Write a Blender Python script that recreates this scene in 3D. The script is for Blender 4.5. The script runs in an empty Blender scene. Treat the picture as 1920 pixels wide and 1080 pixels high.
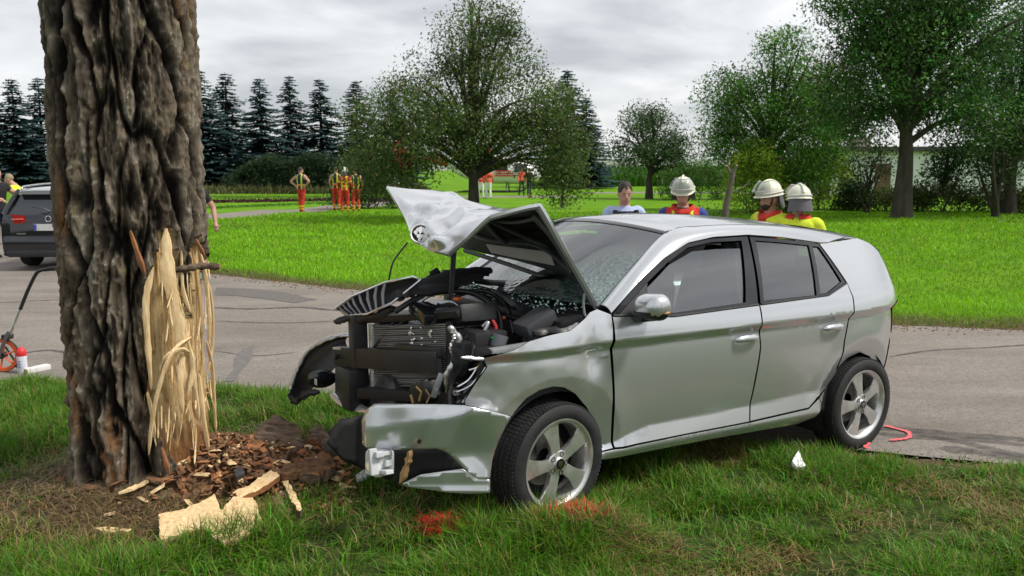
import bpy, bmesh, math, random
import numpy as np
from mathutils import Vector, Matrix
from mathutils.geometry import delaunay_2d_cdt
random.seed(7); RNG = np.random.default_rng(7)
R = math.radians
SC = bpy.context.scene
COL = SC.collection
# ------------------------------------------------------------------ camera
FPX, YH, EYE = 1610.0, 312.0, 1.83          # focal length in 1920-px units, horizon row, eye height
PIT = math.atan((540 - YH) / FPX)
cd = bpy.data.cameras.new('camera'); cam = bpy.data.objects.new('camera', cd); COL.objects.link(cam)
cam.location = (0, 0, EYE); cam.rotation_euler = (R(90) - PIT, 0, 0)
cd.sensor_width = 36; cd.lens = 36 * FPX / 1920; cd.clip_end = 4000; cd.clip_start = .05
cd.dof.use_dof = True; cd.dof.focus_distance = 4.9; cd.dof.aperture_fstop = 5.0
SC.camera = cam
# ------------------------------------------------------------------ world and sun
SUN_EL, SUN_AZ = R(54), R(102)             # azimuth clockwise from +Y
w = bpy.data.worlds.new('World'); SC.world = w; w.use_nodes = True
nt = w.node_tree; nt.nodes.clear()
def N(tree, typ, **k):
    n = tree.nodes.new(typ)
    for a, v in k.items():
        if a.startswith('i_'):
            key = a[2:]; key = int(key) if key.isdigit() else key.replace('_', ' ')
            n.inputs[key].default_value = v
        else: setattr(n, a, v)
    return n
out = N(nt, 'ShaderNodeOutputWorld'); bg = N(nt, 'ShaderNodeBackground'); bg.inputs[1].default_value = .1
sky = N(nt, 'ShaderNodeTexSky', sky_type='NISHITA', sun_disc=False, sun_elevation=SUN_EL, sun_rotation=SUN_AZ)
tc = N(nt, 'ShaderNodeTexCoord')
sep = N(nt, 'ShaderNodeSeparateXYZ'); nt.links.new(tc.outputs['Generated'], sep.inputs[0])
zc = N(nt, 'ShaderNodeMath', operation='MAXIMUM', i_1=0.0); nt.links.new(sep.outputs[2], zc.inputs[0])
za = N(nt, 'ShaderNodeMath', operation='ADD', i_1=.22); nt.links.new(zc.outputs[0], za.inputs[0])
dv = N(nt, 'ShaderNodeVectorMath', operation='DIVIDE')
cb = N(nt, 'ShaderNodeCombineXYZ')
for i in range(3): nt.links.new(za.outputs[0], cb.inputs[i])
nt.links.new(tc.outputs['Generated'], dv.inputs[0]); nt.links.new(cb.outputs[0], dv.inputs[1])
n1 = N(nt, 'ShaderNodeTexNoise', i_Scale=1.35, i_Detail=7.0, i_Roughness=.52, i_Distortion=.35)
nt.links.new(dv.outputs[0], n1.inputs['Vector'])
cr = N(nt, 'ShaderNodeValToRGB'); e = cr.color_ramp.elements
e[0].position = .36; e[0].color = (3.5, 3.6, 3.8, 1); e[1].position = .63; e[1].color = (6.6, 6.6, 6.65, 1)
m_ = e.new(.5); m_.color = (5.1, 5.15, 5.25, 1)
nt.links.new(n1.outputs['Fac'], cr.inputs[0])
mx = N(nt, 'ShaderNodeMix', data_type='RGBA'); mx.inputs[0].default_value = .9
nt.links.new(sky.outputs[0], mx.inputs[6]); nt.links.new(cr.outputs[0], mx.inputs[7])
nt.links.new(mx.outputs[2], bg.inputs[0]); nt.links.new(bg.outputs[0], out.inputs[0])
sl = bpy.data.lights.new('sun', 'SUN'); so = bpy.data.objects.new('sun', sl); COL.objects.link(so)
sl.energy = 2.2; sl.angle = R(10); sl.color = (1, .95, .87)
sd = Vector((math.sin(SUN_AZ) * math.cos(SUN_EL), math.cos(SUN_AZ) * math.cos(SUN_EL), math.sin(SUN_EL)))
so.rotation_euler = (-sd).to_track_quat('-Z', 'Y').to_euler(); so.location = (0, 0, 30)
vs = SC.view_settings; vs.view_transform = 'Standard'; vs.look = 'None'; vs.exposure = .7; vs.gamma = 1; vs.use_curve_mapping = False
SC.cycles.max_bounces = 8; SC.cycles.transparent_max_bounces = 16
# ------------------------------------------------------------------ pixel helpers
_cp, _sp = math.cos(PIT), math.sin(PIT)
def ray(px, py):
    u, v = (px - 960) / FPX, (py - 540) / FPX
    return Vector((u, _cp - v * _sp, -_sp - v * _cp))
def gp(px, py, z=0.0):
    r = ray(px, py); t = (z - EYE) / r.z
    return Vector((r.x * t, r.y * t, z))
def at(px, py, Y):
    r = ray(px, py); t = Y / r.y
    return Vector((r.x * t, Y, EYE + r.z * t))
def proj(P):
    P = np.asarray(P, float); q = P - np.array([0, 0, EYE])
    zc = q[..., 1] * _cp - q[..., 2] * _sp; v = -q[..., 1] * _sp - q[..., 2] * _cp
    return 960 + FPX * q[..., 0] / zc, 540 + FPX * v / zc
# ------------------------------------------------------------------ numpy noise
def _h(ix, iy, iz, s):
    n = (ix * 374761393 + iy * 668265263 + iz * 2147483647 + s * 974634777) & 0xffffffff
    n = ((n ^ (n >> 13)) * 1274126177) & 0xffffffff
    n = ((n ^ (n >> 16)) * 2246822519) & 0xffffffff
    return ((n ^ (n >> 15)) & 0xffff) / 32767.5 - 1
def vnoise(x, y, z=0.0, s=0):
    x, y, z = np.broadcast_arrays(np.asarray(x, float), np.asarray(y, float), np.asarray(z, float))
    ix, iy, iz = np.floor(x).astype(np.int64), np.floor(y).astype(np.int64), np.floor(z).astype(np.int64)
    fx, fy, fz = x - ix, y - iy, z - iz
    fx, fy, fz = [t * t * t * (t * (t * 6 - 15) + 10) for t in (fx, fy, fz)]
    r = 0
    for a in (0, 1):
        for b in (0, 1):
            for c in (0, 1):
                r = r + _h(ix + a, iy + b, iz + c, s) * (fx if a else 1 - fx) * (fy if b else 1 - fy) * (fz if c else 1 - fz)
    return r
def fbm(x, y, z=0.0, s=0, o=4, g=.5):
    r = 0; A = 1; t = 0
    for i in range(o):
        r = r + A * vnoise(np.asarray(x) * 2 ** i, np.asarray(y) * 2 ** i, np.asarray(z) * 2 ** i, s + i); t += A; A *= g
    return r / t
def inpoly(px, py, poly):
    px = np.asarray(px); py = np.asarray(py); c = np.zeros(px.shape, bool); n = len(poly)
    for i in range(n):
        x0, y0 = poly[i][:2]; x1, y1 = poly[(i + 1) % n][:2]
        if y0 == y1: continue
        k = ((y0 > py) != (y1 > py)) & (px < (x1 - x0) * (py - y0) / (y1 - y0) + x0)
        c ^= k
    return c
def catmull(P, n, closed=False):
    P = [np.array(p, float) for p in P]; out = []; m = len(P)
    segs = m if closed else m - 1
    for i in range(segs):
        g = (lambda j: P[j % m]) if closed else (lambda j: P[min(max(j, 0), m - 1)])
        a, b, c, d = g(i - 1), g(i), g(i + 1), g(i + 2)
        for k in range(n):
            t = k / n
            out.append(.5 * (2 * b + (c - a) * t + (2 * a - 5 * b + 4 * c - d) * t * t + (3 * b - a - 3 * c + d) * t ** 3))
    if not closed: out.append(P[-1])
    return np.array(out)
# ------------------------------------------------------------------ materials
MATS = {}
def mat(name, col=(.5, .5, .5), rough=.6, metal=0.0, var=0.0, vscale=8.0, bump=0.0, bscale=40.0, coat=0.0, col2=None, spec=.5, stretch=None, emit=None, trans=0.0, det=5.0):
    if name in MATS: return MATS[name]
    m = bpy.data.materials.new(name); m.use_nodes = True; t = m.node_tree; MATS[name] = m
    b = t.nodes['Principled BSDF']; L = t.links.new
    b.inputs['Base Color'].default_value = (*col, 1); b.inputs['Roughness'].default_value = rough; b.inputs['Metallic'].default_value = metal
    b.inputs['Specular IOR Level'].default_value = spec
    if coat: b.inputs['Coat Weight'].default_value = coat; b.inputs['Coat Roughness'].default_value = .04
    if trans: b.inputs['Transmission Weight'].default_value = trans
    tcn = N(t, 'ShaderNodeTexCoord'); vec = tcn.outputs['Object']
    if stretch:
        mp = N(t, 'ShaderNodeMapping'); mp.inputs['Scale'].default_value = stretch; L(vec, mp.inputs[0]); vec = mp.outputs[0]
    if var or col2:
        n = N(t, 'ShaderNodeTexNoise', i_Scale=vscale, i_Detail=det, i_Roughness=.6); L(vec, n.inputs['Vector'])
        r = N(t, 'ShaderNodeValToRGB'); L(n.outputs['Fac'], r.inputs[0]); el = r.color_ramp.elements
        el[0].position = .32; el[1].position = .68
        c2 = col2 if col2 else tuple(min(1, c * (1 + var)) for c in col)
        c1 = col if col2 else tuple(c * (1 - var) for c in col)
        el[0].color = (*c1, 1); el[1].color = (*c2, 1); L(r.outputs[0], b.inputs['Base Color'])
        rr = N(t, 'ShaderNodeMapRange', i_1=.3, i_2=.7, i_3=max(0, rough - .12), i_4=min(1, rough + .12)); L(n.outputs['Fac'], rr.inputs[0]); L(rr.outputs[0], b.inputs['Roughness'])
    if bump:
        n = N(t, 'ShaderNodeTexNoise', i_Scale=bscale, i_Detail=4.0); L(vec, n.inputs['Vector'])
        bp = N(t, 'ShaderNodeBump', i_Strength=bump, i_Distance=.01); L(n.outputs['Fac'], bp.inputs['Height']); L(bp.outputs[0], b.inputs['Normal'])
    if emit: b.inputs['Emission Color'].default_value = (*emit[:3], 1); b.inputs['Emission Strength'].default_value = emit[3]
    return m
def attr_mat(name, attr='col', rough=.6, translucent=0.0, spec=.3, bump=0, bscale=60.0, stretch=(1, 1, 1), mul=None):
    if name in MATS: return MATS[name]
    m = bpy.data.materials.new(name); m.use_nodes = True; t = m.node_tree; MATS[name] = m; L = t.links.new
    b = t.nodes['Principled BSDF']; o = t.nodes['Material Output']
    a = N(t, 'ShaderNodeAttribute', attribute_name=attr); c = a.outputs['Color']
    L(c, b.inputs['Base Color']); b.inputs['Roughness'].default_value = rough; b.inputs['Specular IOR Level'].default_value = spec
    if bump:
        tcn = N(t, 'ShaderNodeTexCoord'); mp = N(t, 'ShaderNodeMapping'); mp.inputs['Scale'].default_value = stretch; L(tcn.outputs['Object'], mp.inputs[0])
        n = N(t, 'ShaderNodeTexNoise', i_Scale=bscale, i_Detail=6.0, i_Roughness=.65); L(mp.outputs[0], n.inputs['Vector'])
        bp = N(t, 'ShaderNodeBump', i_Strength=bump, i_Distance=.012); L(n.outputs['Fac'], bp.inputs['Height']); L(bp.outputs[0], b.inputs['Normal'])
    if translucent:
        tr = N(t, 'ShaderNodeBsdfTranslucent'); L(c, tr.inputs['Color']); ms = N(t, 'ShaderNodeMixShader'); ms.inputs[0].default_value = translucent
        L(b.outputs[0], ms.inputs[1]); L(tr.outputs[0], ms.inputs[2]); L(ms.outputs[0], o.inputs['Surface'])
    return m
def glass_mat(name, tint, opac, ior=1.6, crack=False):
    m = bpy.data.materials.new(name); m.use_nodes = True; t = m.node_tree; MATS[name] = m; L = t.links.new; t.nodes.clear()
    o = N(t, 'ShaderNodeOutputMaterial'); fr = N(t, 'ShaderNodeFresnel', i_IOR=ior)
    gl = N(t, 'ShaderNodeBsdfGlossy', i_Roughness=.012); gl.inputs[0].default_value = (1, 1, 1, 1)
    tr = N(t, 'ShaderNodeBsdfTransparent'); tr.inputs[0].default_value = (*tint, 1)
    df = N(t, 'ShaderNodeBsdfDiffuse'); df.inputs[0].default_value = (tint[0] * .25, tint[1] * .3, tint[2] * .3, 1)
    m1 = N(t, 'ShaderNodeMixShader'); m1.inputs[0].default_value = opac; L(tr.outputs[0], m1.inputs[1]); L(df.outputs[0], m1.inputs[2])
    m2 = N(t, 'ShaderNodeMixShader'); L(fr.outputs[0], m2.inputs[0]); L(m1.outputs[0], m2.inputs[1]); L(gl.outputs[0], m2.inputs[2])
    if crack:
        tcn = N(t, 'ShaderNodeTexCoord'); a = N(t, 'ShaderNodeAttribute', attribute_name='crack')
        nz = N(t, 'ShaderNodeTexNoise', i_Scale=6.0, i_Detail=4.0); L(tcn.outputs['Object'], nz.inputs['Vector'])
        ad = N(t, 'ShaderNodeMix', data_type='RGBA'); ad.inputs[0].default_value = .12; L(tcn.outputs['Object'], ad.inputs[6]); L(nz.outputs['Color'], ad.inputs[7])
        v = N(t, 'ShaderNodeTexVoronoi', feature='DISTANCE_TO_EDGE', i_Scale=34.0); L(ad.outputs[2], v.inputs['Vector'])
        v2 = N(t, 'ShaderNodeTexVoronoi', feature='DISTANCE_TO_EDGE', i_Scale=90.0); L(tcn.outputs['Object'], v2.inputs['Vector'])
        mn = N(t, 'ShaderNodeMath', operation='MINIMUM'); L(v.outputs['Distance'], mn.inputs[0]); L(v2.outputs['Distance'], mn.inputs[1])
        lt = N(t, 'ShaderNodeMath', operation='LESS_THAN', i_1=.045); L(mn.outputs[0], lt.inputs[0])
        mu = N(t, 'ShaderNodeMath', operation='MULTIPLY'); L(lt.outputs[0], mu.inputs[0]); L(a.outputs['Fac'], mu.inputs[1])
        mu2 = N(t, 'ShaderNodeMath', operation='MULTIPLY', i_1=.42); L(mu.outputs[0], mu2.inputs[0])
        d2 = N(t, 'ShaderNodeBsdfDiffuse'); d2.inputs[0].default_value = (.32, .5, .46, 1)
        m3 = N(t, 'ShaderNodeMixShader'); L(mu2.outputs[0], m3.inputs[0]); L(m2.outputs[0], m3.inputs[1]); L(d2.outputs[0], m3.inputs[2])
        vc = N(t, 'ShaderNodeTexVoronoi', i_Scale=34.0); L(ad.outputs[2], vc.inputs['Vector'])
        mm = N(t, 'ShaderNodeMath', operation='MULTIPLY'); L(vc.outputs['Distance'], mm.inputs[0]); L(a.outputs['Fac'], mm.inputs[1])
        bp = N(t, 'ShaderNodeBump', i_Strength=.22, i_Distance=.02); L(mm.outputs[0], bp.inputs['Height']); L(bp.outputs[0], gl.inputs['Normal']); L(bp.outputs[0], fr.inputs['Normal'])
        L(m3.outputs[0], o.inputs[0])
    else: L(m2.outputs[0], o.inputs[0])
    return m
# ------------------------------------------------------------------ mesh helpers
def mk(name, V, Fc, m, parent=None, smooth=True, uvcol=None, attrs=None, mats=None, midx=None, normals=None):
    me = bpy.data.meshes.new(name)
    if isinstance(V, np.ndarray) and isinstance(Fc, np.ndarray):
        nv, nf, k = len(V), len(Fc), Fc.shape[1]
        me.vertices.add(nv); me.vertices.foreach_set('co', np.ascontiguousarray(V, np.float32).ravel())
        me.loops.add(nf * k); me.loops.foreach_set('vertex_index', np.ascontiguousarray(Fc, np.int32).ravel())
        me.polygons.add(nf); me.polygons.foreach_set('loop_start', np.arange(0, nf * k, k, dtype=np.int32))
        me.update(calc_edges=True)
    else:
        me.from_pydata([tuple(v) for v in V], [], [tuple(int(i) for i in f) for f in Fc]); me.update()
    if smooth: me.polygons.foreach_set('use_smooth', np.ones(len(me.polygons), bool))
    if uvcol is not None:
        a = me.color_attributes.new('col', 'FLOAT_COLOR', 'POINT'); c = np.ones((len(me.vertices), 4), np.float32); c[:, :3] = uvcol; a.data.foreach_set('color', c.ravel())
    for k_, v_ in (attrs or {}).items():
        a = me.attributes.new(k_, 'FLOAT', 'POINT'); a.data.foreach_set('value', np.ascontiguousarray(v_, np.float32))
    for q in (mats or [m]): me.materials.append(q)
    if midx is not None: me.polygons.foreach_set('material_index', np.ascontiguousarray(midx, np.int32))
    if normals is not None: me.normals_split_custom_set_from_vertices([tuple(n) for n in normals])
    o = bpy.data.objects.new(name, me); COL.objects.link(o)
    if parent: o.parent = parent
    return o
def tag(o, label=None, cat=None, group=None, kind=None):
    for k, v in (('label', label), ('category', cat), ('group', group), ('kind', kind)):
        if v: o[k] = v
    return o
def empty(name, loc, label=None, cat=None, group=None, rz=0.0):
    o = bpy.data.objects.new(name, None); COL.objects.link(o); o.location = loc; o.rotation_euler = (0, 0, rz); o.empty_display_size = .1
    return tag(o, label, cat, group)
def kids(o): return [c for c in COL.objects if c.parent == o]
def copy_tree(o, parent=None):
    c = o.copy(); COL.objects.link(c); c.parent = parent
    for ch in KIDS.get(o.name) or kids(o): copy_tree(ch, c)
    return c
KIDS = {}
class MB:
    def __init__(s): s.V = []; s.F = []
    def add(s, V, Fc):
        b = len(s.V); s.V += [tuple(v) for v in V]; s.F += [tuple(int(i) + b for i in f) for f in Fc]; return s
    def box(s, c, d, rot=None, bev=.15):
        # bevelled box: c centre, d full size, bev as a fraction of the smallest side
        bm = bmesh.new(); bmesh.ops.create_cube(bm, size=1)
        for v in bm.verts: v.co = Vector((v.co.x * d[0], v.co.y * d[1], v.co.z * d[2]))
        if bev: bmesh.ops.bevel(bm, geom=list(bm.edges), offset=bev * min(d), segments=2, affect='EDGES', profile=.6)
        M = Matrix.Translation(Vector(c)) @ (rot.to_4x4() if rot else Matrix())
        bm.verts.index_update(); s.add([M @ v.co for v in bm.verts], [[v.index for v in f.verts] for f in bm.faces]); bm.free(); return s
    def tube(s, P, r, n=8, caps=True, flat=None):
        P = [Vector(p) for p in P]; rr = r if hasattr(r, '__len__') else [r] * len(P)
        V = []; Fc = []; up = None
        for i, p in enumerate(P):
            d = (P[min(i + 1, len(P) - 1)] - P[max(i - 1, 0)]).normalized()
            if up is None: up = Vector((0, 0, 1)) if abs(d.z) < .9 else Vector((1, 0, 0))
            x = d.cross(up)
            if x.length < 1e-6: x = d.orthogonal()
            x.normalize(); y = x.cross(d).normalized(); up = y
            for k in range(n):
                a = 2 * math.pi * k / n; V.append(p + x * math.cos(a) * rr[i] + y * math.sin(a) * rr[i] * (flat or 1))
        for i in range(len(P) - 1):
            for k in range(n): Fc.append((i * n + k, i * n + (k + 1) % n, (i + 1) * n + (k + 1) % n, (i + 1) * n + k))
        if caps: Fc.append(tuple(range(n - 1, -1, -1))); Fc.append(tuple((len(P) - 1) * n + k for k in range(n)))
        return s.add(V, Fc)
    def rings(s, Rg, caps=True, closed=True):
        n = len(Rg[0]); V = [p for r in Rg for p in r]; Fc = []
        for i in range(len(Rg) - 1):
            for k in range(n if closed else n - 1): Fc.append((i * n + k, i * n + (k + 1) % n, (i + 1) * n + (k + 1) % n, (i + 1) * n + k))
        if caps and closed: Fc.append(tuple(range(n - 1, -1, -1))); Fc.append(tuple((len(Rg) - 1) * n + k for k in range(n)))
        return s.add(V, Fc)
    def lathe(s, prof, n=32, M=None):
        M = M or Matrix(); V = []; Fc = []
        for r, z in prof:
            for k in range(n):
                a = 2 * math.pi * k / n; V.append(M @ Vector((r * math.cos(a), r * math.sin(a), z)))
        for i in range(len(prof) - 1):
            for k in range(n): Fc.append((i * n + k, i * n + (k + 1) % n, (i + 1) * n + (k + 1) % n, (i + 1) * n + k))
        return s.add(V, Fc)
    def ell(s, c, r, n=14, m=9, M=None):
        V = []; Fc = []; M = M or Matrix()
        for i in range(m + 1):
            t = math.pi * i / m
            for k in range(n):
                a = 2 * math.pi * k / n
                V.append(Vector(c) + M @ Vector((r[0] * math.sin(t) * math.cos(a), r[1] * math.sin(t) * math.sin(a), r[2] * math.cos(t))))
        for i in range(m):
            for k in range(n): Fc.append((i * n + k, (i + 1) * n + k, (i + 1) * n + (k + 1) % n, i * n + (k + 1) % n))
        return s.add(V, Fc)
    def slab(s, poly, th, M=None):
        # flat polygon (x,y) extruded to thickness th along local z
        M = M or Matrix(); n = len(poly)
        V = [M @ Vector((p[0], p[1], 0)) for p in poly] + [M @ Vector((p[0], p[1], th)) for p in poly]
        Fc = [tuple(range(n - 1, -1, -1)), tuple(range(n, 2 * n))] + [(i, (i + 1) % n, n + (i + 1) % n, n + i) for i in range(n)]
        return s.add(V, Fc)
    def build(s, name, m, parent=None, smooth=False):
        o = mk(name, s.V, s.F, m, parent, smooth=False)
        if smooth:
            me = o.data; me.polygons.foreach_set('use_smooth', np.ones(len(me.polygons), bool))
            me.set_sharp_from_angle(angle=R(smooth if smooth is not True else 40))
        return o
def grid_mesh(name, G, m, parent=None, thick=0.0, mat2=None, smooth=True, attrs=None):
    # G: (r,c,3) array of points -> sheet, given a thickness on the side against its normals
    G = np.asarray(G, float); r, c = G.shape[:2]; V = G.reshape(-1, 3)
    idx = np.arange(r * c).reshape(r, c); q = np.stack([idx[:-1, :-1], idx[:-1, 1:], idx[1:, 1:], idx[1:, :-1]], -1).reshape(-1, 4)
    if thick:
        du = np.gradient(G, axis=0); dv_ = np.gradient(G, axis=1); nn = np.cross(dv_, du); nn /= np.linalg.norm(nn, axis=2, keepdims=True) + 1e-9
        V2 = (G - nn * thick).reshape(-1, 3); b = r * c
        per = list(idx[0, :]) + list(idx[1:, -1]) + list(idx[-1, -2::-1]) + list(idx[-2:0:-1, 0]); per = np.array(per); p2 = np.roll(per, -1)
        rim = np.stack([per + 2 * b, p2 + 2 * b, p2 + 3 * b, per + 3 * b], -1)
        Fq = np.concatenate([q, q[:, ::-1] + b, rim]); Vv = np.concatenate([V, V2, V, V2])
        mi = np.concatenate([np.zeros(len(q)), np.ones(len(q)) if mat2 else np.zeros(len(q)), np.zeros(len(rim))])
        at_ = {k: np.tile(np.ravel(v), 4) for k, v in (attrs or {}).items()}
        return mk(name, Vv, Fq, m, parent, smooth, mats=[m, mat2] if mat2 else [m], midx=mi, attrs=at_)
    return mk(name, V, q, m, parent, smooth, attrs={k: np.ravel(v) for k, v in (attrs or {}).items()})
def text_mesh(name, s, size, m, parent, M, ext=.002):
    cu_ = bpy.data.curves.new(name, 'FONT'); cu_.body = s; cu_.size = size; cu_.extrude = ext; cu_.align_x = 'CENTER'; cu_.align_y = 'CENTER'
    t = bpy.data.objects.new(name, cu_); COL.objects.link(t); dg = bpy.context.evaluated_depsgraph_get(); dg.update()
    me = bpy.data.meshes.new_from_object(t.evaluated_get(dg)); bpy.data.objects.remove(t); me.transform(M); me.materials.clear(); me.materials.append(m)
    o = bpy.data.objects.new(name, me); COL.objects.link(o); o.parent = parent; return o
# ================================================================== THE SETTING
NEAR = [gp(-900, 690), gp(-200, 708), gp(130, 713), gp(400, 722), gp(620, 735), gp(1000, 772), gp(1400, 822), gp(1640, 846), gp(1920, 872), gp(2500, 915)]
FAR = [gp(2700, 640), gp(1920, 617), gp(1660, 607), gp(1100, 572), gp(650, 541), gp(500, 524), gp(395, 512), gp(340, 492), gp(310, 455), gp(335, 424)]
PATHN = [gp(390, 415), gp(500, 405), gp(620, 394), gp(740, 384), gp(860, 376), gp(1000, 371), gp(1130, 367), gp(1500, 361)]
PATHF = [gp(1500, 357), gp(1130, 360), gp(1000, 363), gp(860, 366), gp(740, 373), gp(620, 384), gp(500, 392), gp(390, 398), gp(200, 402), gp(-500, 405)]
ROADP = [tuple(p[:2]) for p in NEAR] + [tuple(p[:2]) for p in FAR] + [tuple(p[:2]) for p in PATHN] + [tuple(p[:2]) for p in PATHF]
nx_ = np.array([p.x for p in NEAR]); ny_ = np.array([p.y for p in NEAR])
fx_ = np.array([p.x for p in FAR[:7]][::-1]); fy_ = np.array([p.y for p in FAR[:7]][::-1])
TRX, TRY = -2.10, 4.76                     # the struck tree
def sst(a, b, x): t = np.clip((x - a) / (b - a), 0, 1); return t * t * (3 - 2 * t)
def gz(x, y):
    x = np.asarray(x, float); y = np.asarray(y, float)
    yn = np.interp(x, nx_, ny_); yf = np.interp(x, fx_, fy_)
    ver = sst(0, .55, yn - y) * (.055 + .018 * fbm(x * 1.7, y * 1.7, s=3) + .02 * sst(3.2, .3, np.hypot(x - TRX, y - TRY)))
    ver = ver + .10 * sst(.75, .28, np.hypot(x - TRX, y - TRY))
    ver = ver + .13 * np.exp(-((x - .38) / .50) ** 2 - ((y - 3.80) / .22) ** 2)
    mea = sst(0, .7, y - yf) * (.05 + .02 * vnoise(x * .5, y * .5, s=9))
    return -.035 + np.where(y < yn, ver + .02, 0) + np.where(y > yf, mea + .02, 0)
def nonuni(lo, hi, step, far, k=1.22):
    a = list(np.arange(lo, hi + step * .5, step)); s = step
    while a[-1] < far: s *= k; a.append(a[-1] + s)
    s = step
    while a[0] > -far: s *= k; a.insert(0, a[0] - s)
    return np.array(a)
gx, gy = nonuni(-7, 7, .085, 1600), nonuni(2.6, 16, .085, 1600)
GX, GY = np.meshgrid(gx, gy); GZ = gz(GX, GY)
inr = inpoly(GX, GY, ROADP); GZ = np.where(inr, np.minimum(GZ, -.024), GZ)
yn_ = np.interp(GX, nx_, ny_); yf_ = np.interp(GX, fx_, fy_)
dt_ = np.hypot(GX - TRX - .15, GY - TRY + .1)
soil = sst(1.25, .45, dt_ + .25 * fbm(GX * 3, GY * 3, s=5)) + sst(.30, .05, np.abs(yn_ - GY) + .12 * fbm(GX * 4, GY * 4, s=6)) + .9 * sst(.55, .12, np.abs(GY - yf_ - .1) + .25 * fbm(GX * 2, GY * 2, s=8))
mead = np.clip(sst(-.1, .3, GY - yf_), 0, 1)
def ground_mat():
    m = bpy.data.materials.new('ground'); m.use_nodes = True; t = m.node_tree; L = t.links.new; b = t.nodes['Principled BSDF']; b.inputs['Roughness'].default_value = .9; b.inputs['Specular IOR Level'].default_value = .1
    tcn = N(t, 'ShaderNodeTexCoord'); v = tcn.outputs['Object']
    def ramp(scale, cols, det=6.0):
        n = N(t, 'ShaderNodeTexNoise', i_Scale=scale, i_Detail=det, i_Roughness=.65); L(v, n.inputs['Vector']); r = N(t, 'ShaderNodeValToRGB'); L(n.outputs['Fac'], r.inputs[0])
        for i, (p, c) in enumerate(cols):
            e = r.color_ramp.elements[i] if i < 2 else r.color_ramp.elements.new(p)
            e.position = p; e.color = (*c, 1)
        return r.outputs[0], n.outputs['Fac']
    cv, _ = ramp(9, [(.35, (.020, .034, .008)), (.65, (.055, .085, .018))])
    cm, _ = ramp(.55, [(.34, (.085, .205, .006)), (.66, (.15, .315, .008))], 9.0)
    cs, fs = ramp(22, [(.34, (.045, .030, .018)), (.66, (.17, .12, .068))])
    am = N(t, 'ShaderNodeAttribute', attribute_name='mead'); as_ = N(t, 'ShaderNodeAttribute', attribute_name='soil')
    m1 = N(t, 'ShaderNodeMix', data_type='RGBA'); L(am.outputs['Fac'], m1.inputs[0]); L(cv, m1.inputs[6]); L(cm, m1.inputs[7])
    m2 = N(t, 'ShaderNodeMix', data_type='RGBA'); L(as_.outputs['Fac'], m2.inputs[0]); L(m1.outputs[2], m2.inputs[6]); L(cs, m2.inputs[7])
    L(m2.outputs[2], b.inputs['Base Color'])
    n = N(t, 'ShaderNodeTexNoise', i_Scale=16.0, i_Detail=8.0); L(v, n.inputs['Vector']); bp = N(t, 'ShaderNodeBump', i_Strength=.9, i_Distance=.06); L(n.outputs['Fac'], bp.inputs['Height']); L(bp.outputs[0], b.inputs['Normal'])
    return m
gi = np.arange(GX.size).reshape(GX.shape)
tag(mk('ground', np.stack([GX, GY, GZ], -1).reshape(-1, 3), np.stack([gi[:-1, :-1], gi[:-1, 1:], gi[1:, 1:], gi[1:, :-1]], -1).reshape(-1, 4), ground_mat(), attrs={'soil': np.clip(soil, 0, 1).ravel(), 'mead': mead.ravel()}), kind='structure')
# road: asphalt sheet with worn surface
def road_mat():
    m = bpy.data.materials.new('asphalt'); m.use_nodes = True; t = m.node_tree; L = t.links.new; b = t.nodes['Principled BSDF']; b.inputs['Roughness'].default_value = .82; b.inputs['Specular IOR Level'].default_value = .35
    v = N(t, 'ShaderNodeTexCoord').outputs['Object']
    n1 = N(t, 'ShaderNodeTexNoise', i_Scale=130.0, i_Detail=3.0); L(v, n1.inputs['Vector'])
    mp = N(t, 'ShaderNodeMapping'); mp.inputs['Scale'].default_value = (.35, 1.2, 1); mp.inputs['Rotation'].default_value = (0, 0, R(-18)); L(v, mp.inputs[0])
    n2 = N(t, 'ShaderNodeTexNoise', i_Scale=1.3, i_Detail=8.0, i_Roughness=.62); L(mp.outputs[0], n2.inputs['Vector'])
    n3 = N(t, 'ShaderNodeTexNoise', i_Scale=28.0, i_Detail=5.0); L(v, n3.inputs['Vector'])
    r1 = N(t, 'ShaderNodeValToRGB'); e = r1.color_ramp.elements; e[0].position = .3; e[0].color = (.185, .162, .142, 1); e[1].position = .72; e[1].color = (.30, .272, .245, 1); L(n2.outputs['Fac'], r1.inputs[0])
    r2 = N(t, 'ShaderNodeValToRGB'); e = r2.color_ramp.elements; e[0].position = .30; e[0].color = (.42, .42, .42, 1); e[1].position = .66; e[1].color = (1.28, 1.25, 1.2, 1); L(n1.outputs['Fac'], r2.inputs[0])
    r3 = N(t, 'ShaderNodeValToRGB'); e = r3.color_ramp.elements; e[0].position = .28; e[0].color = (.72, .70, .68, 1); e[1].position = .6; e[1].color = (1, 1, 1, 1); L(n3.outputs['Fac'], r3.inputs[0])
    a = N(t, 'ShaderNodeMix', data_type='RGBA', blend_type='MULTIPLY'); a.inputs[0].default_value = .8; L(r1.outputs[0], a.inputs[6]); L(r2.outputs[0], a.inputs[7])
    c = N(t, 'ShaderNodeMix', data_type='RGBA', blend_type='MULTIPLY'); c.inputs[0].default_value = .8; L(a.outputs[2], c.inputs[6]); L(r3.outputs[0], c.inputs[7]); L(c.outputs[2], b.inputs['Base Color'])
    bp = N(t, 'ShaderNodeBump', i_Strength=.55, i_Distance=.006); L(n1.outputs['Fac'], bp.inputs['Height']); L(bp.outputs[0], b.inputs['Normal'])
    return m
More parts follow.
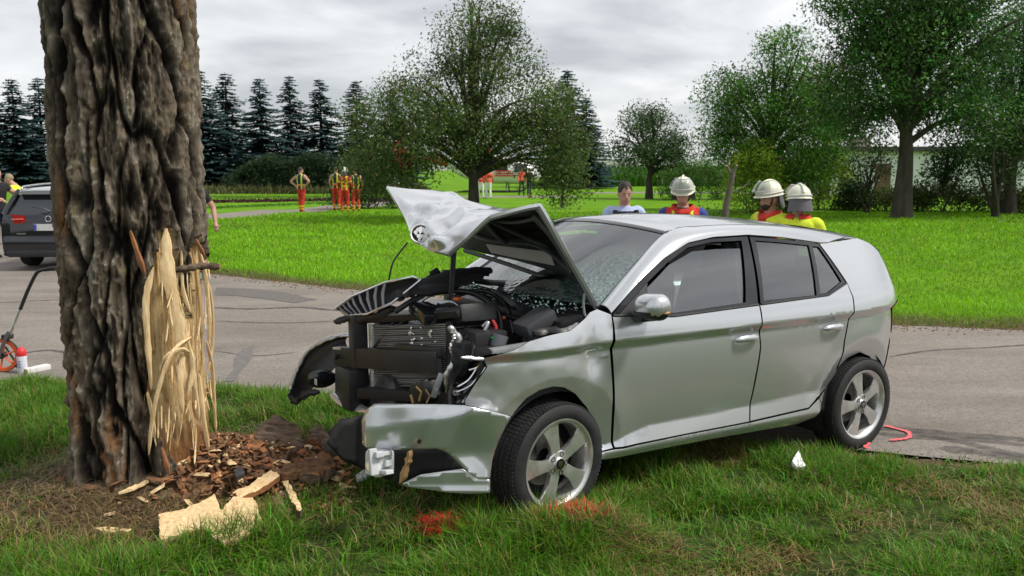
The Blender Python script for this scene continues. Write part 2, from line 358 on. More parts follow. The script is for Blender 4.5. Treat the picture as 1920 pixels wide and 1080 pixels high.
def sheet(name, poly, z, m, parent=None, wob=0.0, seg=.25, seed=1):
    P = []
    for i in range(len(poly)):
        a = np.array(poly[i][:2], float); b = np.array(poly[(i + 1) % len(poly)][:2], float); k = max(1, int(np.linalg.norm(b - a) / seg)); k = min(k, 60)
        for j in range(k): P.append(a + (b - a) * j / k)
    P = np.array(P)
    if wob: P = P + wob * np.stack([fbm(P[:, 0] * 2.2, P[:, 1] * 2.2, s=seed), fbm(P[:, 0] * 2.2, P[:, 1] * 2.2, s=seed + 9)], -1)
    vs_ = [Vector(p) for p in P]; n = len(vs_)
    v, e, f, *_ = delaunay_2d_cdt(vs_, [(i, (i + 1) % n) for i in range(n)], [], 1, 1e-6)
    return mk(name, [(p.x, p.y, z) for p in v], f, m, parent, smooth=False)
ROADZ = -.012
asph = road_mat()
road = tag(sheet('road', [p for p in ROADP], ROADZ, asph, wob=.07, seed=4), kind='structure')
def worn(name, col, scale, st, lo, hi):
    m = mat(name, col, .85); t = m.node_tree; L = t.links.new; b = t.nodes['Principled BSDF']; o = t.nodes['Material Output']; v = N(t, 'ShaderNodeTexCoord').outputs['Object']
    mp = N(t, 'ShaderNodeMapping'); mp.inputs['Scale'].default_value = st; mp.inputs['Rotation'].default_value = (0, 0, R(8)); L(v, mp.inputs[0]); n = N(t, 'ShaderNodeTexNoise', i_Scale=scale, i_Detail=6.0, i_Roughness=.7); L(mp.outputs[0], n.inputs['Vector'])
    r = N(t, 'ShaderNodeMapRange', i_1=lo, i_2=hi); L(n.outputs['Fac'], r.inputs[0]); tr = N(t, 'ShaderNodeBsdfTransparent'); ms = N(t, 'ShaderNodeMixShader'); L(r.outputs[0], ms.inputs[0]); L(tr.outputs[0], ms.inputs[1]); L(b.outputs[0], ms.inputs[2]); L(ms.outputs[0], o.inputs['Surface']); return m
tyremark = worn('tyre_mark', (.06, .056, .053), 14.0, (.5, 6, 1), .36, .74)
tar = worn('tar_seam', (.07, .066, .062), 9.0, (1, 1, 1), .25, .65)
def ribbon(name, pix, w, z, m, parent, wob=.02, seed=1, ground=None):
    P = catmull([np.array(gp(*p[:2], z=0)[:2]) for p in pix], 10); d = np.gradient(P, axis=0); d /= np.linalg.norm(d, axis=1, keepdims=True); nn = np.stack([-d[:, 1], d[:, 0]], 1)
    s = np.arange(len(P)) * .5; wl = w * (1 + .5 * fbm(s, 0, s=seed, o=3)); wr = w * (1 + .5 * fbm(s, 5, s=seed + 3, o=3))
    k = np.minimum(1, np.minimum(np.arange(len(P)), np.arange(len(P))[::-1]) / 4 + .15); wl *= k; wr *= k
    A = P + nn * wl[:, None]; B = P - nn * wr[:, None]
    V = np.concatenate([np.c_[A, np.full(len(A), z)], np.c_[B, np.full(len(B), z)]]); n = len(P)
    return mk(name, V, [(i, i + 1, n + i + 1, n + i) for i in range(n - 1)], m, parent, smooth=False)
def mound(x, y): return .15 * np.exp(-((x + 1.58) / .30) ** 2 - ((y - 4.72) / .28) ** 2) + .09 * np.exp(-((x + 1.25) / .28) ** 2 - ((y - 4.85) / .22) ** 2)
for i, (pts, wd) in enumerate([([(-200, 572), (0, 566), (60, 563), (125, 561)], .03), ([(395, 575), (470, 578), (560, 575), (640, 580), (760, 572)], .045), ([(30, 662), (90, 655), (130, 660)], .03), ([(395, 655), (480, 665), (560, 658)], .012), ([(400, 600), (520, 604), (640, 600)], .02), ([(1665, 668), (1750, 655), (1850, 650), (1990, 640)], .018)]):
    ribbon('tar_seam', pts, wd, ROADZ + .004, tar, road, seed=20 + i)
tar2 = mat('tar_patch', (.14, .128, .118), .8, var=.35, vscale=26)
sheet('tar_patch', [gp(455, 650), gp(478, 645), gp(473, 668), gp(452, 690), gp(440, 712), gp(418, 715), gp(436, 690), gp(440, 670)], ROADZ + .005, tar2, road, wob=.05, seed=31)
tar3 = mat('tar_spill', (.12, .108, .098), .8, var=.35, vscale=18)
sheet('tar_patch', [gp(405, 538), gp(520, 545), gp(600, 560), gp(560, 566), gp(470, 556), gp(400, 552)], ROADZ + .004, tar3, road, wob=.12, seed=33)
for i, (pts, wd) in enumerate([([(1618, 798), (1700, 803), (1790, 812), (1925, 822), (2100, 834)], .06), ([(1640, 810), (1730, 818), (1830, 822), (1960, 836)], .045), ([(1760, 838), (1840, 846), (1930, 858), (2050, 868)], .07), ([(1700, 806), (1800, 826), (1900, 848), (2000, 862)], .045)]):
    ribbon('tyre_mark', pts, wd, ROADZ + .004 + .001 * i, tyremark, road, seed=50 + i)
pink = mat('pink_spray_paint', (.85, .13, .14), .6, var=.12, vscale=60)
ribbon('spray_arrow', [(1657, 797), (1678, 802), (1700, 808), (1706, 814), (1702, 820), (1686, 823), (1668, 825)], .015, ROADZ + .011, pink, road, seed=70)
tag(ribbon('spray_arc', [(1596, 842), (1606, 833), (1622, 830), (1629, 836), (1622, 842), (1634, 846)], .010, ROADZ + .03, pink, None), 'red spray paint squiggle at the road edge by the rear wheel', 'paint mark')
# gravel and leaf litter on the edge of the road
def litter(name, n, cen, m, smin, smax, kind='stuff', label=None):
    mb = MB()
    for (x, y) in cen(n):
        s = random.uniform(smin, smax); z = max(float(gz(x, y)), ROADZ if inpoly(np.array([x]), np.array([y]), ROADP)[0] else -1)
        a = random.uniform(0, 6.28); e = [(random.uniform(.6, 1) * s * math.cos(a + k * 1.26), random.uniform(.4, .9) * s * math.sin(a + k * 1.26)) for k in range(5)]
        mb.add([(x + q[0], y + q[1], z) for q in e] + [(x, y, z + s * .7)], [(k, (k + 1) % 5, 5) for k in range(5)])
    return tag(mb.build(name, m), label, kind=kind)
def edge_pts(n):
    for _ in range(n):
        x = random.uniform(-6, 7); yield x, float(np.interp(x, nx_, ny_)) + random.gauss(.03, .11)
litter('roadside_gravel', 1500, edge_pts, mat('gravel', (.19, .165, .14), .9, var=.5, vscale=5), .004, .016)
def edge2_pts(n):
    for _ in range(n):
        x = random.uniform(-6, 8); yield x, float(np.interp(x, fx_, fy_)) - abs(random.gauss(0, .22))
litter('roadside_litter', 900, edge2_pts, mat('dead_leaves', (.14, .085, .04), .9, var=.5, vscale=5), .008, .028)
# hills and fields behind
hx = np.linspace(-900, 900, 80); hv = []
hm = mat('hazy_hill_field', (.17, .22, .16), .95, col2=(.24, .26, .19), vscale=.012)  # distance haze is mixed into this pale grey-green, no air is modelled
hills = []
for j, (yy, zz) in enumerate([(380, 0), (480, 2.5), (650, 6), (900, 10), (1300, 8)]): hills.append([(x, yy, max(0, zz * (1 + .45 * math.sin(x * .006 + j)) + 1.5 * math.sin(x * .02 + 2 * j)) if zz else -.5) for x in hx])
tag(grid_mesh('hills', hills, hm), kind='structure')
# ------------------------------------------------------------------ grass
def blades(x, y, z, ln, wd, lean, colr, seg=2):
    n = len(x); a = RNG.uniform(0, 2 * np.pi, n); b = a + RNG.normal(0, .5, n)
    sx, sy = -np.sin(a), np.cos(a); dx, dy = np.cos(b), np.sin(b)
    base = np.stack([x, y, z - .01], -1); side = np.stack([sx, sy, 0 * sx], -1) * (wd / 2)[:, None]
    P = []
    for t, wf in ((0, 1.0), (.5, .85), (1, 0)):
        off = np.stack([dx * lean * ln * t * t, dy * lean * ln * t * t, ln * t * (1 - .55 * lean * t)], -1)
        if wf: P += [base + off - side * wf, base + off + side * wf]
        else: P += [base + off]
    V = np.stack(P, 1).reshape(-1, 3); b0 = (np.arange(n) * 5)[:, None]
    tri = np.array([[0, 1, 3], [0, 3, 2], [2, 3, 4]]); Fc = (b0[:, :, None] + tri[None]).reshape(-1, 3)
    shade = np.array([.45, .45, .9, .9, 1.15]); C = (colr[:, None, :] * np.ones((1, 5, 1)))
    return V, Fc, C.reshape(-1, 3)
gm = attr_mat('grass_blade', rough=.5, translucent=.35, spec=.35)
n = 460000
Y = RNG.uniform(3.0, 8.3, n); X = RNG.uniform(-1, 1, n) * (.66 * Y + .4)
yn = np.interp(X, nx_, ny_); dT = np.hypot(X - TRX, Y - TRY)
clump = fbm(X * 2.3, Y * 2.3, s=11, o=3); fine = fbm(X * 9, Y * 9, s=13, o=2)
dens = np.clip(.62 + 1.0 * clump + .6 * fine, .08, 1)
bare = sst(1.25, .5, np.hypot(X - TRX - .1, Y - TRY + .05) + .3 * fbm(X * 3, Y * 3, s=15))
pile = sst(.55, .2, np.hypot((X + 1.25) / 1.25, (Y - 4.75) / .8))
dens *= (1 - .9 * bare) * (1 - .85 * pile) * sst(-.05, .38, yn - Y + .12 * fbm(X * 5, Y * 5, s=17))
dry = (.3 + .7 * sst(-.2, 1.2, X)) * np.clip(sst(.08, .5, fbm(X * 1.6 + 7, Y * 2.2, s=19, o=3)) * 1.1, 0, 1)
keep = (RNG.random(n) < dens) & (dT > .34); X, Y, clump, dry, bare, yn = [q[keep] for q in (X, Y, clump, dry, bare, yn)]; n = len(X)
ln = (.095 + .11 * np.clip(clump + .35, 0, 1) + RNG.normal(0, .03, n)) * (1 - .35 * dry) * (1 - .4 * bare); ln = np.clip(ln, .03, .30) * np.clip(.55 + (yn - Y), .55, 1)
gc = np.array([.078, .225, .008])[None] * RNG.uniform(.4, 1.6, (n, 1)) * np.array([1, 1, 1.0])[None]
gc = gc * (1 + RNG.normal(0, .12, (n, 3)))
yel = (RNG.random(n) < .10 + .62 * dry + .5 * bare)[:, None]
straw = np.array([.38, .28, .11])[None] * RNG.uniform(.4, 1.1, (n, 1))
lim = np.array([.19, .29, .02])[None] * RNG.uniform(.6, 1.2, (n, 1))
gc = np.where(yel, straw, np.where(RNG.random((n, 1)) < .22, lim, gc))
V, Fc, C = blades(X, Y, gz(X, Y), ln, RNG.uniform(.0030, .0075, n), np.clip(RNG.normal(.68, .3, n), .05, 1.35) + .35 * dry, np.clip(gc, .003, 1))
tag(mk('verge_grass', V, Fc, gm, uvcol=C), 'long green grass and dry stalks of the roadside verge', kind='stuff')
# meadow, thinning with distance
n = 285000
Y = 9.0 + (34 - 9.0) * RNG.random(n) ** 1.75; X = RNG.uniform(-1, 1, n) * (.78 * Y + 1.5)
yf = np.interp(X, fx_, fy_); ok = (Y > yf + .02 + .15 * np.abs(fbm(X * 2, Y * 2, s=23))) & ~inpoly(X, Y, ROADP); X, Y = X[ok], Y[ok]; n = len(X); yf = yf[ok]
cl = fbm(X * 1.1, Y * 1.1, s=25, o=3) + .8 * fbm(X * .25, Y * .35, s=27, o=3)
ln = np.clip(.075 + .04 * cl + RNG.normal(0, .018, n), .03, .2) * np.clip(.9 + (Y - 10) * .02, .9, 1.3); wd = .006 + .0011 * (Y - 9)
edge = sst(.7, .1, Y - yf)
gc = np.array([.175, .40, .006])[None] * np.clip(1 + .42 * cl[:, None], .45, 1.6) * RNG.uniform(.6, 1.35, (n, 1)); gc[:, 0] *= RNG.uniform(.75, 1.4, n); gc *= (1 - .35 * edge[:, None])
gc = np.where(RNG.random((n, 1)) < .05 + .35 * edge[:, None], np.array([.22, .22, .06])[None] * RNG.uniform(.5, 1, (n, 1)), gc)
V, Fc, C = blades(X, Y, gz(X, Y), ln, wd, np.clip(RNG.normal(.5, .25, n), .05, 1.2), np.clip(gc, .003, 1))
tag(mk('meadow_grass', V, Fc, gm, uvcol=C), 'bright green mown meadow grass beyond the road', kind='stuff')
# straw and litter round the foot of the tree
n = 5200
a = RNG.uniform(0, 2 * np.pi, n); r = .42 + np.abs(RNG.normal(0, .42, n)); X = TRX + .1 + r * np.cos(a) * 1.2; Y = TRY - .05 + r * np.sin(a); k = Y < np.interp(X, nx_, ny_) - .1; X, Y = X[k], Y[k]; n = len(X)
sc_ = np.array([.30, .21, .10])[None] * RNG.uniform(.25, 1.15, (n, 1)) * (1 + RNG.normal(0, .1, (n, 3)))
V, Fc, C = blades(X, Y, gz(X, Y) + .012, RNG.uniform(.03, .13, n), RNG.uniform(.003, .008, n), np.full(n, 1.55), np.clip(sc_, .01, 1))
tag(mk('dry_straw', V, Fc, gm, uvcol=C), 'dry straw and wood fibres littering the foot of the tree', kind='stuff')
# sprayed red grass marks
redm = attr_mat('red_sprayed_grass', rough=.6, translucent=.2)
for i, (px, py, rx, ry, cnt, lab) in enumerate([(1042, 956, .15, .05, 520, 'red spray paint on the grass beside the front wheel'), (842, 1002, .12, .10, 360, 'red spray paint on the grass in front of the bumper')]):
    c = Vector((.27, 3.86, .1)) if i == 0 else gp(px, py, .06); n = cnt; t = RNG.normal(0, .45, (n, 2)); X = c.x + t[:, 0] * rx + (.45 if i == 0 else -.45) * t[:, 1] * ry; Y = c.y + t[:, 1] * ry
    cc = np.array([.72, .035, .03])[None] * RNG.uniform(.55, 1.2, (n, 1))
    V, Fc, C = blades(X, Y, gz(X, Y) + .025, RNG.uniform(.07, .15, n), RNG.uniform(.004, .008, n), np.clip(RNG.normal(.9, .3, n), .1, 1.5), np.clip(cc, 0, 1))
    tag(mk('sprayed_grass', V, Fc, redm, uvcol=C), lab, 'paint mark')
# ================================================================== THE STRUCK TREE
TC = np.array([-TRX, -TRY]); TC = TC / np.linalg.norm(TC); TRT = np.array([-TC[1], TC[0]])   # towards the road user's side, and across
def trunk_r(a, z):
    a = (a + np.pi) % (2 * np.pi) - np.pi
    R0 = .372 + .012 * np.cos(2 * (a - 1.45)) - .012 * np.clip(z - 2.2, 0, 4)
    lob = .035 * np.exp(-((a + .95) / .5) ** 2) + .03 * np.exp(-((a - .95) / .5) ** 2)
    af = .02 - .13 * z + .10 * np.sin(z * 2.2)
    fis = .085 * np.exp(-((a - af) / .15) ** 2) * (.55 + .45 * sst(2.3, 0, z)) + .03 * np.exp(-((a + .75 + .1 * np.sin(3 * z)) / .11) ** 2)
    flare = (.06 + .07 * np.exp(-((a - .75) / .45) ** 2) + .035 * np.exp(-((a + .8) / .4) ** 2) + .03 * np.cos(5 * a + 1)) * np.exp(-np.clip(z, 0, 9) / .17)
    return R0 + lob - fis + flare - .03
def tpos(a, z, r): return np.stack([TRX + r * (np.cos(a) * TC[0] + np.sin(a) * TRT[0]), TRY + r * (np.cos(a) * TC[1] + np.sin(a) * TRT[1]), z], -1)
na = 350
af_ = np.linspace(-np.pi, np.pi, na, endpoint=False); af_ = af_ - .35 * np.sin(af_)
zz = np.concatenate([np.arange(-.06, 3.1, .0075), 3.1 + np.cumsum(np.linspace(.01, .35, 22))])
A, Z = np.meshgrid(af_, zz)
U = A * .38; cu_, su_ = np.cos(A) * .38, np.sin(A) * .38
wx = .35 * fbm(cu_ * 3, su_ * 3, Z * 1.1, s=31, o=3)
def ridge(k, tilt, s):
    w_ = .9 * fbm(cu_ * 4.2, su_ * 4.2, Z * 1.3, s=s, o=3)
    return np.abs(np.sin(A * k + tilt * Z + 3.0 * w_))
r1 = ridge(5, 2.6, 33); r2 = ridge(6, -3.0, 41); r3 = ridge(15, 1.0, 45)
plate = np.minimum(r1, r2 + .12)
braid = np.minimum(plate * 1.9, 1) ** .8 * .95 + .12 * (r3 - .6)
crk = 1 - 3.2 * np.abs(fbm(cu_ * 13, su_ * 13, Z * 4.2, s=51, o=4)) ** .85 - .25; flake = .6 * (1 - 2.6 * np.abs(fbm(cu_ * 38, su_ * 38, Z * 11, s=55, o=3))) + .6 * fbm(cu_ * 75, su_ * 75, Z * 30, s=57, o=3)
hgt = braid + .30 * crk + .22 * flake - .05
rad = trunk_r(A, Z) + (hgt - .75) * .062
POS0 = tpos(A, Z, trunk_r(A, Z)); pxx, pyy = proj(POS0)
WND = [(299, 425), (322, 427), (326, 470), (338, 500), (346, 545), (352, 600), (362, 590), (362, 520), (358, 470), (366, 445), (384, 470), (399, 560), (401, 640), (399, 720), (407, 790), (412, 850), (385, 885), (345, 885), (322, 852), (302, 822), (287, 775), (272, 745), (279, 700), (266, 640), (268, 570), (274, 520), (292, 470)]
jx = 7 * fbm(Z * 9, A * 14, s=61, o=3); jy = 22 * fbm(A * 24, Z * 2, s=63, o=3)
wound = (inpoly(pxx + jx, pyy + jy, WND) & (np.cos(A) > -.35)).astype(float)
edge_a = np.where(np.cos(A) < .02, 1, 0)
fib = fbm(A * 60, Z * 2.2, s=65, o=4)
wrad = trunk_r(A, Z) - .035 + .012 * fib + .02 * np.exp(-((A - .02) / .2) ** 2) * 0
rad = np.where(wound > .5, np.minimum(rad - .012, wrad), rad)
# colours: grey ridges, dark furrows, warm inner bark, lichen, pale heartwood
def mixc(a, b, t): return a + (b - a) * t[..., None]
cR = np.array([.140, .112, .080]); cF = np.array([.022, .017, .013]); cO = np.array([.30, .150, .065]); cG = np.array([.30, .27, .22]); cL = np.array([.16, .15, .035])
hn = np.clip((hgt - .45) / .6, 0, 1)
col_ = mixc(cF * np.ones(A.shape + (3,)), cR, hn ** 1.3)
warm = sst(.02, .38, fbm(cu_ * 6 + 9, su_ * 6, Z * .9, s=71, o=3)) * sst(.15, .45, hn) * sst(1.05, .7, hn)
col_ = mixc(col_, cO, .8 * warm)
pale = sst(.12, .5, fbm(cu_ * 26, su_ * 26, Z * 3.0, s=73, o=3)) * hn; col_ = mixc(col_, cG, .55 * pale)
lich = sst(.40, .62, fbm(cu_ * 30, su_ * 30, Z * 22, s=75, o=3)) * hn * sst(.5, 2.4, Z); col_ = mixc(col_, cL, .6 * lich)
lich2 = sst(.42, .6, fbm(cu_ * 60, su_ * 60, Z * 40, s=77, o=3)) * hn; col_ = mixc(col_, np.array([.42, .42, .36]), .55 * lich2)
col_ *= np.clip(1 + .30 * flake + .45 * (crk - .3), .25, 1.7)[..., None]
wc = mixc(np.array([.84, .66, .38]) * np.ones(A.shape + (3,)), np.array([.55, .33, .12]), np.clip(.5 + .9 * fib, 0, 1))
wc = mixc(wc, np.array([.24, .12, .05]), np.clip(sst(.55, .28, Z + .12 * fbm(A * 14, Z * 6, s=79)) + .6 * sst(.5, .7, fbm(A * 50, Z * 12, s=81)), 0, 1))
wc = mixc(wc, np.array([.30, .17, .08]), .75 * sst(.34, .6, fbm(A * 44, Z * 26, s=83, o=3)))
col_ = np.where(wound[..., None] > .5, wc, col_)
TREE = empty('roadside_tree', (0, 0, 0), 'thick old roadside tree with furrowed bark and a splintered impact wound', 'tree')
idx = np.arange(A.size).reshape(A.shape); q = np.stack([idx[:-1], np.roll(idx[:-1], -1, 1), np.roll(idx[1:], -1, 1), idx[1:]], -1).reshape(-1, 4)
barkm = attr_mat('bark', rough=.9, spec=.15, bump=1.0, bscale=95.0, stretch=(1, 1, .3))
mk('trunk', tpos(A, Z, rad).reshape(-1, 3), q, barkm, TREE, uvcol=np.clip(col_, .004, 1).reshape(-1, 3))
ZT = float(zz[-1])
def on_trunk(px, py, out=.02):
    r = ray(px, py); o = np.array([-TRX, -TRY]); d = np.array([r.x, r.y]); aa = d @ d; b = d @ o; rr = .372 + out
    disc = b * b - aa * (o @ o - rr * rr); t = (-b - math.sqrt(max(disc, 0))) / aa
    return Vector((r.x * t, r.y * t, EYE + r.z * t))
pale_w = mat('pale_split_wood', (.86, .68, .40), .75, col2=(.60, .38, .16), vscale=9, stretch=(6, 6, .8), bump=.5, bscale=30)
orng = mat('orange_inner_bark', (.42, .17, .06), .8, col2=(.26, .11, .05), vscale=12, bump=.5)
bark_c = mat('bark_piece', (.040, .026, .018), .92, col2=(.22, .15, .098), vscale=22, bump=1.0, bscale=60, stretch=(.35, 1.6, 1))
rotw = mat('rotten_wood', (.055, .028, .015), .95, col2=(.25, .125, .055), vscale=18, bump=1.0, bscale=60)
def sliver(mb, P, w, th=.008, face=None, taper=True, jag=.25, seed=0, n=7):
    P = catmull([np.array(p) for p in P], n); m = len(P); face = np.array(face if face is not None else (TC[0], TC[1], .15)); Rg = []
    for i in range(m):
        d = P[min(i + 1, m - 1)] - P[max(i - 1, 0)]; d = d / np.linalg.norm(d); s = np.cross(d, face); s /= np.linalg.norm(s) + 1e-9; f = np.cross(s, d)
        t = i / (m - 1); ww = w * (1 + jag * float(vnoise(i * .8, seed * 3.1, s=seed))) * ((1 - .75 * abs(2 * t - 1) ** 4) if taper else 1)
        c = P[i]; Rg.append([c - s * ww / 2, c - s * ww * .2 + f * th, c + s * ww * .3 + f * th * .7, c + s * ww / 2, c + s * ww * .25 - f * th * .6, c - s * ww * .3 - f * th * .6])
    return mb.rings(Rg)
SPL = [([(311, 428, .0), (317, 520, .03), (333, 600, .05), (345, 680, .06), (350, 735, .07)], .066), ([(288, 500, .01), (274, 560, .015), (277, 640, .02), (284, 730, .03)], .032), ([(330, 540, .03), (350, 640, .06), (364, 720, .07), (372, 790, .05)], .034),
       ([(382, 505, .02), (396, 560, .05), (399, 640, .05), (388, 705, .04)], .018), ([(366, 448, .0), (384, 510, .03), (393, 600, .06), (390, 650, .05)], .022), ([(358, 632, .08), (322, 662, .10), (296, 735, .09), (284, 800, .07), (279, 852, .05)], .022),
       ([(345, 655, .07), (338, 720, .09), (342, 775, .09)], .036), ([(372, 700, .05), (380, 770, .06), (392, 850, .06)], .03), ([(276, 735, .03), (284, 770, .05), (292, 820, .05)], .02), ([(340, 470, .02), (343, 540, .05), (356, 585, .08)], .02),
       ([(300, 700, .04), (312, 670, .09), (340, 655, .10), (365, 668, .08)], .024), ([(387, 640, .05), (398, 690, .05), (402, 760, .04), (405, 810, .04)], .02), ([(352, 640, .09), (362, 690, .10), (352, 740, .10)], .026)]
for i, (P, wd) in enumerate(SPL):
    sliver(MB(), [on_trunk(*p) for p in P], wd, seed=i).build('splinter', pale_w, TREE, smooth=50)
mb = MB()
for i in range(60):
    px = random.uniform(285, 398); py = random.uniform(480, 800); l = random.uniform(18, 75); o_ = random.uniform(.005, .05); dx = random.gauss(0, 7)
    sliver(mb, [on_trunk(px, py, o_), on_trunk(px + dx * .3, py + l * .5, o_ + random.uniform(0, .03)), on_trunk(px + dx, py + l, o_ + random.uniform(0, .06))], random.uniform(.003, .010), .002, seed=i, n=4)
tag(mb.build('splinter_fibres', pale_w, TREE), kind='stuff')
for P, wd in [([(244, 432, .03), (258, 475, .04), (272, 516, .03)], .026), ([(303, 838, .10), (310, 862, .13), (318, 890, .13)], .022), ([(366, 448, .03), (374, 462, .05), (384, 482, .06)], .02)]:
    sliver(MB(), [on_trunk(*p) for p in P], wd, .01, seed=9).build('bark_strip', orng, TREE, smooth=50)
P = [on_trunk(322, 507, .0), on_trunk(350, 503, .05), at(378, 499, on_trunk(372, 500).y - .04), at(411, 500, on_trunk(380, 500).y - .06)]
mbb = MB().tube(catmull(P, 6), [.019 + .004 * math.sin(i * 1.7) for i in range(19)], 9); st = mbb.build('branch_stub', bark_c, TREE, smooth=60)
MB().tube([P[3] - Vector((.05, 0, 0)), P[3] + Vector((.004, 0, 0.002))], [.021, .014], 9).build('broken_end', orng, TREE, smooth=60)
# trunk fork and limbs above the picture
def limb(mb, p, d, l, r, depth, ends, rnd, drop=.78):
    P = [Vector(p)]; d = Vector(d).normalized(); k = 5
    for i in range(k):
        d = (d + Vector((rnd.gauss(0, .13), rnd.gauss(0, .13), rnd.gauss(.03, .08)))).normalized(); P.append(P[-1] + d * l / k)
    mb.tube(P, [r * (1 - .5 * i / k) for i in range(k + 1)], 7, caps=False)
    if depth == 0: ends.append(P[-1]); ends.append(P[-2]); return
    for _ in range(rnd.choice([2, 3])):
        a = rnd.uniform(0, 6.28); q = (d * 1.1 + Vector((math.cos(a), math.sin(a), rnd.uniform(-.1, .5))) * .8)
        limb(mb, P[-1], q, l * drop * rnd.uniform(.8, 1.1), r * .55, depth - 1, ends, rnd, drop)
rnd = random.Random(3); mb = MB(); ends = []
for a in (0.3, 1.6, 2.9, 4.2, 5.4): limb(mb, (TRX, TRY, ZT - .15), (math.cos(a) * .8, math.sin(a) * .8, 1), 2.0, .16, 2, ends, rnd)
mb.build('limbs', bark_c, TREE, smooth=60)
leafm = attr_mat('leaf', rough=.5, translucent=.4, spec=.3)
def leaves(cen, spread, per, size, base, rnd, var=.35, up=.3, flat=.7, hue=.25):
    cen = np.asarray([tuple(c) for c in cen]); k = np.repeat(np.arange(len(cen)), per); n = len(k)
    sp = spread if np.isscalar(spread) else np.asarray(spread)[k][:, None]
    P = cen[k] + np.clip(rnd.normal(0, 1, (n, 3)), -1.7, 1.7) * sp * np.array([1, 1, flat])
    d = rnd.normal(0, 1, (n, 3)); d[:, 2] -= .25; d /= np.linalg.norm(d, axis=1, keepdims=True); nv = rnd.normal(0, 1, (n, 3)); nv[:, 2] += up * 3
    s = np.cross(d, nv); s /= np.linalg.norm(s, axis=1, keepdims=True) + 1e-9; L_ = size * rnd.uniform(.6, 1.3, (n, 1)); W = L_ * rnd.uniform(.3, .5, (n, 1))
    V = np.stack([P - d * L_ * .5, P - s * W * .5, P + d * L_ * .5, P + s * W * .5], 1).reshape(-1, 3); b = (np.arange(n) * 4)[:, None]
    Fc = (b[:, :, None] + np.array([[0, 1, 2], [0, 2, 3]])[None]).reshape(-1, 3)
    cc = np.array(base)[None] * (1 + var * rnd.normal(0, 1, (len(cen), 1)))[k] * rnd.uniform(.6, 1.4, (n, 1)); cc[:, 0] *= (1 + hue * rnd.normal(0, 1, n)); 
    return V, Fc, np.repeat(np.clip(cc, .004, 1), 4, axis=0)
V, Fc, C = leaves([e_ for e_ in ends], .42, 90, .085, (.05, .11, .02), np.random.default_rng(5)); mk('crown', V, Fc, leafm, TREE, uvcol=C, smooth=False)
# ------------------------------------------------------------------ broken wood on the ground
DEB = "broken bark and wood at the foot of the tree"
def dens0(poly, d):
    o = []
    for i in range(len(poly)):
        a = poly[i]; b = poly[(i + 1) % len(poly)]; k = max(1, int(np.linalg.norm(b - a) / d)); o += [a + (b - a) * j / k for j in range(k)]
    return np.array(o)
def chunk(pix, th, m, label, name='bark_chunk', zoff=.02, tilt=(0, 0), cat='bark', seed=0, m2=None, zb=None, rough=.012):
    """A slab of wood: outline traced on the ground, real thickness, uneven faces."""
    P3 = [gp(p[0], p[1], .06) for p in pix]; c = sum(P3, Vector()) / len(P3)
    P = dens0([np.array(p[:2]) - np.array(c[:2]) for p in P3], .018)
    P = P + .012 * np.stack([fbm(P[:, 0] * 25, P[:, 1] * 25, s=seed), fbm(P[:, 0] * 25, P[:, 1] * 25, s=seed + 5)], 1)
    xs = np.arange(P[:, 0].min(), P[:, 0].max(), .022); ys = np.arange(P[:, 1].min(), P[:, 1].max(), .022); gx_, gy_ = np.meshgrid(xs, ys); gx_ = gx_.ravel(); gy_ = gy_.ravel()
    k = inpoly(gx_, gy_, P); pts = [Vector(p) for p in P] + [Vector((a, b)) for a, b in zip(gx_[k], gy_[k])]; n = len(P)
    v, e, f, *_ = delaunay_2d_cdt(pts, [(i, (i + 1) % n) for i in range(n)], [], 1, 1e-5)
    v = np.array([(p.x, p.y) for p in v]); h = rough * fbm(v[:, 0] * 16, v[:, 1] * 40, s=seed + 11, o=4); lo = .35 * rough * fbm(v[:, 0] * 30, v[:, 1] * 30, s=seed + 17)
    edge = inpoly(v[:, 0] * 1.06, v[:, 1] * 1.06, P); top = np.where(edge, th, th * .88) + h; t = len(v)
    V = np.concatenate([np.c_[v, top], np.c_[v, lo - .004]]); ed = {}
    for fc in f:
        for i in range(len(fc)):
            a, b = fc[i], fc[(i + 1) % len(fc)]
            if (b, a) in ed: del ed[(b, a)]
            else: ed[(a, b)] = 1
    Fc = [tuple(fc) for fc in f] + [tuple(i + t for i in fc[::-1]) for fc in f] + [(b, a, a + t, b + t) for a, b in ed]
    mi = [0] * len(f) + [1 if m2 else 0] * (len(Fc) - len(f))
    o = mk(name, V, Fc, m, smooth=True, mats=[m, m2] if m2 else [m], midx=mi); o.data.set_sharp_from_angle(angle=R(32))
    o.location = (c.x, c.y, (float(gz(c.x, c.y) + .8 * mound(np.array(c.x), np.array(c.y))) if zb is None else zb) + zoff); o.rotation_euler = (tilt[0], tilt[1], 0)
    return tag(o, label, cat, DEB)
chunk([(299, 992), (345, 985), (404, 962), (417, 985), (440, 966), (478, 967), (490, 998), (478, 1020), (420, 1036), (400, 1028), (384, 1012), (304, 1030)], .022, pale_w, 'wide pale slab of split wood lying flat before the tree', 'wood_slab', cat='wood', seed=101, tilt=(.12, 0), zoff=.065)
chunk([(437, 948), (470, 938), (500, 918), (523, 913), (526, 926), (490, 944), (450, 958)], .03, pale_w, 'pale wood strip lying on the bark heap with an upturned end', 'wood_slab', cat='wood', seed=103, m2=orng, zoff=.05, tilt=(.1, -.05))
chunk([(527, 918), (537, 915), (568, 980), (562, 986), (545, 960)], .035, pale_w, 'narrow split stick with one pale and one bark side', 'wood_slab', cat='wood', seed=105, m2=bark_c, zoff=.05)
chunk([(470, 895), (490, 862), (520, 852), (560, 862), (572, 882), (540, 902), (500, 908)], .05, bark_c, 'largest grey bark plate on top of the heap beside the tree', seed=107, m2=rotw, zoff=.03, tilt=(.25, .1), rough=.03)
